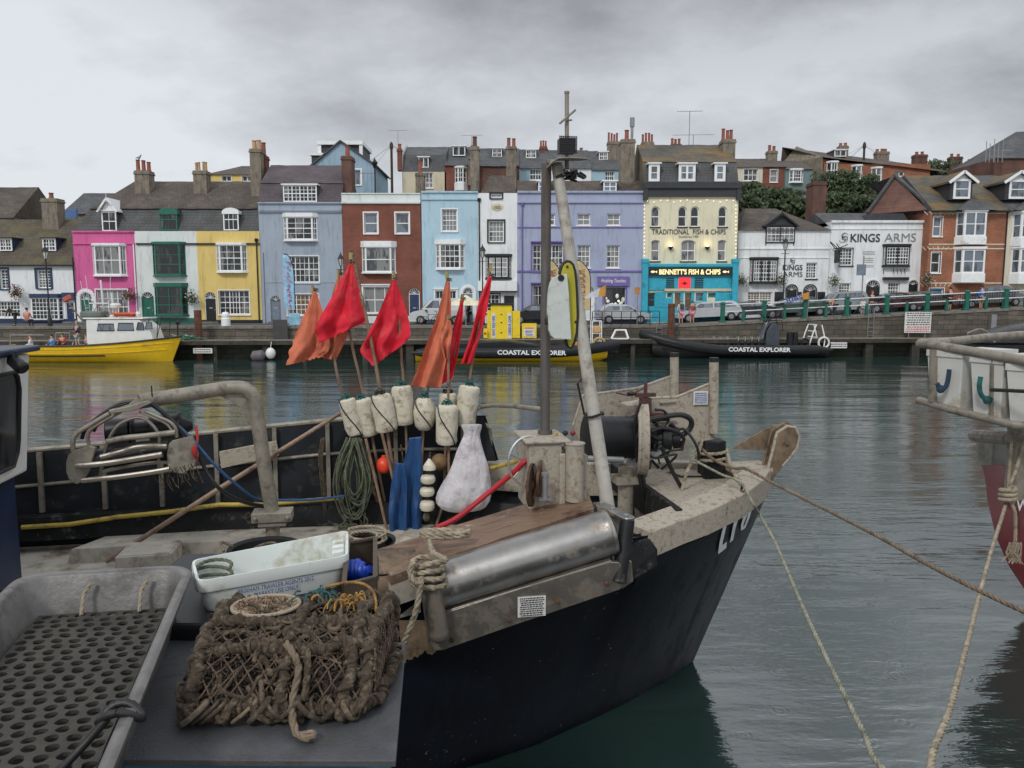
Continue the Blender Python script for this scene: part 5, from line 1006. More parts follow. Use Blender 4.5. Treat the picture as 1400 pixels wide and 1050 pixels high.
# two cream guard plates with posts
def guard(pts, t, post, th=.02):
    g = MB(); P = [at_t(x, y, t) for x, y in pts]; g.prism(P, BN*th); top = P[:post[0]]; g.tube([p+BN*th/2 for p in top], .017, 8)
    x, y0, y1 = post[1:]; a = at_t(x, y0, t-.03); b = at_t(x, y1, t-.03); g2 = MB(); g2.tube([a, b], .052, 16); g2.tube([a+V((0,0,.002)), a+V((0,0,.05))], .053, 16, 1)
    return g.build('guard_plate', OLDW2, boat, smooth=30), g2.build('guard_post', [OLDW2, RUB], boat)
guard([(784,582),(797,541),(872,531),(920,514),(922,620),(800,625)], .75, (4, 922, 488, 600))
gp, _ = guard([(862,556),(878,545),(926,543),(975,523),(977,600),(862,620)], .08, (4, 976, 495, 592))
g = MB(); cs = at_t(958, 544, .055); g.obox(cs, BU*.085, BN*.002, V((0,0,.075))); st_ = g.build('sticker', SIGNW, gp, smooth=0)
g = MB(); illegible(g, cs-BN*.004, BU*.16, V((0,0,.13)), 6, random.Random(9), .002); g.build('lettering', TEXTB, st_, smooth=0)
g = MB(); 
for y in (549, 566, 575): g.bar(at_t(902, y+1, .05), at_t(924, y-1, .05), .02, .012)
g.build('weld_rib', OLDW2, gp)
# box housing behind hauler
g = MB(); g.prism([at_t(848,550,.3), at_t(880,545,.3), at_t(880,600,.3), at_t(848,600,.3)], -BN*.25); g.build('hauler_box', OLDW2, boat, smooth=0, bevel=.01)
# pot hauler: drum, sheave, hydraulic motor, post
pc = at_t(800, 597, -.05); pd = at_t(868, 598, -.05); g = MB(); g.lathe(pc, [(.22,0),(.27,.02),(.27,.05),(.22,.06)]+[(.225+.006*(i % 2), .06+i*.045) for i in range(11)]+[(.25,.56)], 28, axis=(pd-pc).normalized()); hd = g.build('hauler_drum', RUBT, boat, smooth=40)
g = MB(); sc = at_t(872, 600, -.1); axx = (BU-BN*.25).normalized(); e1 = V((0,0,1)); e2 = axx.cross(e1).normalized(); rim = [sc+e1*.41*math.cos(t)+e2*.41*math.sin(t)*(1 if math.sin(t) < 0 else .75) for t in [math.pi*(.02+i/17*1.15) for i in range(18)]]
g.loft([[p, p+axx*.09, p*0+sc+(p-sc)*.86+axx*.10] for p in rim]); g.loft([[p-axx*.02, p+axx*.02+(sc-p)*.0] for p in rim]); g.build('hauler_guard', OLDW2, boat, smooth=50, solid=.018)
g = MB(); q = rim[-1]; g.prism([at_t(868,640,-.3), at_t(880,618,-.3), at_t(915,615,-.3), at_t(878,636,-.3)], BN*.3); g.build('drip_tray', GALV, boat, smooth=0)
g = MB(); g.lathe(sc+axx*.05, [(.1,0),(.16,.02),(.16,.05),(.11,.07),(.11,.2),(.14,.21),(.14,.3),(.07,.32),(.07,.4)], 18, axis=axx); g.ball(at_t(905,615,-.2), .09, 10); g.build('hydraulic_motor', BULK2, boat)
g = MB(); vb = at_t(882, 560, -.15); g.obox(vb, BU*.05, BN*.06, V((0,0,.13))); g.obox(vb+V((0,0,.16)), BU*.11, BN*.03, V((0,0,.02))); g.cyl(vb+V((0,0,.1)), vb+V((0,0,.3)), .02, 8); g.obox(vb+BU*.12+V((0,0,-.08)), BU*.12, BN*.05, V((0,0,.045))); g.tube([vb+V((0,0,.24)), at_t(860,541,-.15), at_t(842,537,-.15)], .008, 6); vv = g.build('control_valve', M('oily_red_valve', (.11,.035,.03), .5, var=.5, dirt=(.03,.025,.02), damt=.5, dscale=9), boat, smooth=30)
g = MB(); g.ball(at_t(866,537,-.15)+BN*0, .001, 6); hk = at_t(862, 538, -.15); g.ball(at_t(863,538,-.15), .028, 10, sc=(1.8,1,1)); g.build('lever_knob', RUB, vv)
HO = [([(882,575),(900,571),(930,567),(945,575),(940,590),(915,603),(895,612)], .03), ([(882,580),(870,600),(874,625),(880,660),(884,700),(886,722)], .026), ([(890,590),(905,585),(925,590),(935,600),(930,612)], .02), ([(905,612),(915,635),(925,655),(940,680),(955,705)], .024), ([(880,566),(886,590),(900,600),(912,596)], .02), ([(876,550),(868,580),(872,640),(882,690)], .016), ([(896,560),(908,562),(914,574),(905,584),(895,580)], .014)]
for pts, r in HO:
    P = [at_t(x, y, -.3+.02*i) for i, (x, y) in enumerate(pts)]; Q = []
    for i in range(len(P)-1):
        p0, p1, p2, p3 = P[max(0,i-1)], P[i], P[i+1], P[min(len(P)-1,i+2)]
        for k in range(5): t = k/5; Q.append(.5*((2*p1)+(p2-p0)*t+(2*p0-5*p1+4*p2-p3)*t*t+(3*p1-p0-3*p2+p3)*t**3))
    Q.append(P[-1]); g = MB(); g.tube(Q, r, 8); g.build('hydraulic_hose', BHOSE, boat)
rn = random.Random(8)
for i in range(9):
    a = at_t(880+rn.uniform(-6,40), 570+rn.uniform(0,50), -.2+rn.uniform(-.1,.15)); g = MB(); g.tube(spline([a, a+V((rn.uniform(-.1,.15), rn.uniform(-.1,.1), rn.uniform(-.1,.12))), a+V((rn.uniform(-.1,.3), rn.uniform(-.15,.1), rn.uniform(-.2,.1))), a+V((rn.uniform(0,.35), 0, rn.uniform(-.3,-.05)))]), rn.uniform(.01,.018), 7); g.build('hydraulic_hose', BHOSE, boat)
for i in range(7): g = MB(); c_ = at_t(886+rn.uniform(-8,42), 575+rn.uniform(0,45), -.12); g.lathe(c_, [(.01,-.05),(.035,-.045),(.035,.03),(.05,.035),(.05,.06),(.01,.07)], 6, axis=(rn.uniform(-1,1), -.4, rn.uniform(-1,1))); g.build('valve_fitting', RUST if i % 2 else BULK2, boat)
g = MB(); g.ball(at_t(930,596,-.2), .03, 10, sc=(2,1,1)); g.build('hose_coupling', ORG, boat)
g = MB(); g.cyl(at_t(856,640,-.1), bw(bst(at_t(856,640,-.1))[0], -.1, 1.2), .085, 18); c_ = at_t(856,655,-.1); g.obox(c_, BU*.14, BN*.12, V((0,0,.04))); g.build('hauler_post', OLDW2, boat, smooth=30, bevel=.005)
g = MB(); g.cyl(at_t(803,627,-.3), at_t(852,629,-.3), .035, 10); g.build('cross_bar', GALV, boat)
# winch casing at the foot of the mast
x0 = at_t(724, 660, -1.15); x1 = at_t(803, 660, -1.15); s0, s1 = bst(x1)[0], bst(x0)[0]
g = MB(); g.obox(bw((s0+s1)/2+.12, -.85, 2.52), BU*((s1-s0)/2-.12), BN*.28, V((0,0,.33))); g.obox(bw((s0+s1)/2+.1, -.85, 2.86), BU*((s1-s0)/2-.06), BN*.31, V((0,0,.015))); g.obox(bw(s0+.1, -.9, 2.45), BU*.1, BN*.25, V((0,0,.28)))
g.obox(bw(s0+.24, -1.14, 2.45), BU*.03, BN*.02, V((0,0,.3))); wc = g.build('winch_casing', OLDW2, boat, smooth=0, bevel=.012)
g = MB(); tp = at_t(786, 607, -1.15); bp = bw(bst(tp)[0], -1.15, 2.3); g.tube([bp, tp], .088, 22); g.tube([tp, tp+V((0,0,.012))], .096, 22); g.build('casing_pillar', OLDW2, boat, smooth=35)
for px, hgt, m in ((773, 592, RUB), (783, 592, M('dark_red_knob', (.25,.02,.03), .4))):
    g = MB(); a = at_t(px-1, 612, -.95); g.tube([a, at_t(px, hgt, -.95)], .008, 6); lv = g.build('control_lever', GALV, boat); g = MB(); g.ball(at_t(px, hgt, -.95), .026, 12); g.build('knob', m, lv)
g = MB(); g.tube([at_t(750,601,-.9), at_t(761,593,-.9)], .008, 6); g.ball(at_t(761,592.5,-.9), .016, 8); g.build('control_lever', YHOSE, boat)
g = MB(); g.lathe(at_t(765,617,-1.0), [(.05,-.04),(.05,.05),(.03,.06)], 14, axis=BU); g.build('gauge', ALU, boat)
for px, py, sc_, dt in ((740, 655, .88, .06), (727, 663, 1, 0)):
    g = MB(); c_ = at_t(px, py, -1.2+dt); g.lathe(c_, [(.02,-.05),(.05,-.05),(.06,-.012),(.16,-.02),(.2*sc_,-.012),(.2*sc_,.012),(.16,.0),(.05,.012),(.03,.03)], 26, axis=(BU*.8-BN*.35).normalized()); g.build('winch_disc', RUST, boat)
g = MB(); c_ = at_t(745, 664, -1.28); g.cyl(c_+V((0,0,.1)), c_-V((0,0,.12)), .026, 12); g.cyl(c_+V((0,0,.09)), c_+V((0,0,.12)), .034, 12); g.obox(c_-V((0,0,.12)), BU*.06, BN*.05, V((0,0,.006))); g.build('shelf_pin', GALV, boat)
g = MB(); hcn = at_t(722, 630, -.95); hp_ = [hcn+(BU*.95+BN*.3).normalized()*.21*math.cos(t)*(1)+V((0,0,.235))*math.sin(t) for t in [i*2*math.pi/36 for i in range(36)]]
g.tube(hp_, .012, 8, closed=True); g.tube([hp_[4], hp_[22]], .008, 6); g.tube([hp_[16], hp_[33]], .008, 6); g.build('hand_wheel', ALU, boat)
# guard rail between bag and mast
g = MB(); pts = [(648,600),(648,575),(650,562),(658,556),(675,554),(700,555),(735,559),(747,560)]; g.tube([at_t(x, y, -.4+1.9*max(0, min(1, (740-x)/80))) for x, y in pts], .026, 10); g.build('hand_rail', GPIPE, boat)
# far side bulwark rail, frames, stringer
g = MB(); rl = []
for a in (2.95,3.2,3.6,4,4.4,5,5.6,6.2,7,8,9,10,11): zg = interp(ZF, a); p = hp(a, 2.05, 2.05, 1); rl.append(p+V((0,0,zg-2.05))-BN*.04)
g.tube(rl, .036, 10); g.tube([rl[0], rl[0]-V((0,0,.6))], .03, 8); g.build('bulwark_rail', GPIPE, boat)
for a in (3.25, 4.1, 4.95, 5.6, 6.3, 6.95, 7.6, 8.3):
    zg = interp(ZF, a); p = hp(a, 2.05, 2.05, 1, .11); g = MB(); g.bar(p+V((0,0,zg-2.07)), V((p.x, p.y, 1.62))-BN*.02, .05, .05, up=BU); g.build('bulwark_frame', GPIPE, boat)
g = MB(); g.tube([hp(a, 2.05, 2.05, 1, .10)+V((0,0,interp(ZF, a)-2.05-.42)) for a in (3,4,5,6,7,8,9,10)], .022, 8); g.build('stringer', GPIPE, boat)
g = MB(); g.loft([[hp(a, 1.62, 2.05, 1, .28)+BN*.1, hp(a, 1.62, 2.05, 1, .34), hp(a, 1.35, 2.05, 1, .36)] for a in (2,2.6,3,4,5,6,7,8,9,10)]); g.build('side_coaming', BULK2, boat, smooth=30)
g = MB(); g.loft([[hp(a, 1.36, 2.05, 1, .34), hp(a, 1.36, 2.05, 1, .8), hp(a, 1.2, 2.05, 1, .82)] for a in (2,2.6,3,4,5,6,7,7.3)]); g.build('side_bench', OLDW, boat, smooth=20)
g = MB(); p = at_t(205, 762, .75); g.obox(p, BU*.28, BN*.25, V((0,0,.1))); g.obox(p+V((0,0,.1)), BU*.26, BN*.23, V((0,0,.012))); g.build('deck_locker', OLDW, boat, smooth=0, bevel=.015)
g = MB(); sp_ = [(30,721),(95,717),(160,707),(230,700),(300,690),(360,690),(400,686),(450,682),(470,681)]; g.tube([at_t(x, y, 1.6) for x, y in sp_], .028, 10); g.build('yellow_pipe', YHOSE, boat)
g = MB(); g.tube([at_t(x, y, -.1+1.6*max(0,(760-x)/110)) for x, y in ((640,648),(680,638),(710,630),(735,618))], .024, 10); g.build('yellow_pipe', YHOSE, boat)
g = MB(); g.prism([at_t(300,617,1.75), at_t(378,602,1.75), at_t(382,622,1.75), at_t(303,640,1.75)], -BN*.03); g.build('wooden_board', OLDW2, boat, smooth=0, bevel=.005)
# davit
g = MB(); DT = .15
dv = [(372,700),(362,640),(354,585),(350,556),(347,543),(338,533),(325,530),(300,532),(250,540),(190,549)]
P = [at_t(x, y, DT+(0 if x > 300 else (300-x)/110*-.35)) for x, y in dv]; Q = []
for i in range(len(P)-1):
    p0, p1, p2, p3 = P[max(0,i-1)], P[i], P[i+1], P[min(len(P)-1,i+2)]
    for k in range(4): t = k/4; Q.append(.5*((2*p1)+(p2-p0)*t+(2*p0-5*p1+4*p2-p3)*t*t+(3*p1-p0-3*p2+p3)*t**3))
Q.append(P[-1]); g.tube(Q, .072, 16); g.tube([P[0]-V((0,0,.9)), P[0]], .072, 16); g.prism([at_t(300,541,DT+.0), at_t(336,541,DT), at_t(347,575,DT), at_t(340,583,DT), at_t(328,556,DT)], BN*.01)
dvt = g.build('davit', GPIPE, boat, smooth=45)
g = MB(); c_ = at_t(373, 704, DT-.02); g.obox(c_, BU*.2, BN*.12, V((0,0,.05))); g.obox(c_-V((0,0,.07)), BU*.14, BN*.1, V((0,0,.03)))
for sx_ in (-.16, .16): g.cyl(c_+BU*sx_-BN*.13+V((0,0,0)), c_+BU*sx_-BN*.15, .02, 8)
g.build('davit_clamp', GPIPE, boat, smooth=0, bevel=.01)
# roller cage hanging from the davit
ct = -.32
def T(x, y, t=ct): return at_t(x, y, t)
g = MB(); g.prism([T(148,561), T(178,555), T(200,548), T(205,552), T(180,563), T(150,565)], BN*.2); g.prism([T(176,552,ct+.08), T(188,543,ct+.08), T(200,556,ct+.08), T(178,560,ct+.08)], BN*.03); cage = g.build('hanger_bracket', GPIPE, boat, smooth=0, bevel=.006)
def endplate(pts, t, m=OLDW2):
    g = MB(); g.prism([T(x, y, t) for x, y in pts], BN*.02+BU*.012); return g.build('cage_end_plate', GPIPE, boat, smooth=30, bevel=.004)
endplate([(90,632),(93,622),(103,615),(122,610),(130,612),(120,645),(112,658),(104,662),(94,655),(90,645)], ct); endplate([(231,606),(236,602),(262,596),(270,620),(266,636),(250,648),(238,646),(229,637),(228,620)], ct)
RB = [([(104,637),(140,634),(180,628),(222,621)], .028, STEEL), ([(112,657),(160,652),(210,645),(232,641)], .026, STEEL), ([(138,625),(165,618),(190,611),(228,610)], .024, STEEL), ([(140,645),(170,638),(205,633),(230,632)], .018, STEEL),
      ([(137,650),(141,630),(148,603),(160,583),(178,573),(192,571),(205,578),(216,592),(218,605),(217,640)], .016, STEEL), ([(100,617),(100,602),(106,592),(125,580),(150,565)], .022, GPIPE), ([(122,608),(120,598),(124,588),(140,577),(165,563)], .016, STEEL), ([(198,562),(216,570),(232,577),(240,586),(242,598)], .017, STEEL), ([(190,563),(212,572),(228,580),(236,590)], .012, GPIPE),
      ([(146,604),(170,599),(200,596),(240,591)], .028, GPIPE)]
for pts, r, m_ in RB: g = MB(); g.tube(spline([T(x, y, ct-.05 if m_ is STEEL and r > .02 else ct+.05) for x, y in pts]), r, 10); g.build('cage_bar', STEEL_D if m_ is STEEL else m_, boat)
g = MB(); a = T(146,592,ct+.35); b = T(255,582,ct+.45); L_ = (b-a).length; g.lathe(a, [(.02,0),(.13,0),(.14,.02),(.13,L_*.28),(.10,L_*.30),(.14,L_*.31),(.14,L_*.33),(.085,L_*.34),(.085,L_*.52),(.12,L_*.53),(.13,L_*.56),(.13,L_*.88),(.15,L_*.9),(.15,L_*.93),(.1,L_*.95),(.04,L_*1.08)], 20, axis=(b-a).normalized()); g.build('hauler_drum', RUBT, boat, smooth=40)
g = MB(); a = T(120,630,ct+.12); b = T(236,615,ct+.12); g.lathe(a, [(.02,0),(.1,.02),(.1,(b-a).length-.02),(.02,(b-a).length)], 18, axis=(b-a).normalized()); g.build('cage_roller', BULK2, boat)
for pts, r, m_ in (([(185,548),(165,551),(140,566),(118,585),(112,600)], .018, BHOSE), ([(208,553),(225,565),(245,585),(265,608),(280,640),(300,668),(335,687),(365,692)], .020, BHOSE), ([(206,553),(235,575),(262,600),(290,632),(320,660),(350,682),(375,684),(430,683),(470,678)], .015, BLHOSE), ([(212,553),(232,575),(252,596)], .018, BHOSE), ([(182,549),(160,556),(138,574),(128,590)], .015, BHOSE)):
    g = MB(); g.tube(spline([T(x, y, ct+.1+ (1.3*max(0,(x-300)/170) if x > 300 else 0)) for x, y in pts]), r, 8); g.build('hydraulic_hose', m_, boat)
g = MB(); 
for i in range(16):
    x = 212+i*3.6+random.uniform(-2,2); y = 646-i*.9; g.tube(spline([T(x,y,ct), T(x+random.uniform(0,5),y+8,ct), T(x+random.uniform(2,9),y+16,ct), T(x+random.uniform(4,14),y+random.uniform(20,28),ct)]), .004, 5)
g.build('frayed_ends', ROPE_B, boat)
g = MB(); g.tube(spline([T(268,583,ct+.4), T(270,600,ct+.2), T(266,618,ct), T(270,628,ct)]), .014, 7); g.ball(T(266,617,ct-.03), .03, 8, sc=(1,1,2)); g.build('red_lashing', M('red_cord', (.35,.02,.02), .7), boat)
g = MB(); g.tube([T(209,551,-.2), T(208,541,-.2), T(207,527,-.2)], .007, 6); g.build('cable_tie', RUB, boat)
# long boathook pole leaning across the deck
g = MB(); g.tube([at_z(145,768,1.25), at_t(300,668,1.2), at_t(465,565,1.75)], [.027,.03,.024], 10); tag(g.build('pole', POLE), 'long weathered wooden pole leaning from the deck up to the far rail', 'pole')
# wheelhouse
def wp(s, t, z): return bw(s, t, z)
g = MB(); s1 = 7.95; tf = .62; tn = -1.7
pr = [(s1+.12, 1.2),(s1+.12, 2.36),(s1+.0, 2.40),(s1-.10, 3.62),(s1+3.2, 3.62),(s1+3.2, 1.2)]
g.prism([wp(s, tn, z) for s, z in pr[1:5]+[(s1+3.2,2.38)]], BN*(tf-tn), 0); wh = g.build('wheelhouse', [BOATW], boat, smooth=0, bevel=.02)
g = MB(); g.prism([wp(s, tn+.01, z) for s, z in ((s1+.125,1.2),(s1+.125,2.35),(s1+3.19,2.35),(s1+3.19,1.2))], BN*(tf-tn-.02)); g.build('wheelhouse_base', BLUEH, boat, smooth=0)
g = MB(); g.prism([wp(s1-.18, tn-.1, 3.64), wp(s1-.18, tf+.08, 3.64), wp(s1+3.2, tf+.08, 3.64), wp(s1+3.2, tn-.1, 3.64)], (0,0,.06)); g.build('wheelhouse_roof', BLUEH, boat, smooth=0, bevel=.02)
fd = (wp(s1-.10,0,3.62)-wp(s1,0,2.40)); fn = fd.cross(BN).normalized(); fn = fn if fn.dot(BU) > 0 else -fn
def fp(t, f, o=0): return wp(s1, t, 2.40)+fd*f+fn*o
wv = MB(); wg = MB()
for ta, tb in ((-.62, .38), (-1.65, -.72)):
    cr = [(ta+.1,.1),(tb-.1,.1),(tb-.02,.2),(tb,.3),(tb,.72),(tb-.05,.83),(tb-.12,.87),(ta+.1,.87),(ta,.78),(ta,.2)]
    wv.tube([fp(t, f, .012) for t, f in cr], .02, 8, closed=True); wg.poly([fp(t, f, .006) for t, f in cr])
wo = wv.build('wheelhouse_window', RUB, boat, smooth=0); wg.build('pane', GLD, wo, smooth=0)
g = MB(); c_ = fp(.05, .96, .12); g.lathe(c_+BN*.0, [(.03,-.1),(.06,-.06),(.065,.08),(.05,.1)], 14, axis=(fn*.8-BN*.4-V((0,0,.5))).normalized()); g.tube([c_, c_+V((0,0,.12))], .015, 6); g.build('work_lamp', RUB, boat)
# mast
mt = -.8; g = MB(); m0 = at_t(745, 604, mt); m1 = V((m0.x+.0, m0.y, at_t(752, 224, mt).z)); g.tube([m0-V((0,0,.25)), m1], .047, 18); g.tube([m0-V((0,0,.02)), m0+V((0,0,.12))], .07, 16); g.build('mast', M('dull_grey_mast', (.14,.13,.12), .5, metal=.5, var=.2, dirt=(.07,.05,.04), damt=.3, streak=True), boat)
g = MB(); d0 = at_t(831, 694, -1.25); d1 = at_t(761, 224, -.78); g.tube([d0, d0.lerp(d1, .5), d1], [.066, .058, .052], 18); g.build('mast_stay_pole', M('chalky_white_pole', (.42,.40,.36), .6, var=.15, scale=5, dirt=(.22,.19,.15), damt=.3, dscale=6, bump=.3), boat)
g = MB(); dd = d0.lerp(d1, .27); g.tube([dd+V((.085*math.cos(t), .085*math.sin(t), .02*math.sin(t*1.3))) for t in [i*.55 for i in range(13)]], .012, 6); g.tube([dd-V((.09,0,0)), dd-V((.16,.05,-.3)), dd-V((.12,0,-.33))], .01, 6); g.build('mast_lashing', RUB, boat)
g = MB(); pz = m1.z; cx = at_t(776, 226, mt)
rows = []
for k in range(9):
    a = k/8*2-1; w_ = .20*math.sqrt(max(.04, 1-a*a*.8)); x = cx.x+a*.2; rows.append([V((x, m1.y-w_, pz-.05*(1 if a < -.6 else 0)*(abs(a)-.6)*4+.02)), V((x, m1.y+w_*.6, pz+.05))])
g.loft(rows); g.build('mast_plate', GPIPE, boat, smooth=60, solid=.012)
g = MB(); q = at_t(775, 228, mt); g.tube([q-V((0,0,.02)), at_t(775, 126, mt)], .020, 12); g.tube([at_t(775,128,mt), at_t(775,125,mt)], .024, 12); g.tube([at_t(765,169,mt-.05), at_t(787,150,mt-.05)], .010, 8); g.tube([at_t(774,165,mt-.03), at_t(782,164,mt-.03)], .008, 8); g.build('mast_head_rod', GPIPE, boat)
g = MB(); bx0, bx1, by0, by1 = 763, 786, 189, 211; bc = at_t(774.5, 200, mt-.14); hw = (at_t(786,200,mt-.14)-at_t(763,200,mt-.14)).length/2; hh = (at_t(774,189,mt-.14)-at_t(774,211,mt-.14)).length/2
g.obox(bc, BU*hw*.92, BN*.06, V((0,0,hh*.9)))
for i in range(10): t = -1+2*i/9; g.bar(bc+BU*hw*t-BN*.065+V((0,0,-hh)), bc+BU*hw*t-BN*.065+V((0,0,hh*1.12)), .008, .006); g.bar(bc+BU*hw*-1-BN*.068+V((0,0,hh*t)), bc+BU*hw-BN*.068+V((0,0,hh*t)), .006, .007)
g.build('lamp_basket', RUB, boat, smooth=0)
g = MB()
for i in range(14): a = at_t(768+random.uniform(0,24), 232+random.uniform(0,8), mt+random.uniform(-.1,.1)); g.tube(spline([a, a+V((random.uniform(-.08,.08), random.uniform(-.05,.05), -.03)), a+V((random.uniform(-.1,.1), 0, random.uniform(-.08,.02)))]), .012, 6)
g.build('cable_bundle', RUB, boat)
# foam boards lashed to the mast
wt = [(775,374),(765,376),(757,380),(753,386),(751,394),(750,402),(749.5,412),(749,424),(749.5,440),(751,452),(754,459),(758,462.5),(781,464),(779.5,440),(777.5,400)]
g = MB(); g.prism([at_t(x, y, -1.13) for x, y in wt], BN*.05); fo = g.build('foam_board', M('white_foam_board', (.56,.60,.57), .75, var=.1, scale=6, dirt=(.34,.34,.29), damt=.2, dscale=7, bump=.3, bscale=16), None, smooth=0); tag(fo, 'dirty white foam board with one straight edge, tied between the two mast poles', 'foam board')
g = MB(); g.lathe(at_t(767,380,-1.131), [(.03,0),(.03,.006),(.01,.006)], 12, axis=-BN); g.tube([at_t(751,432,-1.1), at_t(747,436,-1.1), at_t(748,444,-1.1)], .02, 8); g.build('rope_hole', RUB, fo)
yg = [(766,373),(768,365),(771,360),(776,357.5),(780,358.5),(783.5,362.5),(786,371),(787.5,385),(788.5,401),(789.5,431),(788,455),(785,468),(781,475.6),(776.5,472.6),(774,462),(773,400)]
g = MB(); P = [at_t(x, y, -1.065) for x, y in yg]; g.prism(P, BN*.03, 0); g.tube([p+BN*.015 for p in P], .018, 8, 1, closed=True); yb = g.build('foam_board', [YGRN, RUB], None, smooth=0); tag(yb, 'yellow-green rounded board with black edge behind the white foam board on the mast', 'foam board')
for x, y in ((775.5,364.5),(787,440)): g = MB(); g.lathe(at_t(x, y, -1.07), [(.012,0),(.012,.006)], 8, axis=-BN); g.build('hole', RUB, yb)
# ropes ---------------------------------------------------------------
def twisted(pts, r, m_, name='rope', parent=None, strands=3, pitch=9.0, n=6, k=8, sub=None, sag=0):
    """laid rope: strands twisted round the path"""
    P = spline([Vector(p) for p in pts], k) if len(pts) > 2 else [Vector(pts[0]).lerp(Vector(pts[1]), i/60) for i in range(61)]
    Ls = [0]
    for a, b in zip(P, P[1:]): Ls.append(Ls[-1]+(b-a).length)
    tot = Ls[-1]; step = max(r*1.6, tot/900); N2 = max(4, int(tot/step)); Q = []; j = 0
    for i in range(N2+1):
        d = tot*i/N2
        while j < len(Ls)-2 and Ls[j+1] < d: j += 1
        f = (d-Ls[j])/max(1e-9, Ls[j+1]-Ls[j]); Q.append(P[j].lerp(P[j+1], f))
    g = MB(); up = V((.3,.2,1)).normalized(); fr_ = []
    for i, p in enumerate(Q):
        t = (Q[min(i+1, N2)]-Q[max(i-1, 0)]).normalized(); a = up-t*up.dot(t); a = a.normalized() if a.length > 1e-5 else t.orthogonal().normalized(); up = a; fr_.append((a, t.cross(a)))
    for s_ in range(strands):
        g.tube([p+(fr_[i][0]*math.cos(ph)+fr_[i][1]*math.sin(ph))*r*.5 for i, p in enumerate(Q) for ph in [s_*2*math.pi/strands+tot*i/N2/(r*pitch)*2*math.pi]], r*.56, n)
    return g.build(name, m_, parent, smooth=60)
hb_ = at_z(985, 640, 2.3)
o = twisted([at_t(958,612,-.28), at_t(975,628,-.32), at_t(1003,640,-.4), at_t(1020,641,-.42), at_t(1060,662,-.75), at_y(1130,697,7.2), at_y(1200,733,6.4), at_y(1290,783,5.5), at_y(1400,836,4.75), at_y(1560,905,3.9), V((3.6,2.6,2.2))], .018, ROPE_L, 'mooring_rope'); tag(o, 'thick sandy mooring rope running from the bow post across the water to the right edge', 'rope', 'mooring ropes')
o = twisted([at_t(945,627,-.33), at_t(985,648,-.55), at_z(1013,660,2.33), at_z(1030,690,2.17), at_z(1040,706,1.98), at_y(1060,742,6.5), at_y(1100,835,4.9), at_y(1140,920,4.1), at_y(1180,1000,3.5), at_y(1206,1050,3.1), V((1.75,2.75,2.15))], .014, ROPE_Q, 'mooring_rope'); tag(o, 'thin green-grey mooring rope hanging from the bow rail down to the bottom edge', 'rope', 'mooring ropes')
g = MB(); ch = [at_t(1012,667,-.82), at_t(1020,676,-.9), at_z(1029,690,1.95)]; 
for i in range(8): c_ = ch[0].lerp(ch[2], i/7)+V((0,-.03,.02)); g.tube([c_+V((.022*math.cos(t), .01*(i % 2), .03*math.sin(t))) if i % 2 else c_+V((.01, .022*math.cos(t), .03*math.sin(t))) for t in [k*.785 for k in range(8)]], .007, 5, closed=True)
tag(g.build('chain', RUST), 'short rusty chain linking the thin mooring rope over the bow rail', 'chain')
o = twisted([at_t(962,590,-.30), at_t(956,615,-.32), at_t(945,632,-.33), at_t(936,655,-.35), at_t(930,690,-.35), at_t(932,715,-.35)], .02, ROPE, 'rope'); tag(o, 'pale rope tail hanging from the mooring post down behind the bow', 'rope')
bp_ = pb+V((0,0,.2)); o = twisted([bp_+V((.17*math.cos(t), .16*math.sin(t), -.03+.012*t)) for t in [i*.5 for i in range(26)]]+[at_t(1000,640,-.35), at_t(1012,660,-.7)], .02, ROPE, 'rope'); tag(o, 'pale rope wound round the black mooring post on the foredeck', 'rope')
# hitch round the bollard, with its coil on the shelf and tail
cb = bt-V((0,0,.02)); pts = []
for t in [i*.42 for i in range(62)]: pts.append(cb+V((.125*math.cos(t)+.014*math.sin(t*2.3), .125*math.sin(t), -.14+.009*t+.016*math.sin(t*1.9))))
pts += [at_z(592,755,2.2), at_z(588,735,2.2)]
for t in [i*.5 for i in range(22)]: c_ = at_z(600,737,2.2); pts.append(c_+V((.20*math.cos(t+2)+.05, .075*math.sin(t+2)+.03, .02+.004*t)))
o = twisted(pts, .024, ROPE, 'hitched_rope', k=4); tag(o, 'pale thick rope hitched round the steel bollard, spare turns lying on the timber shelf', 'rope')
o = twisted([at_t(566,768,-2.32), at_t(560,785,-2.33), at_t(572,800,-2.34), at_t(576,790,-2.34), at_t(570,830,-2.33), at_t(560,860,-2.3), at_t(553,878,-2.25), at_t(551,905,-2.2)], .024, ROPE, 'rope_tail', k=6); tag(o, 'pale rope tail hanging down beside the bollard towards the grey board', 'rope')
g = MB(); g.tube(spline([at_t(596,722,-1.1), at_t(625,708,-1.0), at_t(665,676,-.9), at_t(700,648,-.95), at_t(719,630,-1.0), at_t(735,626,-.9)]), .026, 10); tag(g.build('red_hose', RHOSE), 'red hose rising from the timber shelf to the winch casing', 'hose')
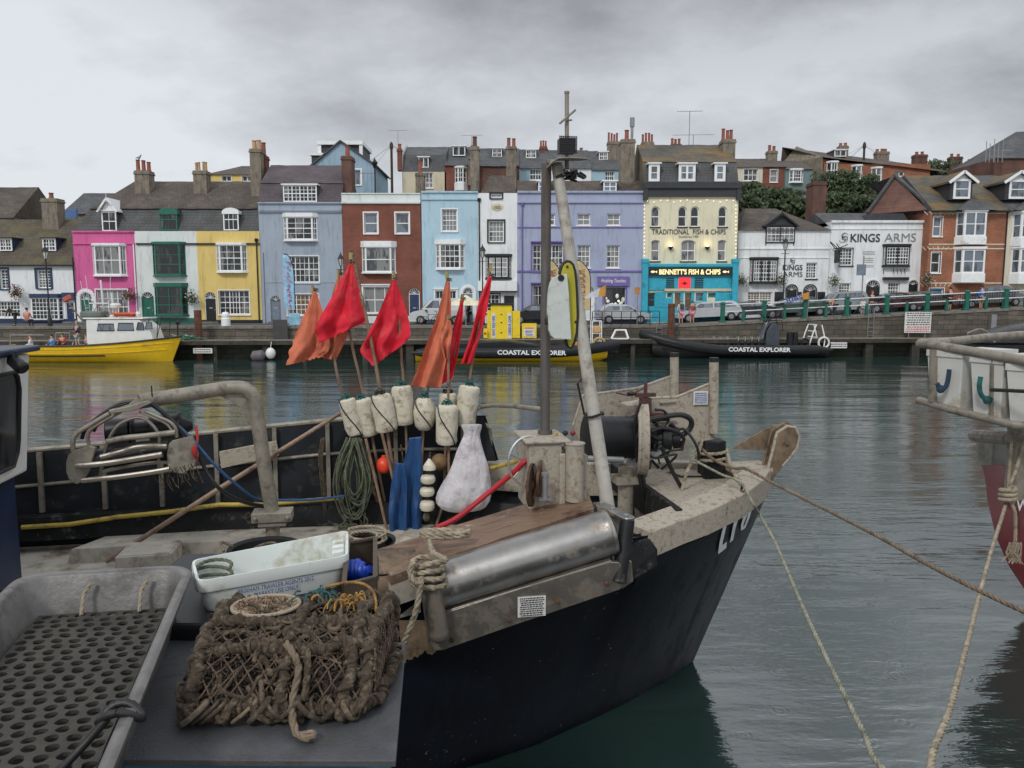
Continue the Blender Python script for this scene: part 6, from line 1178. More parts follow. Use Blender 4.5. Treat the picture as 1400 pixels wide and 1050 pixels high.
# ------------------------------------------------------------------ dan buoys, floats, bags standing in the boat
FG = 'flagged marker buoys standing against the far rail'
ft = 1.55
def T2(x, y, t=ft): return at_t(x, y, t)
def flag_mesh(left, right, t, amp, folds, seed, nU=26, nV=26, ragged=0, t2=None):
    rnd = random.Random(seed); g = MB(); rows = []; t2 = t if t2 is None else t2
    def along(pl, v):
        n = len(pl)-1; i = min(int(v*n), n-1); f = v*n-i; return (pl[i][0]+(pl[i+1][0]-pl[i][0])*f, pl[i][1]+(pl[i+1][1]-pl[i][1])*f)
    def sm(pl, v, e=.04): a = along(pl, max(0, v-e)); b = along(pl, min(1, v+e)); return ((a[0]+b[0])/2, (a[1]+b[1])/2)
    for j in range(nV+1):
        v = j/nV; L_, R_ = sm(left, v), sm(right, v); row = []
        for i in range(nU+1):
            u = i/nU; x = L_[0]+(R_[0]-L_[0])*u; y = L_[1]+(R_[1]-L_[1])*u
            if ragged and j == nV: y += rnd.uniform(-ragged, ragged*.2)*1.0
            if ragged and i == 0: x += rnd.uniform(-ragged, ragged)*.5*v
            ph = 2.4*mnoise.noise(V((u*1.6, v*2.2, seed*3.1))); d = amp*min(1, v*1.3+.04)*(math.sin(folds*5*u+seed+v*1.5+ph)+.35*math.sin(folds*10*u+seed*2+v*3+ph*1.7)*mnoise.noise(V((v*3, u, seed+5)))*2+1.0*mnoise.noise(V((u*3, v*5, seed)))+.35*mnoise.noise(V((u*9, v*12, seed))))
            row.append(at_t(x, y, t+(t2-t)*u+d))
        rows.append(row)
    g.loft(rows); return g
def buoy(label, pole, flt, flag, m_, t=ft, bottom=None, amp=.035, folds=2.2, seed=1, ragged=0, ovoid=False, pr=.017, knots=True, left=None, right=None, fmat=None):
    p0 = T2(*pole[0], t); root = thing('marker_buoy', label, 'marker buoy', T2(*(bottom or pole[-1]), t), FG)
    g = MB(); P = [T2(x, y, t+.012*i) for i, (x, y) in enumerate(pole)]
    if bottom: P.append(T2(*bottom, t+.02))
    g.tube(spline(P), pr, 9); 
    for k in range(1, 7): q = P[0].lerp(P[1], k/7); g.tube([q-V((0,0,.008)), q+V((0,0,.008))], pr*1.25, 9)
    po = g.build('pole', POLE, root)
    g = MB(); q = P[0]; g.tube([q+V((.0,0,-.02)), q+V((0,0,-.10))], pr*1.3, 8); g.build('tape', M('yellow_tape', (.35,.30,.12), .6), po)
    if flt:
        (xa, ya), (xb, yb), wpx = flt; a = T2(xa, ya, t); b = T2(xb, yb, t); d = (a-CAM).length; r = wpx/1050*d/2*1.02; L_ = (b-a).length
        pf = [(.02,0),(r*.7,.004),(r*.93,.02),(r,.06),(r*1.02,L_*.3),(r,L_*.7),(r*.97,L_-.05),(r*.86,L_-.012),(r*.6,L_),(.02,L_)] if not ovoid else [(.02,0),(r*.55,.01),(r*.85,L_*.15),(r,L_*.4),(r*.98,L_*.62),(r*.8,L_*.86),(r*.5,L_-.01),(.02,L_)]
        g = MB(); pf2 = []
        for (r0, h0), (r1, h1) in zip(pf, pf[1:]):
            for k in range(3): pf2.append((r0+(r1-r0)*k/3, h0+(h1-h0)*k/3))
        pf2.append(pf[-1]); g.lathe(a, pf2, 22, axis=(b-a).normalized())
        for v in g.v:
            c_ = a+(b-a)*max(0, min(1, (v-a).dot(b-a)/L_**2)); dv = v-c_; v += dv*(mnoise.noise(v*9+V((seed,0,0)))*.10+mnoise.noise(v*30)*.06)
        g.build('float', FLOAT, root, smooth=50)
        tw = MB(); c0 = a+(a-b).normalized()*.015
        for k in range(4): ph = k*1.7+seed; tw.tube(spline([c0, c0+V((.05*math.cos(ph), .05*math.sin(ph), .03)), c0+V((.07*math.cos(ph+.8), .06*math.sin(ph+.8), -.03)), c0+V((.04*math.cos(ph+1.6), .04*math.sin(ph+1.6), .01))]), .009, 6)
        tw.tube([c0+V((.024*math.cos(s_), .024*math.sin(s_), .006*s_)) for s_ in [i*.6 for i in range(16)]], .008, 6); tw.build('twine', ROPE_T if seed % 3 else RUB, root)
        if seed % 2: tw = MB(); tw.tube(spline([a+(b-a).normalized()*L_*f+V((-r*.9*math.cos(f*3)*.9, -r*1.04*math.sin(.5+f*2.2), 0)) for f in (0,.25,.5,.75,1)]), .008, 6); tw.build('lashing', RUB, root)
    if left:
        g = flag_mesh(left, right, t-.03, amp, folds, seed, ragged=ragged); g.build('flag', fmat, root, smooth=80)
        tw = MB(); q = T2(*right[0], t-.01); tw.tube([q+V((.026*math.cos(s_), .026*math.sin(s_), -.02+.004*s_)) for s_ in [i*.6 for i in range(18)]], .006, 6); tw.build('flag_tie', RUB, root)
    return root
buoy('marker buoy with a ragged faded orange flag, leftmost of the row', [(427,390),(440,430),(456,487),(470,545)], ((474,545),(487,595),23), None, 0, t=1.62, bottom=(530,728), seed=1, left=[(429,396),(418,425),(405,455),(396,480),(391,503)], right=[(432,396),(441,425),(449,452),(452,478),(436,490)], fmat=ORGF, ragged=4, folds=1.8)
buoy('marker buoy whose faded orange flag hangs behind the largest red one', [(463,368),(470,400),(481,470),(497,540)], ((494,545),(507,596),26), None, 0, t=1.66, bottom=(535,730), seed=2, left=[(463,374),(452,410),(444,440),(432,470),(440,492)], right=[(466,374),(475,400),(482,430),(475,460),(458,495)], fmat=ORGF, ragged=4)
buoy('marker buoy with the largest bright red flag on a thick pole', [(480,343),(491,393),(503,445),(521,540)], ((520,539),(530,590),29), None, 0, t=1.48, bottom=(547,700), seed=3, left=[(478,360),(462,392),(444,422),(429,450),(438,471)], right=[(482,358),(488,385),(496,412),(503,436),(500,441)], fmat=REDF, ragged=2, pr=.021, folds=2, amp=.05)
buoy('marker buoy with a wide red diamond-shaped hanging flag, right of the largest one', [(538,371),(545,430),(549,490),(552,527)], ((549,527),(553,581),27), None, 0, t=1.55, bottom=(558,660), seed=4, left=[(537,380),(522,418),(507,450),(490,480),(512,503)], right=[(540,380),(551,410),(559,436),(562,461),(540,480)], fmat=REDF, folds=2.2, ragged=2, amp=.05)
buoy('marker buoy with a long faded orange flag and an egg-shaped float', [(611,369),(612,430),(606,480),(582,548)], ((580,543),(580,589),30), None, 0, t=1.50, bottom=(575,700), seed=5, ovoid=True, left=[(610,382),(598,430),(580,480),(560,532)], right=[(615,382),(617,420),(615,465),(602,535)], fmat=ORGF, folds=1.8, amp=.045, ragged=2)
buoy('marker buoy with a narrow furled red flag, just left of the rightmost one', [(632,402),(627,440),(620,500),(612,545)], ((612,537),(612,566),25), None, 0, t=1.66, bottom=(606,700), seed=6, left=[(631,408),(620,445),(610,490),(597,531)], right=[(634,408),(632,445),(626,485),(618,520)], fmat=REDF, folds=2, amp=.04)
buoy('foremost marker buoy with the lowest float and a small bunched orange flag', [(613,430),(613,480),(613,520),(613,560)], ((611,553),(611,608),29), None, 0, t=1.36, bottom=(614,690), seed=7, left=[(611,436),(604,450),(600,468),(608,492)], right=[(615,436),(619,452),(616,470),(612,492)], fmat=ORGF, folds=2, amp=.03)
buoy('marker buoy with a tall red flag, rightmost of the row', [(671,360),(663,410),(650,470),(641,530)], ((642,527),(635,583),28), None, 0, t=1.52, bottom=(628,690), seed=8, left=[(669,376),(655,410),(645,455),(629,500)], right=[(673,376),(668,415),(658,455),(645,499)], fmat=REDF, folds=2, amp=.05)
# extra loose poles
for i, (a, b, lb) in enumerate((((500,600),(530,728),'bare pole leaning on the far rail, left of the blue oilskins'), ((522,592),(546,690),'bare pole leaning behind the orange ball float'), ((640,590),(592,730),'bare pole leaning to the left behind the stacked white floats'))):
    g = MB(); g.tube([T2(*a, 1.3), T2(*b, 1.3)], .018, 9); tag(g.build('pole', POLE), lb, 'pole', 'bare poles leaning on the far rail')
# orange ball, small dark ball
g = MB(); c_ = T2(525,636,1.4); g.ball(c_, .095, 20, sc=(1,1,1.08)); g.lathe(c_+V((0,0,.09)), [(.03,0),(.028,.03),(.012,.035)], 10); tag(g.build('ball_float', ORBALL), 'orange-red ball float hanging among the poles', 'float')
g = MB(); c_ = T2(601,632,1.45); g.ball(c_, .11, 18); tag(g.build('ball_float', M('brown_float', (.22,.13,.06), .6, var=.3, dirt=(.1,.06,.03), damt=.4)), 'dull brown ball float behind the stacked white floats', 'float')
# string of white disc floats
st = thing('float_string', 'string of white ribbed disc floats hanging beside the blue oilskins', 'float string', T2(585,712,1.2))
for i, (x, y, w_, h_) in enumerate(((587,636,17,15),(585,655,20,12),(584,672,20,12),(584,691,20,14))):
    g = MB(); c_ = T2(x, y, 1.2); d = (c_-CAM).length/1050; r = w_*d/2; hh = h_*d/2; pf = [(.015,-hh),(r*.8,-hh*.9),(r,-hh*.4),(r*1.0,hh*.1),(r*.93,hh*.15),(r*1.0,hh*.25),(r*.85,hh*.8),(.015,hh)] if i else [(.015,-hh),(r,-hh*.8),(r,-hh*.2),(r*.75,hh*.3),(r*.35,hh*.9),(.015,hh*1.2)]; g.lathe(c_, pf, 20); g.build('disc_float', M('ivory_float', (.66,.62,.50), .5, var=.1, dirt=(.3,.25,.16), damt=.2, dscale=7), st, smooth=40)
g = MB(); g.tube([T2(588,618,1.2), T2(585,660,1.2), T2(583,712,1.2)], .012, 7); g.lathe(T2(583,712,1.2), [(.03,0),(.05,.04),(.03,.1)], 10); g.build('cord', ROPE_B, st)
# blue oilskins
for k, (lf, rt_, lb, tt) in enumerate(((((541,630),(534,665),(531,700),(534,738)), ((552,632),(557,665),(556,700),(555,740)), 'shorter blue oilskin trouser leg hanging among the poles, left of the other', 1.25), (((560,596),(551,640),(549,690),(551,742)), ((576,594),(577,640),(576,690),(577,744)), 'long blue oilskin hanging from the rail between the floats', 1.3))):
    g = flag_mesh(list(lf), list(rt_), tt, .04, 1.3, k+3, 22, 26); tag(g.build('oilskin', BLTARP, smooth=80, solid=.01), lb, 'oilskin')
# mesh sack
prof = [((644,581),14),((645,586),13),((645,594),9),((644,604),14),((643,618),19),((642,634),24),((640,652),30),((636,672),37),((634,688),38),((634,697),26),((634,700),4)]
g = MB(); rows = []
for (c_, w_) in prof:
    p = T2(c_[0], c_[1], 1.15); d = (p-CAM).length/1050; row = []
    for k in range(73):
        th = 2*math.pi*k/72; rr = w_*d*(1+.05*math.sin(th*11+c_[1]*.12)+.06*mnoise.noise(V((math.cos(th)*7, math.sin(th)*7, c_[1]*.2)))+.2*mnoise.noise(V((math.cos(th)*2, math.sin(th)*2, c_[1]*.06)))); row.append(p+BU*math.cos(th)*rr+BN*math.sin(th)*rr*.62)
    rows.append(row)
g.loft(rows); o = g.build('mesh_sack', BAGM, smooth=80); sb = o.modifiers.new('smooth', 'SUBSURF'); sb.levels = 1; sb.render_levels = 1; tag(o, 'bulging white mesh sack hanging from the rail beside the red hose', 'sack')
g = MB(); g.lathe(T2(646,582,1.15), [(.02,-.03),(.06,0),(.085,.05),(.07,.07)], 14); g.build('sack_neck', BAGM, o) if False else None
# hank of green rope
rnd = random.Random(5); g = MB()
for i in range(22):
    cx_, w_, yb_ = 483+rnd.uniform(-8,9), rnd.uniform(12,26), rnd.uniform(675,712); y0 = rnd.uniform(598,606); tt = 1.5-rnd.random()*.16
    g.tube(spline([T2(cx_-2,y0,tt), T2(cx_-w_*.75,y0+30,tt), T2(cx_-w_,(y0+yb_)/2+12,tt-.02), T2(cx_-w_*.55,yb_-8,tt), T2(cx_,yb_,tt-.03), T2(cx_+w_*.6,yb_-9,tt), T2(cx_+w_*.95,(y0+yb_)/2+10,tt-.02), T2(cx_+w_*.6,y0+28,tt), T2(cx_+2,y0,tt)], 6), .010, 6)
for i in range(8): x = 470+rnd.random()*30; g.tube(spline([T2(x,700,1.4), T2(x+rnd.uniform(-12,12),712,1.38), T2(x+rnd.uniform(-15,15),722,1.4), T2(x+rnd.uniform(-20,20),716,1.36)]), .009, 5)
tag(g.build('rope_hank', ROPE_G, smooth=60), 'large hank of green-grey rope hung on the inside of the far rail', 'rope')
g = MB()
for i in range(7): x = 441+rnd.uniform(-3,3); g.tube(spline([T2(x,598,1.6), T2(x-4+rnd.uniform(-3,3),630,1.58), T2(x+rnd.uniform(-4,4),665,1.6), T2(x+2+rnd.uniform(-3,3),rnd.uniform(680,706),1.6)]), .009, 5)
tag(g.build('rope_hank', ROPE_B, smooth=60), 'dark brown cord hanging on the bulwark left of the green hank', 'rope')
for i, (pts, lb) in enumerate((([(548,608),(553,640),(556,664)], 'thin cord hanging between the poles left of the egg-shaped float'), ([(578,590),(572,640),(566,700)], 'dark cord hanging down beside the long blue oilskin'))):
    g = MB(); g.tube(spline([T2(x, y, 1.35) for x, y in pts]), .009, 6); tag(g.build('cord', ROPE_B), lb, 'cord')
# coils of rope and black basket on deck behind the fish box
bk = thing('basket', 'black rubber basket on deck behind the white fish box', 'basket', at_z(350, 775, 1.5)); g = MB(); cc = at_z(362, 752, 1.75); g.lathe(cc-V((0,0,.3)), [(.02,.01),(.27,0),(.33,.3),(.35,.31),(.35,.33),(.31,.31),(.26,.03),(.02,.03)], 26); g.build('tub', RUBT, bk)
g = MB(); 
for s_ in (-1, 1): g.tube(spline([cc+V((s_*.33,.05,.02)), cc+V((s_*.42,0,.08)), cc+V((s_*.36,-.1,.02))]), .014, 7)
g.build('handle', ROPE_L, bk)
pts = [cc+V((.12*math.cos(t)*(1+.3*math.sin(t*.7))+.1, .12*math.sin(t)-.25, .05+.012*t*math.sin(t*.3))) for t in [i*.55 for i in range(30)]]; o = twisted(pts, .012, ROPE_L, 'rope_coil', k=4); tag(o, 'small tan rope coil on the edge of the black basket', 'rope')
bk2 = thing('basket', 'black tub on deck behind the steel bin, holding pale rope', 'basket', at_z(500, 760, 1.6)); c2 = at_z(500, 742, 1.75); g = MB(); g.lathe(c2-V((0,0,.3)), [(.02,.01),(.24,0),(.28,.3),(.3,.31),(.3,.33),(.27,.31),(.22,.03),(.02,.03)], 26); g.build('tub', RUBT, bk2)
pts = [c2+V(((.17+.05*math.sin(t*.37))*math.cos(t), (.17+.05*math.sin(t*.37))*math.sin(t), .02+.004*t)) for t in [i*.5 for i in range(44)]]; o = twisted(pts, .016, ROPE, 'rope_coil', k=4); tag(o, 'pale rope coiled in the black tub between fish box and shelf', 'rope')
# ------------------------------------------------------------------ things standing on the near quay
BT = 2.75
bd = thing('storage_bin', 'blue plastic bin covered by a grey board, under the lobster pot', 'bin', (-.9, 2.68, 2.1)); g = MB(); g.box(-1.42, -.50, 2.36, 3.0, 2.1, 2.72); g.box(-1.45, -.485, 2.33, 3.02, 2.62, 2.722); g.build('body', BLBIN, bd, smooth=0, bevel=.02)
for x in (-1.2, -.93, -.66): g = MB(); g.box(x-.03, x+.03, 2.31, 2.36, 2.12, 2.6); g.build('rib', BLBIN, bd, bevel=.01)
g = MB(); P = [at_z(555,878,BT), at_z(541,1040,BT), V((-1.75, 2.27, BT)), V((-1.6, 3.12, BT))]; g.prism(P, (0,0,-.022)); o = g.build('board', BOARD, smooth=0, bevel=.003); tag(o, 'flat grey coated plywood board carrying the lobster pot', 'board')
gb = thing('storage_bin', 'dark plastic bin standing behind the tray and under the white fish box', 'bin', (-1.25, 3.6, 2.1)); g = MB(); g.box(-1.75, -.75, 3.14, 4.0, 2.1, 2.72); g.box(-1.78, -.72, 3.11, 4.03, 2.66, 2.82); g.build('body', RUBT, gb, smooth=0, bevel=.02); g = MB(); g.box(-1.35, -1.1, 3.07, 3.11, 2.5, 2.6); g.build('handle', RUBT, gb, bevel=.01)
gs = thing('trestle', 'dark steel trestle supporting the grey tray', 'trestle', (-1.6, 2.3, 2.1)); g = MB(); g.box(-2.3, -1.5, 1.2, 3.3, 2.66, 2.7); g.build('top', BOARD, gs, smooth=0)
for x in (-2.2, -1.6):
    for y in (1.4, 3.1): g = MB(); g.box(x-.025, x+.025, y-.025, y+.025, 2.1, 2.66); g.build('leg', GALV, gs)
# tray
C0 = V((-1.44, 3.31, 0)); E1 = V((.261,-.965,0)).normalized(); E2 = V((-.985,-.17,0)).normalized()
def tp_(l, w_, z): return C0+E1*l+E2*w_+V((0,0,z))
tl, tw_ = 2.0, .68
tr = thing('tray', 'deep grey scuffed plastic tray, rounded at its far corners', 'tray', tp_(tl/2, tw_/2, 2.71))
def ring(off, z, r=.1, n=7):
    pts = []
    for (cl, cw, a0) in ((off+r, off+r, 270), (off+r, tw_-off-r, 180), (tl-off-r, tw_-off-r, 90), (tl-off-r, off+r, 0)):
        for i in range(n): a = R(a0-90*i/(n-1)); pts.append(tp_(cl+math.cos(a)*r, cw+math.sin(a)*r, z))
    return pts
RG = [ring(.07,2.71,.06), ring(.02,2.97,.10), ring(-.012,2.975,.11), ring(-.022,2.985,.115), ring(-.022,3.0,.115), ring(-.012,3.008,.11), ring(.012,3.006,.10), ring(.02,2.995,.10), ring(.085,2.76,.06)]
g = MB(); g.loft([[r[i] for r in RG] for i in list(range(len(RG[0])))+[0]]); g.poly(RG[0]); g.poly(RG[-1]); g.build('shell', GRTRAY, tr, smooth=50)
g = MB(); 
pass
# holed mat
mw0, mw1, ml0, ml1 = .085, tw_-.085, .1, tl-.09; zt = 2.86; cell = .058; rad = .0212; g = MB(); rows_ = int((ml1-ml0)/(cell*.88)); cols_ = int((mw1-mw0)/cell); K = 16
cw_ = (mw1-mw0)/cols_; cl_ = (ml1-ml0)/rows_
def matz(l, w_): return zt+.012*mnoise.noise(V((l*3, w_*3, 1)))+.006*mnoise.noise(V((l*9, w_*9, 4)))
for i in range(rows_):
    odd = i % 2
    for j in range(cols_+(0 if odd else 0)):
        a = mw0+(j+.5)*cw_; l0 = ml0+i*cl_
        aL, aR = mw0+j*cw_, mw0+(j+1)*cw_; sh = cw_*.13*(1 if odd else -1); cxx = a+sh; cll = l0+cl_/2; out = []; inn = []; low = []
        for k in range(K):
            t = 2*math.pi*k/K; dx, dl = math.cos(t), math.sin(t); s_ = 1/max(abs(dx), abs(dl))
            ox, ol = a+dx*s_*cw_/2, cll+dl*s_*cl_/2; rj = rad*(1+.06*math.sin(i*7.1+j*3.3+k)); out.append(tp_(ol, ox, matz(ol, ox))); ix, il = cxx+dx*rj, cll+dl*rj; inn.append(tp_(il, ix, matz(il, ix)-.001)); low.append(tp_(il, ix, matz(il, ix)-.013))
        b = len(g.v); g.v += out+inn+low
        for k in range(K):
            k2 = (k+1) % K; g.f.append((b+k, b+k2, b+K+k2, b+K+k)); g.m.append(0); g.f.append((b+K+k, b+K+k2, b+2*K+k2, b+2*K+k)); g.m.append(0)
mt_ = g.build('rubber_mat', MAT_R, smooth=40); tag(mt_, 'muddy perforated rubber mat lying in the grey tray', 'mat')
g = MB(); g.poly([tp_(ml0,mw0,2.80), tp_(ml1,mw0,2.80), tp_(ml1,mw1,2.80), tp_(ml0,mw1,2.80)]); g.build('hole_backing', DARKIN, tr, smooth=0)  # black sheet under the mat that keeps its holes dark
for (w_, l_, lb) in ((.42, .06, 'short grey rope loop on the far wall of the tray, the left of two'), (.19, .06, 'short grey rope loop on the far wall of the tray, the right of two')):
    o = twisted([tp_(l_-.005, w_-.03, 2.975), tp_(l_+.02, w_-.005, 2.94), tp_(l_+.05, w_, 2.89), tp_(l_+.07, w_, 2.86)], .009, ROPE, 'rope_loop'); tag(o, lb, 'rope')
g = MB(); g.tube([tp_(1.25+.03*math.cos(t), 0.02+.06*math.sin(t)*1.0, 3.0+.02*math.cos(t*2)+.0) for t in [i*.6 for i in range(22)]], .012, 7); g.tube(spline([tp_(1.27,.05,3.0), tp_(1.3,.12,2.93), tp_(1.38,.2,2.88), tp_(1.5,.3,2.88)]), .012, 7); tag(g.build('black_strap', RUB, smooth=60), 'black elastic strap knotted over the right rim of the tray', 'strap')
# white fish box
fb = thing('fish_box', 'white plastic fish box with blue printing and rope inside', 'fish box', (-1.1, 3.5, 2.74))
a, b, c_, d = at_z(268,796,2.97), at_z(476,760,2.97), at_z(476,725,2.97), at_z(262,766,2.97); ctr = (a+b+c_+d)/4
def bx(P, sc_, z): return [V((ctr.x+(p.x-ctr.x)*sc_, ctr.y+(p.y-ctr.y)*sc_, z)) for p in P]
def rr_(P, r=.05, n=4):
    out = []; m_ = len(P)
    for i in range(m_):
        p0, p1, p2 = P[i-1], P[i], P[(i+1) % m_]; u_ = (p0-p1).normalized()*r; v_ = (p2-p1).normalized()*r
        for k in range(n+1): t = k/n; out.append((p1+u_)*(1-t)**2+p1*2*t*(1-t)+(p1+v_)*t*t)
    return out
Q4 = [a, b, c_, d]; RG = [rr_(bx(Q4, s_, z)) for s_, z in ((.90,2.825),(.915,2.835),(.955,2.91),(1.0,2.915),(1.01,2.925),(1.01,2.96),(1.0,2.972),(.97,2.972),(.955,2.955),(.93,2.90),(.87,2.765))]
g = MB(); g.loft([[r[i] for r in RG] for i in list(range(len(RG[0])))+[0]]); g.poly(RG[0]); g.poly(RG[-1]); g.build('shell', PLAST, fb, smooth=45)
g = MB()
for k in range(3): p = b.lerp(c_, .3+k*.2); g.obox(V((p.x-.05, p.y-.0, 2.935)), (c_-b).normalized()*.02, (a-b).normalized()*.03, V((0,0,.02)))
g.build('grip', PLAST, fb, bevel=.004)
fa = bx(Q4, .955, 2.91)[0]; fb_ = bx(Q4, .955, 2.91)[1]; la = bx(Q4, .915, 2.835)[0]; lb_ = bx(Q4, .915, 2.835)[1]; upv = (fa.lerp(fb_, .5)-la.lerp(lb_, .5)).normalized(); rv = (fb_-fa).normalized(); mid = fa.lerp(fb_, .5); nrm = rv.cross(upv).normalized()
g = MB(); textmesh(g, 'BRIXHAM TRAWLER AGENTS 2012', mid-upv*.018+nrm*.006, rv*.34, upv*.022, .001, .0); textmesh(g, 'MARKET USE ONLY', mid-upv*.047+nrm*.006, rv*.2, upv*.021, .001, .0); g.build('lettering', TEXTB, fb, smooth=0)
pts = [at_z(290,785,2.93)+V(((.075+.02*math.sin(t))*math.cos(t), (.10)*math.sin(t), .02+.02*math.sin(t*.8)-.05*(i/30))) for i, t in enumerate([k*.6 for k in range(30)])]
o = twisted(pts+[at_z(330,793,2.8), at_z(345,790,2.8)], .009, ROPE_G, 'rope_coil', k=4); tag(o, 'green-grey rope coil draped over the left end of the white fish box', 'rope')
# steel bin with blue gloves
sb_ = thing('metal_bin', 'brown stained open steel bin right of the white fish box', 'bin', (-.68, 3.6, 2.74)); p0, p1, p2, p3 = at_z(470,800,2.92), at_z(513,789,2.92), at_z(513,735,2.95), at_z(476,742,2.95); g = MB()
for u_, v_ in ((p0,p1),(p1,p2),(p2,p3),(p3,p0)): g.prism([u_, v_, V((v_.x, v_.y, 2.70)), V((u_.x, u_.y, 2.70))], ((u_+v_)/2-(p0+p1+p2+p3)/4).normalized()*.01); g.bar(u_, v_, .022, .012)
g.poly([V((q.x, q.y, 2.74)) for q in (p0,p1,p2,p3)]); g.build('shell', M('stained_steel', (.10,.075,.055), .5, metal=.4, var=.4, dirt=(.04,.03,.022), damt=.4, dscale=5), sb_, smooth=0)
g = MB(); gc = at_z(491,785,2.85)
for i in range(6): ph = i*.9; g.tube(spline([gc+V((-.04+.015*i,0,-.02)), gc+V((-.05+.02*i,-.02,.02)), gc+V((-.06+.025*i,.03*math.sin(ph),.05+.012*math.sin(ph)))]), [.024]*5+[.024]*5+[.014], 8)
tag(g.build('glove', M('blue_rubber_glove', (.01,.045,.35), .4, var=.25, bump=.3), smooth=70), 'crumpled blue rubber glove lying in the steel bin', 'glove')
# ------------------------------------------------------------------ lobster pot
pot = thing('lobster_pot', 'lobster pot bound in old brown rope with netting sides, on the grey board', 'lobster pot', (-.83, 2.75, BT+.003))
def wrapped(pts, r, m_, name, pitch=1.5, seed=0, rough_=.25, parent=pot):
    P = spline([Vector(p) for p in pts], 10); Ls = [0]
    for u_, v_ in zip(P, P[1:]): Ls.append(Ls[-1]+(v_-u_).length)
    tot = Ls[-1]; g = MB(); n = max(6, int(tot/(r*.5))); Q = []; j = 0
    for i in range(n+1):
        d = tot*i/n
        while j < len(Ls)-2 and Ls[j+1] < d: j += 1
        p = P[j].lerp(P[j+1], (d-Ls[j])/max(1e-9, Ls[j+1]-Ls[j])); Q.append(p+V((mnoise.noise(p*25+V((seed,0,0))), mnoise.noise(p*25+V((0,seed,9))), mnoise.noise(p*25+V((5,0,seed)))))*r*.95)
    g.tube(Q, [r*.72*(1+rough_*mnoise.noise(q*30+V((seed,1,2)))) for q in Q], 9)
    up = V((.1,.3,1)).normalized(); H = []; N3 = int(tot/(r*pitch)*14); 
    fr_ = []
    for i in range(n+1):
        t = (Q[min(i+1,n)]-Q[max(i-1,0)]).normalized(); a_ = up-t*up.dot(t); a_ = a_.normalized() if a_.length > 1e-4 else t.orthogonal().normalized(); up = a_; fr_.append((a_, t.cross(a_)))
    for i in range(N3+1):
        f = i/N3*n; k = min(int(f), n-1); q = Q[k].lerp(Q[k+1], f-k); a_, b_ = fr_[k]; th = 2*math.pi*i/14; rr = r*.74*(1+.55*mnoise.noise(q*22+V((seed*3,0,1)))); H.append(q+(a_*math.cos(th)+b_*math.sin(th))*rr)
    g.tube(H, [r*.33*(1+.7*mnoise.noise(h_*40)) for h_ in H], 6)
    rn = random.Random(seed)
    for _ in range(int(tot/.0022)):      # loose fibres
        q = rn.choice(H); v_ = V((rn.gauss(0,1), rn.gauss(0,1), rn.gauss(0,1))).normalized()*rn.uniform(.008,.02); g.tube([q, q+v_*.6, q+v_+V((0,0,-.004))], [.0014,.0012,.0006], 3, caps=False)
    return g.build(name, m_, parent, smooth=70)
SEC = [(3.0,2.775),(3.02,2.87),(2.97,2.97),(2.86,3.01),(2.71,3.0),(2.60,2.965),(2.53,2.905),(2.45,2.80)]
XA, XB = -1.10, -.51
def sx(x, k, l=0): y, z = SEC[k]; f = (x-XA)/(XB-XA); return V((x+(.03*(y-2.7)), y+.045*f, z-.0*f))
def secpt(x, u_):   # u in 0..7
    k = min(int(u_), 6); f = u_-k; return sx(x, k).lerp(sx(x, k+1), f)
for i, (x, r) in enumerate(((XA, .030), (-.79, .024), (-.565, .028), (XB+.01, .028))): wrapped([sx(x, k) for k in range(8)], r, ROPE_B, 'rope_hoop', seed=i+1)
for i, (u_, r) in enumerate(((0, .022), (2, .026), (4, .023), (5.1, .026), (7, .028))): wrapped([secpt(XA+(XB-XA)*j/5, u_)+V((0,0,random.uniform(-.006,.006))) for j in range(6)], r, ROPE_B, 'rope_bar', seed=i+11, pitch=1.3)
wrapped([sx(XA,7)+V((0,.0,-.005)), V((XA-.03,2.62,2.785)), V((XA-.05,2.85,2.79)), sx(XA,0)], .026, ROPE_B, 'rope_bar', seed=31); wrapped([sx(XB,7), V((XB+.04,2.62,2.785)), V((XB+.05,2.85,2.79)), sx(XB,0)], .026, ROPE_B, 'rope_bar', seed=32)
def netpatch(f, nu, nv, r, m_, seed=0, sag=.006):
    g = MB(); pt = {}
    def P(i, j): 
        q = f(i/nu, j/nv); return q+V((mnoise.noise(q*18), mnoise.noise(q*18+V((3,3,3))), mnoise.noise(q*18+V((7,1,2)))))*sag
    for i in range(nu):
        for j in range(nv):
            if (i+j) % 2 == 0: e = ((i, j, i+1, j+1),)
            else: e = ((i+1, j, i, j+1),)
            for (a_, b_, c2_, d2_) in e: p, q = P(a_, b_), P(c2_, d2_); g.tube([p, (p+q)/2+V((0,0,-.002)), q], r, 5, caps=False)
    for i in range(nu+1):
        for j in range(nv+1):
            if (i+j) % 2 == 0: g.ball(P(i, j), r*1.9, 6)
    return g.build('netting', m_, pot, smooth=60)
netpatch(lambda u_, v_: secpt(XA+(XB-XA)*u_, 4+v_*1.1), 22, 4, .0034, NET); netpatch(lambda u_, v_: secpt(XA+(XB-XA)*u_, 5.1+v_*1.9), 22, 6, .0034, NET, sag=.01)
netpatch(lambda u_, v_: secpt(XA+(XB-XA)*u_, 2+v_*2)+V((0,0,-.01)), 22, 8, .0034, NET); netpatch(lambda u_, v_: V((XB+.02+.01*math.sin(v_*3), 3.0-.45*u_, 2.79+v_*(.2-.12*max(0,u_-.6)))), 18, 8, .003, NET); netpatch(lambda u_, v_: V((XA-.01, 3.0-.45*u_, 2.79+v_*(.2-.12*max(0,u_-.6)))), 18, 8, .003, NET)
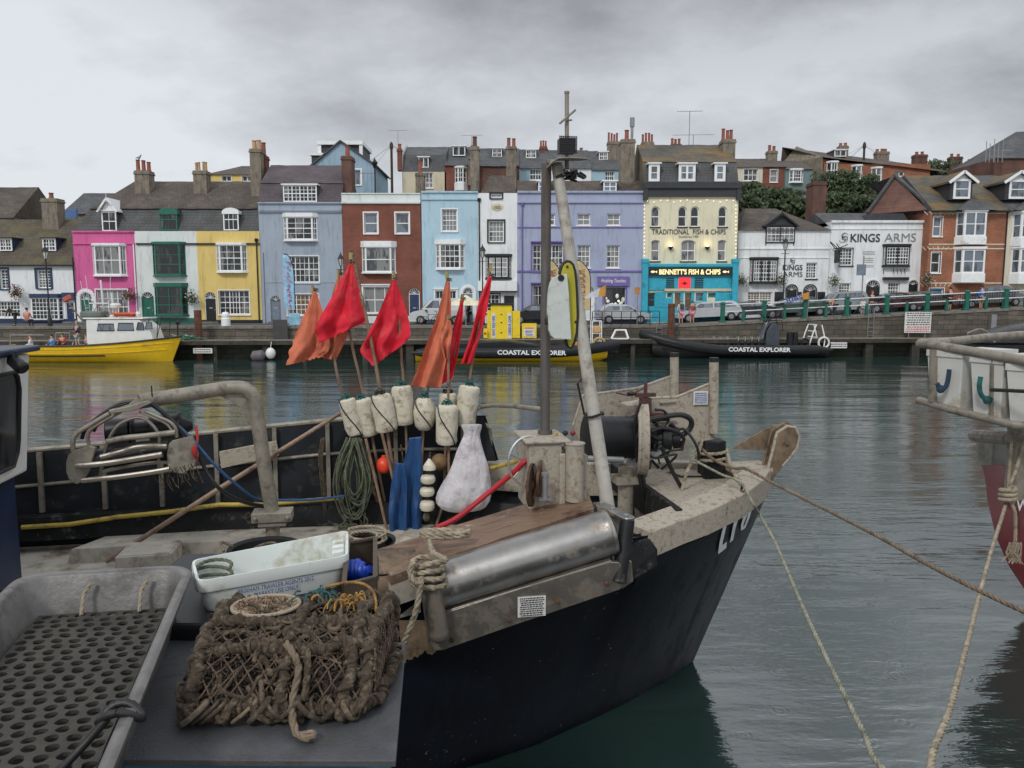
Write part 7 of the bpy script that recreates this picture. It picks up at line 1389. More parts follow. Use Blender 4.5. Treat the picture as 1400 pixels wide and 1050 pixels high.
# dark inner chamber net and old bait, crumpled
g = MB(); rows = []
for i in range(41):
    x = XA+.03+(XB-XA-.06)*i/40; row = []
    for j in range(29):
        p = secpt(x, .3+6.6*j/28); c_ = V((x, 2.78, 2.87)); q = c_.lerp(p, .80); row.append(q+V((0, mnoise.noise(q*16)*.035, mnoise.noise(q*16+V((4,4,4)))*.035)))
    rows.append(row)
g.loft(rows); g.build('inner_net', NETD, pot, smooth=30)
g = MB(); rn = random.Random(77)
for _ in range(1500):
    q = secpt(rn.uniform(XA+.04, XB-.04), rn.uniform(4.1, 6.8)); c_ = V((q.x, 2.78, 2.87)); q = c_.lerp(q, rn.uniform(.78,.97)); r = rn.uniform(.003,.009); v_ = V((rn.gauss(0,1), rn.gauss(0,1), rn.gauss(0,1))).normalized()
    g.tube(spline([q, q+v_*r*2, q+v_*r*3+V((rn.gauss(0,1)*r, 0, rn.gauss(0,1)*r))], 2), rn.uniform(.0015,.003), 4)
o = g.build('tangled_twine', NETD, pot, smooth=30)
# entrance ring with barnacled net
rc_ = V((-.945, 2.835, 3.02)); tilt = V((0, -.11, .012)); e1 = V((.125,.01,0)); e2 = V((0,.085,.006))
g = MB(); g.tube([rc_+e1*math.cos(t)+e2*math.sin(t) for t in [i*2*math.pi/40 for i in range(40)]], .0075, 8, closed=True); g.build('entrance_ring', M('pale_pipe', (.33,.28,.21), .7, var=.25, scale=20, dirt=(.2,.14,.09), damt=.35, dscale=20), pot)
g = MB()
for _ in range(1500):
    a_ = rn.uniform(0, 6.28); r = math.sqrt(rn.random())*.96; p = rc_+e1*math.cos(a_)*r+e2*math.sin(a_)*r+V((0,0,-.03*(1-r*r)+rn.uniform(-.004,.004))); s_ = rn.uniform(.0025,.006); g.ball(p, s_, 5)
g.build('encrusted_net', M('barnacle_crust', (.20,.135,.085), .9, var=.6, scale=40, dirt=(.45,.38,.28), damt=.35, dscale=30), pot, smooth=0); tag(bpy.data.objects['encrusted_net'], kind='stuff')
# tufts of coloured twine
for nm, cc_, m_, ax_ in (('twine_tuft', V((-.65,2.88,3.015)), ROPE_Y, .06), ('net_bundle', V((-.76,2.93,3.025)), M('teal_net', (.03,.10,.10), .9, var=.5, dirt=(.06,.05,.035), damt=.4, dscale=20), .075)):
    g = MB()
    for _ in range(30):
        p = cc_+V((rn.gauss(0,ax_*.5), rn.gauss(0,ax_*.3), 0)); v_ = V((rn.gauss(0,1), rn.gauss(0,.6)-.4, rn.uniform(-.6,.5))).normalized()*ax_*rn.uniform(.4,.9); g.tube(spline([p, p+v_*.5+V((0,0,.018)), p+v_, p+v_*1.1+V((0,-.01,-.02))], 4), rn.uniform(.002,.0045), 5)
    g.build(nm, m_, pot, smooth=60)
twisted([V((-.74,2.93,3.055)), V((-.66,2.97,3.06)), V((-.59,2.96,3.055)), V((-.54,2.9,3.04)), V((-.52,2.82,3.0))], .006, ROPE_Y, 'bridle_cord', pot)
# knotted tails
twisted([secpt(-.80,4.9)+V((0,-.03,.01)), secpt(-.76,5.3)+V((0,-.035,0)), secpt(-.735,5.9)+V((0,-.03,0)), secpt(-.74,6.6)+V((0,-.03,0)), V((-.735,2.43,2.80)), V((-.71,2.38,2.772)), V((-.67,2.36,2.768))], .0135, ROPE_L, 'rope_tail', pot)
twisted([secpt(-.72,5.1)+V((0,-.03,0)), secpt(-.705,5.9)+V((0,-.03,0)), secpt(-.70,6.7)+V((0,-.03,0))], .013, ROPE_B, 'rope_tail', pot)
for kx in (-.665,): g = MB(); g.tube([V((kx+.02*math.cos(t), 2.36+.016*math.sin(t), 2.775+.004*math.sin(t*1.5))) for t in [i*.6 for i in range(20)]], .009, 6); g.build('knot', ROPE_L, pot)
for i in range(17):       # lashings round the bottom bar
    x = XA+.02+(XB-XA-.03)*i/16+rn.uniform(-.02,.02); c_ = secpt(x, 7); g = MB(); tl_ = rn.uniform(-.05,.05); g.tube([c_+V((tl_*math.sin(t), -.034*math.cos(t), .038*math.sin(t))) for t in [k*.7 for k in range(10)]], rn.uniform(.006,.011), 6)
    g.build('lashing', ROPE_L if i % 5 == 0 else ROPE_B, pot, smooth=60)
for i in range(8):
    g = MB(); c_ = V((XA-.03+rn.uniform(-.03,.03), 2.5+rn.uniform(0,.2), 2.79+rn.uniform(0,.04))); g.tube(spline([c_+V((.045*math.cos(t+i), .035*math.sin(t+i), .02*math.sin(t*2))) for t in [k*.8 for k in range(8)]], 3), .008, 6); g.build('loose_loop', ROPE_G if i % 3 == 0 else ROPE_L, pot, smooth=60)

for i in range(42):       # matted rope draped over the frame
    u0, v0 = rn.uniform(.02,.98), rn.uniform(1.6,6.9); P = []
    for k in range(5): uu = max(0, min(1, u0+rn.uniform(-.09,.09)+.05*k)); vv = max(1.2, min(7, v0+rn.uniform(-.5,.5))); c_ = V((XA+(XB-XA)*uu, 2.78, 2.85)); q = secpt(c_.x, vv); P.append(q+(q-c_).normalized()*rn.uniform(-.015,.012))
    g = MB(); r = rn.uniform(.004,.010); Q = spline(P, 7); g.tube(Q, [r*(1+.4*mnoise.noise(q*50)) for q in Q], 7); g.build('draped_rope', rn.choice((ROPE_B, ROPE_B, NET)), pot, smooth=60)
g = MB()
for i in range(900):      # fibres and weed
    q = secpt(rn.uniform(XA-.02, XB+.03), rn.uniform(1.8, 7)); c_ = V((q.x, 2.78, 2.85)); q = q+(q-c_).normalized()*rn.uniform(-.01,.025); v_ = V((rn.gauss(0,1), rn.gauss(0,1), rn.gauss(0,1))).normalized()*rn.uniform(.012,.035); g.tube([q, q+v_*.6, q+v_+V((0,0,-.006))], [.002,.0016,.0006], 3, caps=False)
tag(g.build('frayed_fibre', ROPE_B, pot, smooth=0), kind='stuff')
# ------------------------------------------------------------------ people, vehicles, boats and furniture across the water
def skinned(name, P, E, mats, parent, sub=1):
    """continuous body grown on a skeleton: P = {joint: (pos, radius)}"""
    keys = list(P); me = bpy.data.meshes.new(name); me.from_pydata([P[k][0] for k in keys], [(keys.index(a), keys.index(b)) for a, b in E], []); o = bpy.data.objects.new(name, me); COL.objects.link(o)
    m_ = o.modifiers.new('skin', 'SKIN'); m_.use_smooth_shade = True
    for i, k in enumerate(keys): r = P[k][1]; v = me.skin_vertices[0].data[i]; v.radius = r if isinstance(r, tuple) else (r, r); v.use_root = (i == 0)
    q = o.modifiers.new('sub', 'SUBSURF'); q.levels = sub
    dg = bpy.context.evaluated_depsgraph_get(); m2 = bpy.data.meshes.new_from_object(o.evaluated_get(dg)); bpy.data.objects.remove(o); m2.materials.clear(); m2.materials.append(mats)
    m2.name = name; o2 = bpy.data.objects.new(name, m2); COL.objects.link(o2); m2.shade_smooth()
    if parent: o2.parent = parent; WL[o2.name] = WL[parent.name]
    return o2
CLOTH = {}
def cloth(c): 
    k = 'cloth_%02d_%02d_%02d' % tuple(int(x*99) for x in c)
    if k not in CLOTH: CLOTH[k] = M(k, c, .85, var=.15, scale=8, bump=.2)
    return CLOTH[k]
def person(label, pos, face, top, legs, hair=(.05,.035,.02), pose='stand', h=1.7, shorts=False, group=None, bag=None, sleeves=True, lean=0):
    """face: heading in degrees, 0 looks to +x. built from a joint skeleton"""
    s = h/1.72; t = thing('person', label, 'person', pos, group); ca, sa = math.cos(R(face)), math.sin(R(face))
    def W(f, l, z): # forward, left, up
        f += lean*max(0, z-.9)*.5
        return V((f*ca-l*sa, f*sa+l*ca, z))*s
    sit = pose == 'sit'; bend = pose == 'bend'; zp = .48 if sit else .93
    J = {}
    J['pelvis'] = (W(0,0,zp), (.15,.11)); chest = W(.0, 0, zp+.42) if not bend else W(.35, 0, zp+.18); neck = W(.0,0,zp+.56) if not bend else W(.5,0,zp+.18); 
    J['belly'] = ((J['pelvis'][0]+chest)/2, (.135,.10)); J['chest'] = (chest, (.165,.11)); J['neck'] = (neck, .055); hd = neck+(W(.02,0,.10)*1 if not bend else W(.1,0,-.03)); J['head'] = (hd, (.075,.085)); J['crown'] = (hd+(W(.0,0,.12) if not bend else W(.1,0,-.04)), (.07,.08)); J['nose'] = (hd+W(.095,0,.035), .016)
    E = [('pelvis','belly'),('belly','chest'),('chest','neck'),('neck','head'),('head','crown'),('head','nose')]; drop = W(0,0,0)
    for sd, l in (('l',1),('r',-1)):
        sh = chest+W(0,.19*l,.06)*1; el = sh+W(.03,.05*l,-.28); wr = el+W(.12,-.01*l,-.22)
        if pose == 'hold': el = sh+W(.08,.06*l,-.26); wr = el+W(.24,-.10*l,.02)
        if bend: el = sh+W(.08,.03*l,-.25); wr = el+W(.10,0,-.20)
        if sit: el = sh+W(.05,.05*l,-.26); wr = el+W(.2,-.05*l,-.06)
        J['sh'+sd] = (sh, .058); J['el'+sd] = (el, .042); J['wr'+sd] = (wr, .028); d_ = (wr-el).normalized(); pm = wr+d_*.07*s; J['pm'+sd] = (pm, (.022,.034))
        E += [('chest','sh'+sd),('sh'+sd,'el'+sd),('el'+sd,'wr'+sd),('wr'+sd,'pm'+sd)]
        sidev = d_.cross(V((0,0,1))).normalized() if abs(d_.z) < .9 else V((ca, sa, 0))
        for k, ln in enumerate((.062,.075,.078,.066)): q = pm+sidev*(k-1.5)*.019*s+d_*ln*s; J['f%d%s' % (k, sd)] = (q, .008); E.append(('pm'+sd, 'f%d%s' % (k, sd)))
        q = wr+d_*.05*s-sidev*.05*s; J['th'+sd] = (q, .009); E.append(('wr'+sd, 'th'+sd))
        hp_ = W(0,.09*l,zp-.06); kn = W(.03,.10*l,.50); an = W(0 if l > 0 else .06,.11*l,.09)
        if sit: kn = W(.42,.11*l,.50); an = W(.40,.11*l,.09)
        J['hp'+sd] = (hp_, .085); J['kn'+sd] = (kn, .056); J['an'+sd] = (an, .038); J['toe'+sd] = (an+W(.16,.01*l,-.05), (.035,.03)); E += [('pelvis','hp'+sd),('hp'+sd,'kn'+sd),('kn'+sd,'an'+sd),('an'+sd,'toe'+sd)]
    skinned('body', J, E, SKIN, t)
    def grow(keys, ee, k, name, m_, ends={}):
        K = {a: (ends.get(a, J[a][0]), tuple(x*k+.006 for x in J[a][1]) if isinstance(J[a][1], tuple) else J[a][1]*k+.006) for a in keys}; skinned(name, K, ee, m_, t)
    ak = ['pelvis','belly','chest','shl','shr','ell','elr']; ae = [('pelvis','belly'),('belly','chest'),('chest','shl'),('chest','shr'),('shl','ell'),('shr','elr')]
    if sleeves: ak += ['wrl','wrr']; ae += [('ell','wrl'),('elr','wrr')]
    grow(ak, ae, 1.14, 'top', cloth(top)); en = {}
    lk = ['pelvis','hpl','hpr','knl','knr']; le = [('pelvis','hpl'),('pelvis','hpr'),('hpl','knl'),('hpr','knr')]
    if not shorts: lk += ['anl','anr']; le += [('knl','anl'),('knr','anr')]
    grow(lk, le, 1.16, 'shorts' if shorts else 'trousers', cloth(legs))
    hm = MB(); c_ = J['crown'][0]-W(.02,0,-.0); hm.ball(c_+WL[t.name], .098*s, 12, sc=(1,1,.95)); hm.build('hair', cloth(hair), t)
    for sd in 'lr': fm_ = MB(); a = J['an'+sd][0]+WL[t.name]; b = J['toe'+sd][0]+WL[t.name]; fm_.tube([a-V((0,0,.05)), b-V((0,0,.005))], [.05, .04], 8); fm_.build('shoe', cloth((.05,.05,.055)), t)
    if bag: bm_ = MB(); c_ = chest+WL[t.name]-W(.17,0,.05); bm_.obox(c_, W(.08,0,0), W(0,.14,0), W(0,0,.2)); bm_.build('backpack', cloth(bag), t, bevel=.04)
    return t
def ground(px, py, off): # point on the far promenade
    p = at_y(px, py, 56); Y = qy(p.x)+off; p = at_y(px, py, Y); return V((p.x, Y, gz(p.x)+.002))
# people on the far quay ------------------------------------------------
PG = 'people on the far quay'
person('woman seen from behind in a white top and pink shorts with a dark backpack', ground(931,440,.9), 95, (.62,.60,.60), (.60,.25,.32), hair=(.30,.20,.10), shorts=True, group=PG, bag=(.06,.06,.07))
person('person in a brown top and pink shorts beside the woman with the backpack', ground(946,440,1.1), 80, (.22,.09,.07), (.65,.20,.30), hair=(.12,.06,.03), shorts=True, group=PG, h=1.6, sleeves=False)
person('person in a black coat with bare legs at the rising railing', ground(1298,425,.9), 100, (.02,.02,.025), (.03,.03,.03), shorts=True, group=PG)
person('person in a bright blue jacket at the rising railing beside the grey car', ground(1341,425,.9), 110, (.02,.15,.60), (.30,.24,.18), shorts=True, group=PG)
person('person in a peach top leaning forward behind the green railing', ground(1141,430,1.0), 200, (.50,.27,.20), (.05,.06,.08), pose='bend', group=PG)
person('person in a pale blue jacket bending behind the green railing post', ground(1160,432,1.0), 240, (.10,.28,.36), (.04,.10,.14), pose='bend', group=PG)
person('small child in white with a red cap behind the green railing', ground(1179,434,.9), 260, (.55,.55,.55), (.35,.30,.28), hair=(.5,.05,.04), h=1.2, group=PG)
person('person in black with red hair standing behind the green railing', ground(1191,434,.9), 275, (.03,.03,.035), (.12,.12,.14), hair=(.38,.08,.04), group=PG)
person('person in dark clothes bending near the cottage window', ground(22,447,2.6), 190, (.04,.05,.04), (.04,.045,.04), pose='bend', group=PG)
person('person in a salmon top sitting with the back to the water', ground(38,448,.4), 90, (.55,.18,.15), (.05,.05,.06), pose='sit', group=PG)
person('person in black standing by the light blue house', ground(641,442,3.5), 200, (.02,.02,.025), (.03,.03,.035), group=PG)
# cars ------------------------------------------------------------------
CARN = [0]
def car(label, px, py, L_, H_, col, kind='hatch', off=5.2, rot=0, group='cars parked along the far quay', flip=1):
    p = at_y(px, py, 60); Y = qy(p.x)+off; p = at_y(px, py, Y); z0 = gz(p.x); t = thing('parked_car', label, 'car', (p.x, Y, z0), group); CARN[0] += 1
    sl = (gz(p.x+1)-gz(p.x-1))/2
    hw = .87
    def Wd(x, y, z): x *= flip; return V((p.x+x, Y+y, z0+z+sl*x))
    paint = M('car_paint_%d' % CARN[0], col, .3, metal=.1, var=.05, bump=0, coat=.6); a = L_/2
    if kind == 'van': low = [(-a,.35),(-a,.9),(-a+.15,1.0),(a-1.3,1.15),(a-.3,.95),(a,.8),(a,.35)]; roof = [(-a+.05,1.0),(-a+.12,H_-.08),(-a+.4,H_),(a-1.9,H_),(a-1.5,H_-.12),(a-.9,1.12)]
    elif kind == 'saloon': low = [(-a,.35),(-a,.78),(-a+.25,.98),(-a+.8,1.0),(a-1.3,.98),(a-.3,.80),(a,.62),(a,.35)]; roof = [(-a+.55,.99),(-a+1.25,H_-.06),(-a+1.7,H_),(a-2.2,H_-.02),(a-1.75,H_-.16),(a-1.1,.97)]
    else: low = [(-a,.35),(-a,.85),(-a+.12,1.0),(-a+.6,1.02),(a-1.15,.98),(a-.3,.80),(a,.62),(a,.35)]; roof = [(-a+.08,1.0),(-a+.4,H_-.12),(-a+.75,H_),(a-1.9,H_-.02),(a-1.5,H_-.14),(a-.85,.96)]
    g = MB(); ys = [(-hw+.08, -.04), (-hw, 0), (hw, 0), (hw-.08, -.04)]
    def ring(pr, ye): return [Wd(x*(1+e_*.35/a if False else 1), y, z) for (y, e_) in ye for (x, z) in pr]
    rows = [[Wd(x, y, z) for x, z in low] for y in (-hw+.05, -hw, -hw, hw, hw, hw-.05)]; rows[0] = [Wd(x*.985, -hw+.02, z) for x, z in low]; g.loft([rows[1], rows[3]], 0)
    g.poly(rows[1]); g.poly(list(reversed(rows[3]))); g.quad(Wd(-a,-hw,.35), Wd(a,-hw,.35), Wd(a,hw,.35), Wd(-a,hw,.35), 1)
    ins = .17; mid = len(roof)
    zt = max(z for _, z in roof)
    def yy(z): return hw-.02-ins*(z-.95)/(zt-.95)
    g.loft([[Wd(x, -yy(z), z) for x, z in roof], [Wd(x, yy(z), z) for x, z in roof]], 0); g.poly([Wd(x, -yy(z), z) for x, z in roof]); g.poly([Wd(x, yy(z), z) for x, z in reversed(roof)])
    g.build('body', [paint, RUB], t, smooth=30, bevel=.05)
    # windows: inset copy of the roof outline, split by pillars
    lo, hi = 1.03, H_-.14; xs0 = roof[0][0]+.22; xs1 = roof[-1][0]-.25; xt0 = roof[2][0]+.02; xt1 = roof[3][0]+.22; cx = (xs0+xs1)/2+.1
    if kind == 'van': lo = 1.2; xs0 = cx+.2; xt0 = cx+.25
    segs = [(xs0, xt0, cx-.05, cx-.05), (cx+.05, cx+.05, xs1, xt1)] if kind != 'van' else [(xs0, xt0, xs1, xt1-.05)]
    for sy in (-1, 1):
        for (b0, t0, b1, t1) in segs:
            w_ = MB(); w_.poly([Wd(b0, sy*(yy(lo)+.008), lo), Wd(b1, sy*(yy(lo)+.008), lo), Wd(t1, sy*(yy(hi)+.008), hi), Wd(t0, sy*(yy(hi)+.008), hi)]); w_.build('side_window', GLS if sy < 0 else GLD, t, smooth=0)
    w_ = MB(); (x0, z0_), (x1, z1_) = roof[-1], roof[-2]; w_.poly([Wd(x0+.01, -yy(z0_)+.1, z0_+.06), Wd(x0+.01, yy(z0_)-.1, z0_+.06), Wd(x1+.012, yy(z1_)-.1, z1_), Wd(x1+.012, -yy(z1_)+.1, z1_)]); w_.build('windscreen', GLS, t, smooth=0)
    for x in (-a+.78, a-.82):
        for y in (-hw+.02, hw-.02):
            w_ = MB(); c_ = Wd(x, y, .32)-V((0,.11 if y < 0 else -.11,0))*0; w_.lathe(c_+V((0,-.11,0)), [(.2,0),(.31,.01),(.33,.05),(.33,.17),(.31,.21),(.2,.22)], 20, axis=(0,1,0)); wo = w_.build('wheel', RUB, t); w_ = MB(); w_.lathe(c_+V((0,(-.118 if y < 0 else .10),0)), [(.02,-.0),(.19,.004),(.2,.02)], 14, axis=(0,1,0)); w_.build('rim', GALV, wo)
    for sx_, m_, nm in ((a, M('headlamp', (.6,.6,.6), .2), 'headlight'), (-a, M('tail_lamp', (.3,.01,.01), .3), 'tail_light')):
        for y in (-hw+.18, hw-.18): w_ = MB(); w_.obox(Wd(sx_*.995, y, .72), (.05,0,0), (0,.15,0), (0,0,.07)); w_.build(nm, m_, t, bevel=.02)
    w_ = MB(); w_.obox(Wd(a-1.25, -hw-.08, 1.02), (.08,0,0), (0,.07,0), (0,0,.055)); w_.build('wing_mirror', RUB, t, bevel=.02)
    return t
car('black hatchback parked behind the yellow kiosk', 733, 440, 4.1, 1.5, (.02,.022,.026), flip=-1)
car('silver hatchback parked in front of the lavender shop', 852, 440, 4.0, 1.48, (.42,.44,.46))
car('silver estate car parked in front of the turquoise shopfront', 966, 441, 4.8, 1.5, (.45,.47,.48), off=4.6, flip=-1)
car('dark green low car behind the railing outside the pub wing', 1085, 433, 4.9, 1.55, (.03,.07,.055), 'saloon', flip=-1)
car('black saloon car half hidden behind the railing left of the dark green car', 1030, 436, 3.9, 1.4, (.015,.016,.018), 'saloon', off=4.4)
car('silver grey car outside the arched pub door, behind the crowd at the railing', 1147, 428, 4.2, 1.75, (.28,.30,.29), flip=-1)
car('black car with a red tint below the arched pub window', 1215, 426, 4.4, 1.5, (.04,.008,.01), 'saloon', flip=-1)
car('brown-grey car outside the orange brick house', 1268, 422, 3.9, 1.5, (.10,.09,.08))
car('mid grey saloon car parked at the top of the rise beside the cream house', 1348, 415, 5.0, 1.65, (.13,.14,.15), 'saloon', flip=-1)
car('white van parked in front of the light blue house', 600, 441, 4.2, 1.9, (.55,.57,.58), 'van', flip=-1)
# railings --------------------------------------------------------------
rl = thing('railing', 'white and green painted railing climbing along the right side of the far quay', 'railing', (25, 55.2, gz(25))); xs_ = [at_y(px, 430, 56).x for px in (981, 1037, 1093, 1150, 1205, 1261, 1316, 1371, 1426, 1480)]; PT = []
for i, x in enumerate(xs_):
    y = qy(x)+.22; z = gz(x)+.06; g = MB(); g.box(x-.14, x+.14, y-.14, y+.14, z, z+1.3); g.box(x-.18, x+.18, y-.18, y+.18, z+1.28, z+1.34); g.prism([(x-.19,y-.19,z+1.34),(x+.19,y-.19,z+1.34),(x+.1,y-.1,z+1.44),(x-.1,y-.1,z+1.44)], (0,.2,0)); g.box(x-.25, x+.25, y-.2, y+.2, z-.0, z+.12); g.build('post', RAILG, rl, bevel=.015); PT.append((x, y, z))
    if i+1 < len(xs_): x2 = (x+xs_[i+1])/2; y2 = qy(x2)+.22; z2 = gz(x2)+.06; g = MB(); g.box(x2-.09, x2+.09, y2-.09, y2+.09, z2, z2+.82); g.build('short_post', RAILG, rl, bevel=.01)
for hgt in (.72, 1.22):
    for (x, y, z), (x2, y2, z2) in zip(PT, PT[1:]): g = MB(); g.tube([(x+.14,y-.0,z+hgt), (x2-.14,y2-.0,z2+hgt)], .038, 8); g.build('rail', RAILW, rl)
r2 = thing('railing', 'thin dark iron railing along the quay below the lavender shop and the cars', 'railing', (8, 54.5, 2.2)); xs_ = [at_y(px, 440, 55).x for px in range(808, 905, 13)]
for x in xs_: g = MB(); y = qy(x)+.1; g.tube([(x,y,gz(x)+.06),(x,y,gz(x)+1.0)], .03, 6); g.build('post', IRON, r2)
for hh_ in (.55, .98): g = MB(); g.tube([(x, qy(x)+.1, gz(x)+.06+hh_) for x in xs_], .022, 6); g.build('rail', IRON, r2)
r3 = thing('railing', 'black spiked iron railing in front of the pub and brick house', 'railing', (32, 60, 3.2)); g = MB()
for i in range(60): x = at_y(1186, 420, 59.8).x+i*.19; g.tube([(x, 59.6, gz(x)), (x, 59.6, gz(x)+1.25), (x, 59.6, gz(x)+1.4)], [.022,.022,.004], 5)
xa, xb = at_y(1186, 420, 59.8).x, at_y(1186, 420, 59.8).x+11.3; g.tube([(xa, 59.6, gz(xa)+1.1), (xb, 59.6, gz(xb)+1.1)], .025, 6); g.build('spikes', IRON, r3)
# street lamps ----------------------------------------------------------
def lamp(label, px, py_base, py_top, off):
    p = at_y(px, py_base, 58); Y = qy(p.x)+off; b = at_y(px, py_base, Y); zt = at_y(px, py_top, Y).z; x, z0 = b.x, gz(b.x); t = thing('street_lamp', label, 'street lamp', (x, Y, z0), 'black lantern street lamps'); g = MB()
    g.lathe((x, Y, z0), [(.16,0),(.16,.5),(.09,.6),(.07,1.2),(.05,1.3),(.045,zt-z0-1.0),(.08,zt-z0-.98),(.05,zt-z0-.9)], 10); g.tube([(x-.3,Y,zt-1.2),(x+.3,Y,zt-1.2)], .02, 6); g.build('column', IRON, t)
    g = MB(); g.lathe((x, Y, zt-.92), [(.10,0),(.21,.46)], 6); l_ = g.build('lantern', LAMPG, t, smooth=0); g = MB(); g.lathe((x, Y, zt-.46), [(.27,0),(.24,.05),(.10,.28),(.04,.34),(.03,.46)], 6)
    for k in range(6): a_ = k*math.pi/3; g.tube([(x+.10*math.cos(a_), Y+.10*math.sin(a_), zt-.92), (x+.215*math.cos(a_), Y+.215*math.sin(a_), zt-.46)], .014, 4)
    g.build('cap', IRON, t); return t
lamp('black street lamp in front of the white cottage, leftmost of the lamps', 69, 450, 335, 1.2); lamp('black street lamp in front of the brick house', 468, 444, 345, 2.2); lamp('black street lamp in front of the narrow white house', 660, 444, 334, 2.2); lamp('black street lamp in front of the pub wing', 1070, 432, 324, 2.4)
p = at_y(513, 260, 80); t = thing('street_lamp', 'black street lamp on the hill beside the blue gable house', 'street lamp', (p.x, 80, hz(p.x, 80)), 'black lantern street lamps'); g = MB(); g.tube([(p.x,80,hz(p.x,80)),(p.x,80,at_y(513,230,80).z)], .07, 8); z = at_y(513,230,80).z; g.lathe((p.x,80,z), [(.12,0),(.3,.5),(.34,.52),(.1,.85),(.03,1.0)], 8); g.build('column', IRON, t)
for (px, pt, pb_, Y, lb) in ((535, 196, 260, 84, 'dark wooden telegraph pole between the blue gable house and the hill terrace'), (1182, 196, 245, 90, 'telegraph pole standing in front of the long brick row on the skyline')):
    p = at_y(px, pt, Y); t = thing('telegraph_pole', lb, 'telegraph pole', (p.x, Y, hz(p.x, Y)-.2), 'telegraph poles'); g = MB(); g.tube([(p.x,Y,hz(p.x,Y)-.2),(p.x,Y,p.z)], [.16,.13], 8); g.ball((p.x,Y,p.z-.3), .3, 8, sc=(.7,.7,1.6)); g.build('pole', BARK, t); g = MB()
    for dx, dy, dz in ((-9, 4, -4.5), (-8, -2, -5.5), (10, 2, -4), (12, 6, -5), (-6, 2, -5.5)): a_ = V((p.x,Y,p.z-.2)); b_ = a_+V((dx,dy,dz)); g.tube([a_, a_.lerp(b_,.33)-V((0,0,.25)), a_.lerp(b_,.66)-V((0,0,.25)), b_], .012, 4)
    g.build('wires', RUB, t)
# banners, boards and kiosk --------------------------------------------
def feather(label, px, py0, py1, w_, m_, txt, tm, off, arms=None):
    p = at_y(px, py1, 56); Y = qy(p.x)+off; b = at_y(px, py1, Y); z0, z1 = gz(b.x), at_y(px, py0, Y).z; t = thing('feather_banner', label, 'banner', (b.x, Y, z0), 'feather banners'); H_ = z1-z0; W_ = w_
    pole = [V((b.x, Y, z0)), V((b.x, Y, z0+H_*.5)), V((b.x-.06*W_, Y, z0+H_*.8)), V((b.x-.45*W_, Y, z0+H_*.97)), V((b.x-W_*.9, Y, z0+H_))]; q = spline(pole, 6); g = MB(); g.tube(q, .03, 6); g.build('pole', IRON, t)
    g = MB(); rows = []
    for i, pt in enumerate(q[3:]): f = (pt.z-z0)/H_; lx = b.x-W_*(1 if f > .3 else .9); rows.append([pt, V(((pt.x+lx)/2, Y-.05*math.sin(i), pt.z)), V((min(lx, pt.x-.02), Y-.02, pt.z))])
    g.loft(rows); fo = g.build('sail', m_, t, smooth=60); g = MB()
    if txt: textmesh(g, txt, (b.x-W_*.52, Y-.10, z0+H_*.55), (0,0,H_*.62), (-W_*.5,0,0), .0); g.build('lettering', tm, fo, smooth=0)
    else:
        rn_ = random.Random(3)
        for k in range(9): g.tube([(b.x-W_*(.3+.4*rn_.random()), Y-.09, z0+H_*(.25+.075*k)), (b.x-W_*(.2+.5*rn_.random()), Y-.09, z0+H_*(.28+.075*k)), (b.x-W_*(.3+.4*rn_.random()), Y-.09, z0+H_*(.30+.075*k))], .05, 5)
        g.build('pattern', tm, fo)
    return t
feather('pale blue and pink patterned feather banner in front of the grey-blue house', 404, 347, 440, .75, M('blue_banner_cloth', (.28,.50,.68), .8, var=.3, scale=4), None, M('pink_print', (.55,.20,.30), .7), 1.5)
feather('tan feather banner printed with brown letters behind the mast, right of the foam boards', 807, 355, 440, 1.5, TANF, 'WHITE DOOR', M('brown_print', (.25,.07,.04), .7), 1.2)
feather('tan feather banner half hidden behind the mast, left of the foam boards', 767, 355, 440, 1.3, TANF, 'TO DOOR', M('brown_print2', (.25,.07,.04), .7), 1.6)
def ledge(px, py, d=-.8): p = at_y(px, py, 52); return qy(p.x)+d
# kiosk
def kbox(g, px0, px1, py0, py1, Y, dp, mi=0): a_ = at_y(px0, (py0+py1)/2, Y).x; b_ = at_y(px1, (py0+py1)/2, Y).x; g.box(a_, b_, Y, Y+dp, at_y(700, py1, Y).z, at_y(700, py0, Y).z, mi); return a_, b_
kY = 53.0; k_ = thing('ticket_kiosk', 'yellow boat ride kiosk with white vertical signs and a flat dark roof', 'kiosk', at_y(685, 466, kY)); g = MB(); a_, b_ = kbox(g, 671, 700, 417, 465.5, kY, 1.2); g.build('cabinet', YEL, k_, bevel=.02, smooth=0); g = MB(); kbox(g, 669, 702, 414.5, 417, kY-.1, 1.4); g.build('roof', RUB, k_, smooth=0)
for (p0, p1, p2, p3) in ((666, 670.8, 424, 463), (700.2, 711, 425, 462)): g = MB(); kbox(g, p0, p1, p2, p3, kY+.1, .06); g.build('open_door', YEL, k_, smooth=0)
for (p0, p1, txt) in ((672, 677.5, 'BOAT RIDE HERE'), (694, 699.5, 'CRUISE W OR WINDS')):
    g = MB(); a_, b_ = kbox(g, p0, p1, 428.5, 462, kY-.03, .03); so_ = g.build('sign', SIGNW, k_, smooth=0); g = MB(); textmesh(g, 'BOAT RIDE HERE' if p0 < 680 else 'CORRIDOR COVER', ((a_+b_)/2, kY-.045, at_y(700, 445, kY).z), (0,0,1.35), (-.19,0,0), .002, .01); g.build('lettering', TEXTB, so_, smooth=0)
g = MB()
for py in (430, 441, 455): g.ball((at_y(685.5, py, kY).x, kY-.01, at_y(700, py, kY).z), .05, 8, sc=(1.4,.3,.8))
g.build('knob', IRON, k_)
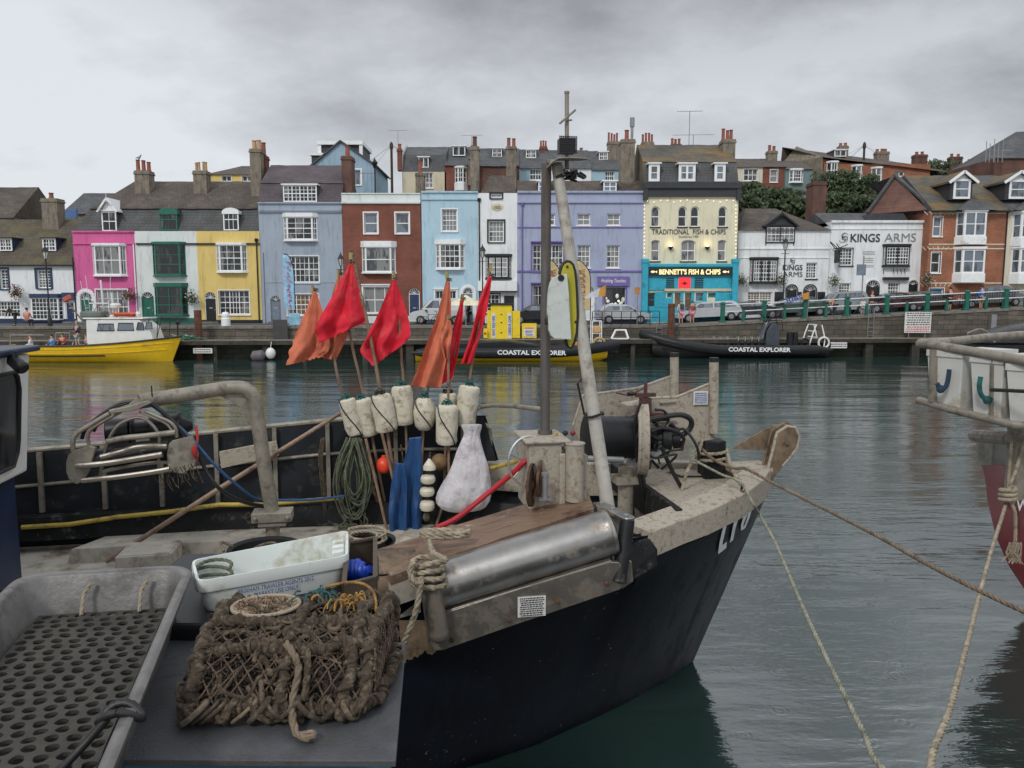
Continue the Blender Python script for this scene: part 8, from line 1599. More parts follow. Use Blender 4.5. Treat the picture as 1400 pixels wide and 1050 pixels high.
sb2 = thing('sign_board', 'yellow framed notice board reading BOAT beside the kiosk', 'notice board', at_y(723, 466, kY)); g = MB(); a_, b_ = kbox(g, 713.5, 733.5, 442, 462, kY+.1, .08); g.tube([(a_+.1,kY+.15,at_y(700,470,kY).z),(a_+.1,kY+.15,at_y(700,460,kY).z)], .03, 6); g.tube([(b_-.1,kY+.15,at_y(700,470,kY).z),(b_-.1,kY+.15,at_y(700,460,kY).z)], .03, 6); g.build('frame', YEL, sb2, smooth=0)
g = MB(); kbox(g, 716, 731, 447, 460, kY+.08, .015); pn = g.build('panel', SIGNW, sb2, smooth=0); g = MB(); textmesh(g, 'BOAT', (at_y(723.5, 453, kY).x, kY+.07, at_y(700, 453.5, kY).z), (.5,0,0), (0,0,.17), .002, .015); textmesh(g, 'TRIPS', (at_y(723.5, 453, kY).x, kY+.07, at_y(700, 458, kY).z), (.5,0,0), (0,0,.14), .002, .015); g.build('lettering', TEXTB, pn, smooth=0); g = MB(); kbox(g, 717, 730, 447.5, 449.5, kY+.07, .008); g.build('stripe', ORG, pn)
t = thing('sign_board', 'small yellow notice with a red mark at the left foot of the kiosk', 'notice board', at_y(663, 466, kY)); g = MB(); kbox(g, 661, 666, 449, 462, kY-.2, .05); fr_ = g.build('frame', YEL, t, smooth=0); g = MB(); g.ball((at_y(663.3, 457, kY-.2).x, kY-.21, at_y(700, 456, kY-.2).z), .09, 8, sc=(1,.2,1)); g.build('mark', TEXTR, t)
# warning board on the ledge
wY = at_y(1254, 470, 55); wY = qy(at_y(1254, 470, 56).x)-.9; t = thing('warning_sign', 'large white lettered warning board on posts below the climbing railing', 'sign', at_y(1254, 464, wY)); g = MB(); a_, b_ = kbox(g, 1237, 1273, 426.5, 455, wY, .04); bd_ = g.build('board', SIGNW, t, smooth=0)
for x in (a_+.35, b_-.35): g = MB(); g.tube([(x,wY+.06,1.2),(x,wY+.06,at_y(700,430,wY).z)], .035, 6); g.build('post', GALV, t)
for (py, rws, m_, sd) in ((436, 6, TEXTD, 1), (450, 3, TEXTR, 2)): g = MB(); illegible(g, ((a_+b_)/2, wY-.004, at_y(700, py, wY).z), (b_-a_,0,0), (0,0,(.95 if rws > 3 else .45)), rws, random.Random(sd), .003); g.build('lettering', m_, bd_, smooth=0)
for i, (px, lb) in enumerate(((277, 'small white lettered plate fixed on the edge of the landing stage, below the yellow house'), (1145, 'small white lettered plate fixed on the landing stage near the black boat stern'))):
    p = at_y(px, 478, 51); Y = qy(p.x)-1.75; t = thing('sign_plate', lb, 'sign', at_y(px, 480, Y)); g = MB(); w2 = 13; a_, b_ = kbox(g, px-w2, px+w2, 476 if i == 0 else 468, 483 if i == 0 else 476, Y, .04); pl2 = g.build('plate', SIGNW, t, smooth=0); g = MB(); illegible(g, ((a_+b_)/2, Y-.004, at_y(700, 479.5 if i == 0 else 472, Y).z), (b_-a_,0,0), (0,0,.3), 2, random.Random(i), .003); g.build('lettering', TEXTD, pl2, smooth=0)
t = thing('chalk_board', 'blank black pavement board on the quay left of the orange flag', 'board', ground(382, 466, .3)); g = MB(); Y = qy(-17)-.3; kbox(g, 373, 393, 437, 464, Y, .05); g.build('panel', M('slate_board', (.05,.05,.052), .6), t, smooth=0)
t = thing('a_board', 'pale blue pavement board behind the leftmost orange flag', 'board', ground(401, 446, 1.0)); Y = qy(-16)+.8; g = MB(); kbox(g, 395, 410, 428, 444, Y, .05); g.build('panel', M('blue_notice', (.25,.48,.62), .6, var=.3), t, smooth=0)
# white bollard, piles, dustbin
t = ground(309, 447, .5); g = MB(); g.lathe(t, [(.30,0),(.30,.55),(.24,.62),(.27,.72),(.27,.85),(.18,.98),(.02,1.02)], 16); tag(g.build('bollard', WHT), 'white mooring bollard in front of the yellow house', 'bollard')
for px, py0, py1, m_, lb in ((272, 424, 466, RUSTP, 'rust brown mooring pile rising beside the white bollard'), (917, 415, 466, RUSTP, 'rust brown mooring pile in front of the silver estate car')):
    p = at_y(px, py1, 53); Y = qy(p.x)-.9; p = at_y(px, py1, Y); g = MB(); g.tube([(p.x, Y, -1), (p.x, Y, at_y(px, py0, Y).z)], .24, 14); tag(g.build('mooring_pile', m_), lb, 'mooring pile', 'rusty mooring piles')
p = at_y(1359, 440, 55); g = MB(); g.box(p.x-.18, p.x+.18, qy(p.x)-.5, qy(p.x)-.15, 1.2, at_y(1359, 430, 54.9).z); tag(g.build('mooring_pile', GALV), 'grey steel post against the quay wall below the grey saloon car', 'post')
for i, (px, py) in enumerate(((98, 482), (370, 483))): 
    p = at_y(px, py, 50.8); Y = qy(p.x)-1.95; c_ = at_y(px, py, Y); g = MB(); g.ball(c_, .33, 14, sc=(1,1,1.15)); g.tube([c_+V((0,0,.3)), V((c_.x, Y+.25, 1.2))], .02, 5); tag(g.build('fender', BOATW), ['white ball fender at the landing stage near the yellow boat', 'white ball fender hanging under the landing stage left of the orange flag'][i], 'fender', 'white ball fenders')
p = at_y(345, 480, 51); g = MB(); g.lathe((p.x, qy(p.x)-2.0, .25), [(.1,0),(.35,.2),(.35,.8),(.1,1.0)], 14, axis=(1,0,.1)); tag(g.build('fender', M('grey_purple_fender', (.12,.10,.12), .6)), 'grey cylindrical fender lying against the landing stage', 'fender')
for px, lb in ((905, 'steel ladder on the quay wall left of the rust brown pile'), (1207, 'steel ladder on the quay wall left of the white warning board')):
    p = at_y(px, 470, 53); g = MB()
    for s_ in (-.2, .2): g.tube([(p.x+s_, qy(p.x)-.08, -.3), (p.x+s_, qy(p.x)-.08, gz(p.x)+.5)], .03, 6)
    for k in range(9): g.tube([(p.x-.2, qy(p.x)-.08, k*.28), (p.x+.2, qy(p.x)-.08, k*.28)], .02, 5)
    tag(g.build('ladder', GALV), lb, 'ladder', 'steel ladders on the quay wall')
# cream parasol
t = thing('parasol', 'cream market parasol in front of the light blue house', 'parasol', ground(637, 444, 2.2)); p = Vector(t.location); g = MB(); zt = at_y(637, 403, p.y).z; n_ = 8; r_ = 1.45; top = V((p.x, p.y, zt)); vs = [top]+[V((p.x+r_*math.cos(k*math.pi/4), p.y+r_*math.sin(k*math.pi/4), zt-.75)) for k in range(8)]; g.add(vs, [(0, k+1, (k+1) % 8+1) for k in range(8)]); g.build('canopy', W_CREAM, t, smooth=0); g = MB(); g.tube([p, top], .03, 6); g.build('pole', ALU, t)
# bicycles leaning left of the kiosk
for i, px in enumerate((590, 606)):
    p = ground(px, 452, .5); t = thing('bicycle', ['dark bicycle leaning on the quay edge, the left of two', 'dark bicycle leaning on the quay edge, the right of two'][i], 'bicycle', p, 'bicycles on the quay')
    for sx_ in (-.5, .5): g = MB(); g.tube([p+V((sx_+.33*math.cos(k*.45), 0, .35+.33*math.sin(k*.45))) for k in range(14)], .022, 5, closed=True); g.build('wheel', RUB, t)
    g = MB()
    for a_, b_ in (((-.5,.35),(-.15,.35)), ((-.5,.35),(-.2,.8)), ((-.15,.35),(-.25,.95)), ((-.15,.35),(.35,.8)), ((-.2,.8),(.35,.8)), ((.5,.35),(.33,1.0)), ((.2,1.05),(.42,1.0))): g.tube([p+V((a_[0],0,a_[1])), p+V((b_[0],0,b_[1]))], .018, 5)
    g.build('frame', IRON, t)
# hanging baskets
for i, (px, py, Y, lb) in enumerate(((21, 399, 59.4, 'hanging flower basket on the white cottage wall'), (177, 404, 59.5, 'hanging flower basket on the right of the pink house'), (262, 405, 59.5, 'hanging basket with trailing white blossom on the green and white house'), (1014, 383, 61, 'round hanging basket at the left end of the pub wing'), (1068, 383, 61, 'round hanging basket beside the pub street lamp'), (1141, 383, 61, 'round hanging basket left of the pub main windows'), (1268, 381, 60, 'leafy hanging basket on the orange brick house corner'))):
    p = at_y(px, py, Y); t = thing('hanging_basket', lb, 'hanging basket', p-V((0,0,.4)), 'hanging baskets'); g = MB(); rn = random.Random(i)
    for _ in range(260): q = p+V((rn.gauss(0,.22), rn.gauss(0,.15), rn.gauss(0,.22)-(.3*rn.random() if i == 2 else 0))); a_ = V((rn.gauss(0,1), rn.gauss(0,1), rn.gauss(0,1))).normalized()*.07; b_ = a_.orthogonal().normalized()*.05; g.add([q-a_, q+b_, q+a_, q-b_], [(0,1,2,3)], 1 if rn.random() < .25 else 0)
    g.build('foliage', [LEAF2, M('pink_blossom', (.5,.12,.16), .7) if i in (0, 1) else M('pale_blossom', (.5,.45,.42), .7)], t, smooth=0); g = MB(); g.tube([p+V((0,.5,.55)), p+V((0,0,.55)), p+V((0,0,.1))], .015, 5); g.build('bracket', IRON, t)
# gulls on a chimney pot and on the brick ridge
for i, (px, py, Y) in enumerate(((190, 219, 63.5),)):
    p = at_y(px, py, Y); t = thing('seagull', 'grey seagull standing on the red chimney pots above the pink house', 'bird', p); skinned('body', {'b': (V((0,0,.22)), (.09,.08)), 't': (V((-.28,0,.18)), .03), 'c': (V((.12,0,.28)), .07), 'h': (V((.16,0,.42)), .05), 'k': (V((.27,0,.40)), .012), 'l': (V((.0,.05,.02)), .012), 'r': (V((.0,-.05,.02)), .012)}, [('b','t'),('b','c'),('c','h'),('h','k'),('b','l'),('b','r')], M('gull_grey', (.25,.26,.28), .8), t)
# sign-post and traffic sign
p = ground(1177, 430, 2.0); t = thing('sign_post', 'grey post with a square sign plate in front of the main pub front', 'sign post', p); g = MB(); g.tube([p, V((p.x, p.y, at_y(1177, 350, p.y).z))], .05, 8); g.build('post', GALV, t); g = MB(); q = at_y(1177, 369, p.y); g.box(q.x-.34, q.x+.34, q.y-.08, q.y-.05, q.z-.4, q.z+.4); g.build('plate', GREYD, t, smooth=0)
p = ground(871, 442, 3.2); t = thing('traffic_sign', 'small orange topped sign post left of the turquoise shopfront', 'sign post', p); g = MB(); g.tube([p, V((p.x, p.y, at_y(871, 392, p.y).z))], .035, 8); g.build('post', GALV, t); g = MB(); q = at_y(871, 397, p.y); g.box(q.x-.2, q.x+.2, q.y-.06, q.y-.04, q.z-.28, q.z+.22); g.build('plate', M('orange_sign', (.45,.20,.06), .6), t, smooth=0)
# orange and white flag near the stern of the left black boat, and near the railing
def smallflag(label, px, py, pyb, Y, cols, txt=None, w_=1.1):
    p = at_y(px, py, Y); b = at_y(px-4, pyb, Y); t = thing('flag', label, 'flag', b, 'small flags across the water'); g = MB(); g.tube([b, p], .025, 6); g.build('pole', POLE, t); g = MB(); rows = []
    for i in range(7):
        f = i/6; rows.append([p+V((-.05-w_*f, .06*math.sin(f*7), -.05-.55*f)), p+(b-p)*.28+V((-w_*1.3*f, .06*math.sin(f*7+1), -.15*f))])
    g.loft(rows[:3], 0); g.loft(rows[2:], 1); fo = g.build('cloth', cols, t, smooth=60)
    if txt: g = MB(); textmesh(g, txt, p+V((-w_*.72, -.12, -.55)), (w_*.75,0,.32), (-.1,0,.3), .002, .02); g.build('lettering', TEXTB, fo, smooth=0)
ORC = M('orange_flag', (.55,.27,.05), .8); WHC = M('pale_flag', (.55,.57,.62), .8)
smallflag('orange and pale triangular flag on a pole above the left black boat', 829, 389, 445, 51.5, [ORC, WHC]); smallflag('orange and white flag with blue letters in front of the dark green car', 1107, 398, 437, 54.5, [ORC, WHC], 'RIBS', 1.5)
# ------------------------------------------------------------------ boats across the water
def rib(label, x0, x1, Y, flip, zb, stripe, tname, seed, group='black inflatable tour boats'):
    """x0: bow x, x1: stern x"""
    L_ = abs(x1-x0); t = thing('inflatable_boat', label, 'boat', ((x0+x1)/2, Y, 0), group); sg = 1 if x1 > x0 else -1; hw = 1.15; r = .35
    def W(f, y, z): return V((x0+sg*f, Y+y, z))
    def sh(f): return .56+(1.0 if not stripe else .5)*max(0, 1-f/(L_*.45))**1.8
    for sd in (-1, 1):
        pts = []; rs = []
        for i in range(22):
            f = i/21; ff = .15+(L_-.15)*f; w_ = hw*min(1, (ff/2.6))**.6 if ff < 2.6 else hw; pts.append(W(ff, sd*w_, sh(ff))); rs.append(r*(1 if f < .93 else max(.25, (1-f)/.07)) )
        pts = [W(-.02, 0, sh(0)+.0)]+pts; rs = [r*.95]+rs; g = MB(); g.tube(pts, rs, 16); tb = g.build('tube', RUBT, t, smooth=60)
        if sd < 0:
            for k in (.25,.42,.6,.78,.93): ff = L_*k; g = MB(); g.tube([W(ff, -hw if ff > 2.6 else -hw*(ff/2.6)**.6, sh(ff))+V((0, (r+.004)*math.cos(a_)*1.0, (r+.004)*math.sin(a_))) for a_ in [i*.5+1.6 for i in range(8)]], .014, 5); g.build('tube_band', RUB, tb)
            g = MB(); c_ = W(L_*(.60 if sg > 0 else .42), -hw-r-.012, .60)
            tw_ = L_*.33; textmesh(g, 'COASTAL EXPLORER', c_+V((0,.0,.02)), (tw_,0,-.04), (0,0,.30), .004, .03); g.build('lettering', TEXTW, tb, smooth=0)
    g = MB(); rows = []
    for i in range(12):
        f = i/11; ff = .6+(L_-.8)*f; w_ = (hw-.1)*min(1, ((ff)/3))**.6; kz = -.35+.85*max(0, 1-ff/2.8)**2; rows.append([W(ff, -w_, sh(ff)-.12), W(ff, -w_*.85, .12+.4*max(0,1-ff/2.4)), W(ff, 0, kz), W(ff, w_*.85, .12+.4*max(0,1-ff/2.4)), W(ff, w_, sh(ff)-.12)])
    g.loft(rows); g.poly(rows[-1]); g.build('hull', Y_HULL if stripe else RUB, t, smooth=50)
    g = MB(); g.poly([W(1.2,-.7,.52), W(L_-.4,-1,.52), W(L_-.4,1,.52), W(1.2,.7,.52)]); g.build('floor', GREYD, t, smooth=0)
    return t, W, L_
t, W, L_ = rib('black inflatable tour boat with a row of jockey seats, lettered COASTAL EXPLORER, moored right', at_y(876, 465, 54.2).x, at_y(1122, 478, 54.2).x, 54.2-.9, 1, 0, False, 'a', 1)
for i in range(7):
    f = L_*(.38+.037*i+(.02 if i > 2 else 0)); g = MB(); g.obox(W(f, -.35, .85), (.12,0,0), (0,.2,0), (0,0,.3)); s_ = g.build('seat', RUBT, t, bevel=.05); g = MB(); g.tube([W(f-.05,-.52,1.1), W(f-.02,-.5,1.42), W(f-.02,-.15,1.42), W(f-.05,-.12,1.1)], .022, 6); g.build('grab_handle', ALU, s_)
g = MB(); f = L_*.70; g.prism([W(f-.55,-.5,.55), W(f-.5,-.5,1.8), W(f-.1,-.5,2.35), W(f+.35,-.5,2.2), W(f+.45,-.5,.55)], (0,1.0,0)); g.build('console', M('dark_console', (.05,.06,.075), .45), t, bevel=.04); g = MB(); g.prism([W(f-.8,-.45,1.3), W(f-.35,-.45,2.5), W(f-.30,-.45,2.5), W(f-.72,-.45,1.3)], (0,.9,0)); g.build('windscreen', GLS, t)
g = MB()
for y in (-.5, .5): g.tube([W(f-.75,y,.6), W(f-.62,y,1.7), W(f-.4,y,2.5), W(f+.5,y,2.55), W(f+.62,y,1.8)], .03, 7); 
g.tube([W(f-.4,-.5,2.5), W(f-.4,.5,2.5)], .03, 6); g.build('roll_cage', IRON, t)
rn = random.Random(12); g = MB()
for _ in range(26): a_ = W(f+rn.uniform(-.5,.6), rn.uniform(-.5,.5), 2.6+rn.uniform(-.2,.4)); g.tube([a_, a_+V((rn.uniform(-.35,.35), rn.uniform(-.3,.3), rn.uniform(-.15,.3)))], .02, 5)
g.build('rigging', RUB, t)
for fx in (.77, .80): g = MB(); g.prism([W(L_*fx,-.6,.6), W(L_*fx+.1,-.6,1.75), W(L_*fx+.35,-.6,1.8), W(L_*fx+.45,-.6,.6)], (0,.4,0)); g.build('seat', RUBT, t, bevel=.05)
g = MB()
for y in (-.7, .7): g.tube([W(L_*.88,y,.6), W(L_*.905,y,1.7), W(L_*.92,y,2.25), W(L_*.95,y,2.25), W(L_*.97,y,1.3), W(L_*.965,y,.6)], .045, 7)
for z in (1.4, 1.8, 2.25): g.tube([W(L_*.92,-.7,z), W(L_*.92,.7,z)], .04, 6)
g.build('stern_frame', WHT, t)
for k in (0, 2): g = MB(); c_ = W(L_*(.86+.05*k), -.8, 1.05); rr2 = .36 if k == 2 else .26; g.tube([c_+V((rr2*math.cos(a_), -.02*k, rr2*math.sin(a_))) for a_ in [i*.42 for i in range(15)]], .07, 8, closed=True); g.build('life_ring', BOATW if k else RUBT, t)
g = MB(); g.prism([W(L_-.3,-.3,.5), W(L_-.3,-.3,1.3), W(L_+.1,-.3,1.35), W(L_+.25,-.3,.9), W(L_+.15,-.3,.2)], (0,.6,0)); g.build('outboard', RUBT, t, bevel=.06)
g = MB(); textmesh(g, 'FISH DECK', W(L_*.165, -.98, .98), (.9,0,-.12), (0,0,.13), .0, .02); g.build('lettering', TEXTW, t, smooth=0)
t, W, L_ = rib('black inflatable tour boat with a yellow hull, lettered COASTAL EXPLORER, behind the mast', at_y(842, 480, 50.6).x, at_y(566, 470, 50.6).x, 50.6-.1, -1, 0, True, 'b', 2)
g = MB(); g.prism([W(L_*.86,-1,.9), W(L_*.8,-1,1.2), W(L_*.55,-1,1.35), W(L_*.35,-1,1.0), W(L_*.33,-1,.8), W(L_*.86,-1,.7)], (0,1.9,0)); g.build('cover', RUBT, t, bevel=.08)
g = MB(); 
for y in (-.5,.5): g.tube([W(L_*.055+.3,y,.7), W(L_*.055+.3,y,2.6)], .035, 7); g.tube([W(L_*.055+.9,y,.7), W(L_*.055+.9,y,2.6)], .035, 7)
for z in (1.3,1.8,2.2,2.6): g.tube([W(L_*.055+.3,-.5,z), W(L_*.055+.9,-.5,z)], .03, 6)
g.build('stern_frame', WHT, t); g = MB(); g.obox(W(L_*.055+.6,-.45,2.05), (.25,0,0), (0,.12,0), (0,0,.22)); g.build('buoyancy_box', M('tan_box', (.55,.32,.14), .6), t, bevel=.05); g = MB(); c_ = W(L_*.055+.45,-.6,1.15); g.tube([c_+V((.36*math.cos(a_), 0, .36*math.sin(a_))) for a_ in [i*.42 for i in range(15)]], .07, 8, closed=True); g.build('life_ring', M('ochre_ring', (.5,.33,.12), .7), t); g = MB(); g.obox(W(L_*.18,-.4,1.02), (.35,0,0), (0,.3,0), (0,0,.2)); g.build('engine_cover', ORG, t, bevel=.05)
g = MB(); g.prism([W(-.15,-.3,.5), W(.1,-.3,1.1), W(.5,-.3,1.1), W(.5,-.3,.5)], (0,.6,0)); g.build('outboard', RUBT, t, bevel=.06)
t2 = thing('wash_frame', 'small white tilted frame lying on the quay between the two black boats', 'frame', at_y(848, 466, 52.5)); g = MB(); P = [at_y(836, 463, 52.6), at_y(842, 451, 53), at_y(855, 451, 53), at_y(859, 463, 52.6)]
for i in range(4): g.bar(P[i], P[(i+1) % 4], .1, .1)
g.build('frame', WHT, t2)
# yellow fishing boat
xb, xs = at_y(240, 458, 49).x, at_y(6, 474, 49).x; L_ = xb-xs; yb_ = thing('fishing_boat', 'bright yellow open boat with white wheelhouse moored below the pink house', 'boat', ((xb+xs)/2, 50, 0)); YY = 49.9
def W(f, y, z): return V((xb-f, YY+y, z))
def shz(f): return .98+.62*max(0, 1-f/7.5)**1.6+.12*(f/L_)
g = MB(); rows = []; rub = []; 
for i in range(20):
    f = L_*(i/19)**1.1; w_ = 1.45*min(1, (f/3.6))**.62; z = shz(f); st_ = .75*(1-max(0, min(1, 0))) ; row = []
    for k, (kz, kw) in enumerate(((1,1),(.82,.985),(.62,.95),(.40,.86),(.2,.72),(-.0,.55),(-.3,.2))): zz = z*kz if kz > 0 else kz; row.append(W(f+(z-zz)*.42*max(0, 1-f/3), -w_*kw, zz))
    rows.append(row); rub.append(W(f, -w_-.02, z))
rows2 = [[V((p.x, 2*YY-p.y, p.z)) for p in r] for r in rows]; g.loft(rows); g.loft(rows2, flip=True); g.poly(rows[-1]+list(reversed(rows2[-1]))); g.build('hull', Y_HULL, yb_, smooth=35)
for sd in (1, -1): g = MB(); g.tube([V((p.x, YY+(p.y-YY)*sd, p.z)) for p in rub], .06, 8); g.build('gunwale', RUB, yb_)
for kz, f0, f1, m_ in ((.80, .3, L_-.1, Y_HULL), (.52, .6, L_-.1, Y_HULL), (.38, L_*.40, L_*.93, RUB)):
    g = MB(); pts = []
    for i in range(24):
        f = f0+(f1-f0)*i/23; w_ = 1.45*min(1, (f/3.6))**.62; z = shz(f)*kz; kw = .985 if kz > .7 else (.915 if kz > .45 else .86); pts.append(W(f+(shz(f)-z)*.42*max(0,1-f/3), -w_*kw-.015, z))
    g.tube(pts, .022 if m_ is Y_HULL else .05, 6); g.build('rubbing_strake', m_, yb_)
g = MB(); g.poly([W(.6,-.3,1.0), W(3.6,-1.3,.8), W(L_-.1,-1.3,.7), W(L_-.1,1.3,.7), W(3.6,1.3,.8), W(.6,.3,1.0)]); g.build('deck', BOATW, yb_, smooth=0)
g = MB(); g.prism([W(1.8,-.6,1.2), W(2.4,-.6,1.62), W(3.3,-.6,1.7), W(3.4,-.6,.95), W(1.9,-.6,1.0)], (0,1.2,0)); g.build('foredeck_coaming', BOATW, yb_, bevel=.06)
cx0, cx1 = at_y(112, 450, 49).x, at_y(206, 450, 49).x; cz = at_y(160, 436.5, 49).z; g = MB(); A0 = [(cx1+.1, 1.42),(cx1-.15, cz-.55),(cx1-.75, cz-.02),(cx0+.25, cz),(cx0+.2, 1.35),(cx0-.1,.9)]; g.prism([(x, YY-.82, z) for x, z in A0], (0,1.64,0)); g.box(cx0+.05, cx1-.45, YY-.9, YY+.9, cz, cz+.1); g.build('wheelhouse', BOATW, yb_, smooth=0, bevel=.05)
for (a_, b_, c_, d_) in ((129,153,443,452.5), (157,180,442,452), (184,194,441,451), (196,206,441,450)):
    g = MB(); x0, x1 = at_y(a_,447,48.8).x, at_y(b_,447,48.8).x; z0, z1 = at_y(700,d_,48.8).z, at_y(700,c_,48.8).z; sk = .12; 
    P = [(x0, YY-.832, z0), (x1, YY-.832, z0), (x1-sk*.3, YY-.832, z1), (x0+sk, YY-.832, z1)]; 
    if a_ > 183: P = [(x, y-.04, z) for x, y, z in P]
    g.poly(P); w_ = g.build('wheelhouse_window', GLS, yb_, smooth=0); g = MB(); g.tube([Vector(p)-V((0,.008,0)) for p in P], .028, 6, closed=True); g.build('frame', RUB, w_)
rt = MB(); zc_ = cz+.1; rt.tube([(cx0+1.0, YY, zc_), (cx0+.9, YY, zc_+2.4)], .06, 8); rt.tube([(cx0+.3, YY-.4, zc_+.9), (cx0+1.5, YY-.4, zc_+.9)], .04, 6); rt.tube([(cx0+1.6, YY, zc_), (cx0+1.55, YY, zc_+1.6)], .05, 8); rt.build('mast', BOATW, yb_)
g = MB(); g.lathe((at_y(151,430,49).x, YY-.2, zc_), [(.06,0),(.05,.55),(.3,.6),(.33,.68),(.33,.82),(.26,.9),(.02,.92)], 16); g.build('radar_dome', BOATW, yb_)
g = MB(); xr_ = at_y(165,430,49).x
for k in range(5): g.tube([(xr_-.6, YY-.5+.2*k, zc_+.12+.03*k), (xr_+.6, YY-.5+.2*k, zc_+.12+.03*k)], .08, 7)
g.obox((xr_, YY-.3, zc_+.25), (.75,0,0), (0,.4,0), (0,0,.05)); g.build('life_raft', M('orange_red_raft', (.6,.12,.04), .6), yb_)
g = MB(); g.lathe((at_y(184,433,49).x, YY-.4, zc_), [(.08,0),(.16,.1),(.18,.25),(.1,.36),(.02,.38)], 12); g.build('horn_dome', BOATW, yb_); g = MB(); g.obox((at_y(122,434,49).x, YY-.2, zc_+.2), (.7,0,0), (0,.6,0), (0,0,.2)); g.build('grey_canister', M('grey_green_canvas', (.15,.17,.15), .8), yb_, bevel=.12)
for (pa, pb2) in (((150,436),(151,372)), ((124,432),(117,377)), ((119,432),(110,384))): g = MB(); g.tube([at_y(*pa, 49.6), at_y(*pb2, 49.6)], .012, 5); g.build('whip_aerial', WHT, yb_)
g = MB(); g.tube([at_y(112,438,49.2), at_y(90,409,48.9)], .05, 7); ob_ = g.build('boathook', POLE, yb_); g = MB(); q = at_y(92,408,48.9); g.obox(q, (.25,0,.12), (0,.12,0), (-.06,0,.14)); g.build('red_cloth', M('faded_red_cloth', (.45,.10,.08), .8), yb_, bevel=.06)
g = MB(); rn = random.Random(4); 
for _ in range(22): a_ = at_y(rn.uniform(120,150), rn.uniform(410,434), 49.6); g.tube([a_, a_+V((rn.uniform(-.4,.4), 0, rn.uniform(-.5,.5)))], .022, 5)
g.build('rigging', GALV, yb_)
g = MB(); 
for x in (.7, 1.5): g.tube([W(x,-.25,shz(x)), W(x-.1,-.2,shz(x)+1.3), W(x+.4,-.3,shz(x)+1.35), W(x+.7,-.5,shz(x+.7))], .025, 6)
g.build('pulpit', IRON, yb_); g = MB(); g.tube([W(.25,0,shz(0)), W(.22,0,shz(0)+.9)], .05, 6); g.ball(W(.22,0,shz(0)+.9), .15, 8); g.build('bow_lamp', RUB, yb_)
g = MB(); 
for a_, b_ in (((76,455),(95,455)), ((95,455),(95,466)), ((76,455),(76,466)), ((14,458),(14,471)), ((14,458),(60,458))): g.tube([at_y(*a_, 49.2), at_y(*b_, 49.2)], .03, 6)
g.build('stern_rail', GALV, yb_)
g = MB(); textmesh(g, 'ARRACIS', W(1.75, -1.02, 1.12), (.95,0,.12), (0,.0,.16), .0); g.build('lettering', M('pale_brown_mark', (.35,.22,.05), .6), yb_, smooth=0)
person('man in a dark blue jumper and grey shorts standing on the yellow boat', W(at_y(240,0,49).x*0+ (xb-at_y(102,470,49).x), -.5, .72), 250, (.02,.03,.06), (.33,.35,.35), hair=(.35,.33,.30), shorts=True, pose='hold', h=1.85, sleeves=True)
person('man in a white shirt sitting in the stern of the yellow boat', W(xb-at_y(34,470,49).x, -.3, .45), 200, (.66,.66,.68), (.05,.05,.06), pose='sit', hair=(.30,.16,.08))
person('person in a blue lifejacket seated in the yellow boat', W(xb-at_y(61,470,49).x, -.1, .45), 250, (.02,.20,.50), (.05,.07,.12), pose='sit')
person('person in a red top seated behind the blue lifejacket in the yellow boat', W(xb-at_y(68,470,49).x, .5, .5), 270, (.45,.06,.05), (.05,.05,.06), pose='sit')
person('person in dark grey seated against the wheelhouse of the yellow boat', W(xb-at_y(115,470,49).x, -.6, .5), 230, (.06,.06,.07), (.10,.10,.11), pose='sit', hair=(.15,.09,.05))
# nets heaped on the landing stage
def heap(label, px, py, n_, sp, cols, seed):
    rn = random.Random(seed); p = at_y(px, py, 52); Y = qy(p.x)-.8; p = at_y(px, py, Y); g = MB()
    for _ in range(n_): q = V((p.x+rn.gauss(0,sp), Y+rn.gauss(0,.25), 1.3+abs(rn.gauss(0,.14)))); g.tube(spline([q, q+V((rn.uniform(-.4,.4), rn.uniform(-.2,.2), rn.uniform(0,.15))), q+V((rn.uniform(-.6,.6), rn.uniform(-.2,.2), -.05))], 3), .025, 5, mi=rn.randrange(len(cols)))
    tag(g.build('net_heap', cols), label, 'fishing net')
heap('green and buff net heaped on the landing stage beside the yellow bow', 250, 464, 70, .55, [M('green_net', (.03,.20,.13), .9), M('buff_net', (.38,.34,.25), .9), RAILG], 3)
# ------------------------------------------------------------------ red boat and bin cage at the right
rb = thing('fishing_boat', 'maroon hulled boat with grey rail, its bow entering from the right edge', 'fishing boat', (8.5, 10.2, 0)); RY = 10.0
sp_ = [(1339,604),(1341,632),(1346,650),(1351,690),(1362,735),(1380,775),(1400,805),(1412,822)]
g = MB(); rows = []
for i, (x, y) in enumerate(sp_):
    s0 = at_y(x, y, RY); z = s0.z; row = [s0+V((0,.0,0))]; row = []
    for k in range(9):
        f = k/8; row.append(V((s0.x+f*(6.5-(.0)), RY-1.35*math.sin(min(1, f*2.2)*1.57)*(.35+.65*max(0, min(1, z/2.2))), z+.25*f*(1-max(0,z)/3))))
    rows.append(row)
rows_b = [[V((p.x, 2*RY-p.y, p.z)) for p in r] for r in rows]; g.loft(rows[1:], 0); g.loft(rows_b[1:], 0, flip=True); g.build('hull', REDHULL, rb, smooth=50)
g = MB(); up = [[p+V((0,-.03,0)) for p in rows[0]], [p+V((-.02,-.03,0)) for p in rows[1]]]; upb = [[V((p.x, 2*RY-p.y, p.z)) for p in r] for r in up]; g.loft(up); g.loft(upb, flip=True); g.loft([up[0], upb[0]]); g.obox(at_y(1343,618,RY)+V((0,-.05,0)), (.05,0,0), (0,.08,0), (0,0,.15)); g.build('rail_band', M('grey_rail_paint', (.24,.24,.22), .6, var=.15, dirt=(.14,.12,.09), damt=.25), rb, smooth=30)
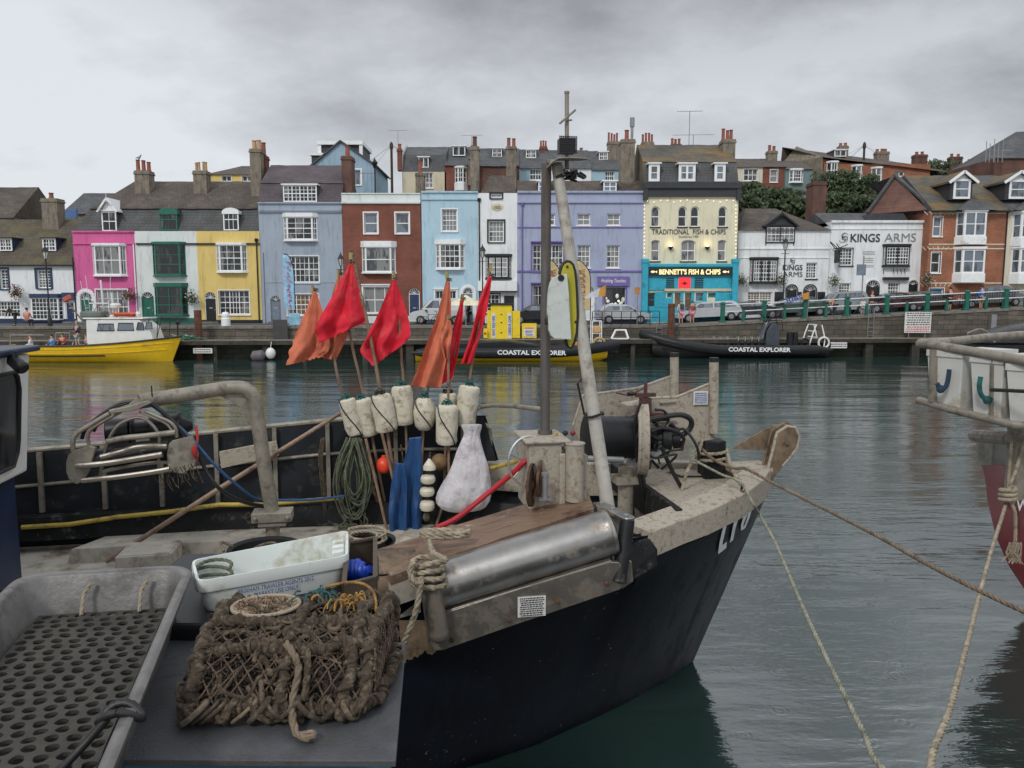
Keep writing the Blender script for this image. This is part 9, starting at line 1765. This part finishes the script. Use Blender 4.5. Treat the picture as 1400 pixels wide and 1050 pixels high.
g = MB(); wy = rows[3][2].y-.04; textmesh(g, 'W', at_y(1398, 690, RY-.90), (.14,-.05,.0), (0,0,.15), .02, .02); g.build('lettering', TEXTW, rb, smooth=0)
# cage of white bins
cg = thing('bin_cage', 'pipe cage on a post at the bow of the maroon boat, holding white bins', 'cage', at_y(1395, 600, 9.6)); CY0 = 8.6
K = lambda x, y, Y: at_y(x, y, Y)
TF = [K(1258,469,9.3), K(1300,476,8.9), K(1400,493,8.1), K(1460,503,7.7)]; TB = [K(1258,469,9.3), K(1300,467,9.9), K(1352,461,10.6), K(1420,456,11.2), K(1500,451,11.8)]; BF = [K(1256,547,9.3), K(1300,560,8.8), K(1385,581,8.1), K(1450,585,8.0)]
g = MB(); g.tube(TF, .056, 14); g.tube(TB, .056, 14); g.build('top_rail', GPIPE, cg); g = MB(); g.tube(BF, .045, 12); g.build('bottom_rail', GPIPE, cg)
for x, ya, yb3, Y, w_ in ((1278,478,549,9.05,10), (1361,492,571,8.42,11)):
    g = MB(); a_, b_ = K(x, ya, Y), K(x-2, yb3, Y); g.bar(a_, b_, .10, .04, up=(0,1,0)); g.build('upright', GPIPE, cg)
g = MB(); g.tube([K(1391,578,8.6), K(1391,612,8.6), V((K(1391,612,8.6).x, 8.6, 1.9))], .10, 14); g.tube([K(1391,600,8.6), K(1391,600,8.6)+V((.3,1.3,-.2))], .08, 10); g.build('post', GPIPE, cg)
def binbox(label, pf, Yf0, Yf1, dp, pz0, pz1):
    (xa, xb2) = pf; a_ = K(xa, pz0[0], Yf0); b_ = K(xb2, pz0[1], Yf1); c_ = K(xa, pz1[0], Yf0); d_ = K(xb2, pz1[1], Yf1); u_ = (b_-a_); u_.z = 0; u_.normalize(); n_ = V((-u_.y, u_.x, 0)); n_ = n_ if n_.y > 0 else -n_
    t = thing('plastic_bin', label, 'bin', (c_+d_)/2, 'white bins in the pipe cage'); g = MB(); bt_ = [c_+u_*.04, d_-u_*.04, d_-u_*.04+n_*dp, c_+u_*.04+n_*dp]; tp2 = [a_, b_, b_+n_*dp, a_+n_*dp]; z_ = max(a_.z, b_.z)
    for p in tp2: p.z = z_-.0
    zb_ = min(c_.z, d_.z)
    for p in bt_: p.z = zb_
    ctr = sum(tp2, Vector())/4; inn = [p+(ctr-p)*.14 for p in tp2]; ib = [p-V((0,0,.22)) for p in inn]
    R_ = [bt_, tp2, inn, ib]; g.loft([[r[i] for r in R_] for i in (0,1,2,3,0)]); g.poly(bt_); g.poly(ib); g.build('shell', BINW, t, smooth=0, bevel=.02)
    g = MB(); g.loft([[p+(p-ctr)*.02+V((0,0,.004)) for p in tp2]+[tp2[0]+(tp2[0]-ctr)*.02+V((0,0,.004))], [p+(p-ctr)*.02-V((0,0,.07)) for p in tp2]+[tp2[0]+(tp2[0]-ctr)*.02-V((0,0,.07))]]); g.build('rim', BINW, t, smooth=0); return t
b1 = binbox('white bin with a dark blue rope handle, left one in the cage', (1268, 1316), 9.15, 8.75, 1.0, (478, 487), (548, 561)); b2 = binbox('white bin with a teal rope handle, second from the left in the cage', (1327, 1372), 8.65, 8.3, 1.0, (486, 496), (561, 573)); b3 = binbox('white bin cut by the right edge of the picture, tied with a black cord', (1376, 1440), 8.25, 7.9, 1.0, (497, 506), (574, 584))
for pts, nm, lb, m_ in (([(1298,505),(1296,520),(1292,530),(1286,532),(1281,524)], 'rope_handle', '', M('navy_rope', (.02,.05,.09), .9)), ([(1341,515),(1339,528),(1342,540),(1350,547),(1356,544)], 'rope_handle', '', ROPE_T)):
    par = b1 if pts[0][0] < 1310 else b2; g = MB(); Yh = 8.86 if par is b1 else 8.44; g.tube(spline([K(x, y, Yh-.02) for x, y in pts]), .026, 7); g.ball(K(*pts[-2], Yh-.02), .05, 8); g.build(nm, m_, par)
g = MB(); g.tube([K(1355,533,8.3), K(1380,534,8.05), K(1400,535,7.85), K(1440,535,7.6)], .02, 6); g.build('black_cord', RUB, b3)
# black covered dinghy on the cage's far side
cv = thing('covered_dinghy', 'black sheeted dinghy hump behind the pipe cage at the right edge', 'covered boat', K(1365, 500, 48)); g = MB(); rows = []
for i in range(15):
    f = i/14; x = 1322+f*130; hh_ = math.sin(min(1, f*1.15+.04)*math.pi*.62)**.75; row = []
    for k in range(9): a_ = math.pi*k/8; p = K(x, 464, 48); row.append(V((p.x, 48-math.cos(a_)*1.2, p.z-.1+math.sin(a_)*hh_*1.15+.07*mnoise.noise(V((x*.09, k, 0))))))
    rows.append(row)
g.loft(rows); g.build('cover', M('wet_black_sheet', (.012,.013,.015), .22, var=.4, bump=.7, bscale=4, bd=.05), cv, smooth=60)
g = MB(); g.tube(spline([K(1322,456,46.7), K(1340,450,46.7), K(1354,458,46.7), K(1360,468,46.6)]), .06, 7); g.build('lashing', GPIPE, cv); g = MB(); rr = []
for i in range(9):
    x = K(1320,0,48).x+i/8*7; w_ = 1.25*min(1, .25+i/5); rr.append([V((x, 48-w_*k, z)) for k, z in ((.7,-.3),(1,.5),(1,1.25),(-1,1.25),(-1,.5),(-.7,-.3))])
g.loft(rr); g.poly(rr[0]); g.build('hull', RUBT, cv, smooth=30)
# rope from the maroon boat down to the near quay
o = twisted([at_y(1383,603,8.5), at_y(1380,640,8.5), at_y(1378,676,8.4), at_y(1372,700,8.2), at_y(1352,765,7.0), at_y(1325,870,5.4), at_y(1300,965,4.2), at_y(1272,1052,3.4), V((1.7,2.7,2.12))], .019, ROPE, 'mooring_rope'); tag(o, 'thick pale mooring rope slanting from the maroon bow to the bottom edge', 'rope', 'mooring ropes')
o = twisted([at_y(1398,610,8.5), at_y(1390,640,8.45), at_y(1379,672,8.35), at_y(1384,690,8.3), at_y(1388,705,8.3), at_y(1388,740,8.3)], .02, ROPE, 'rope_tail'); tag(o, 'pale rope tail with a frayed end hanging at the maroon bow', 'rope')
g = MB(); c_ = at_y(1388,742,8.3); rn = random.Random(2)
for _ in range(50): a_ = c_+V((rn.gauss(0,.025), rn.gauss(0,.02), 0)); g.tube([a_, a_+V((rn.gauss(0,.02), 0, -.11)), a_+V((rn.gauss(0,.035), 0, -rn.uniform(.16,.24)))], .007, 4)
g.build('frayed_end', ROPE, o)
g = MB(); c_ = at_y(1378,676,8.33); g.tube([c_+V((.075*math.cos(t), .07*math.sin(t), -.08+.008*t)) for t in [i*.5 for i in range(40)]], .025, 8); tag(g.build('rope_knot', ROPE, smooth=60), 'round turns of pale rope knotted on the maroon boat mooring line', 'rope')
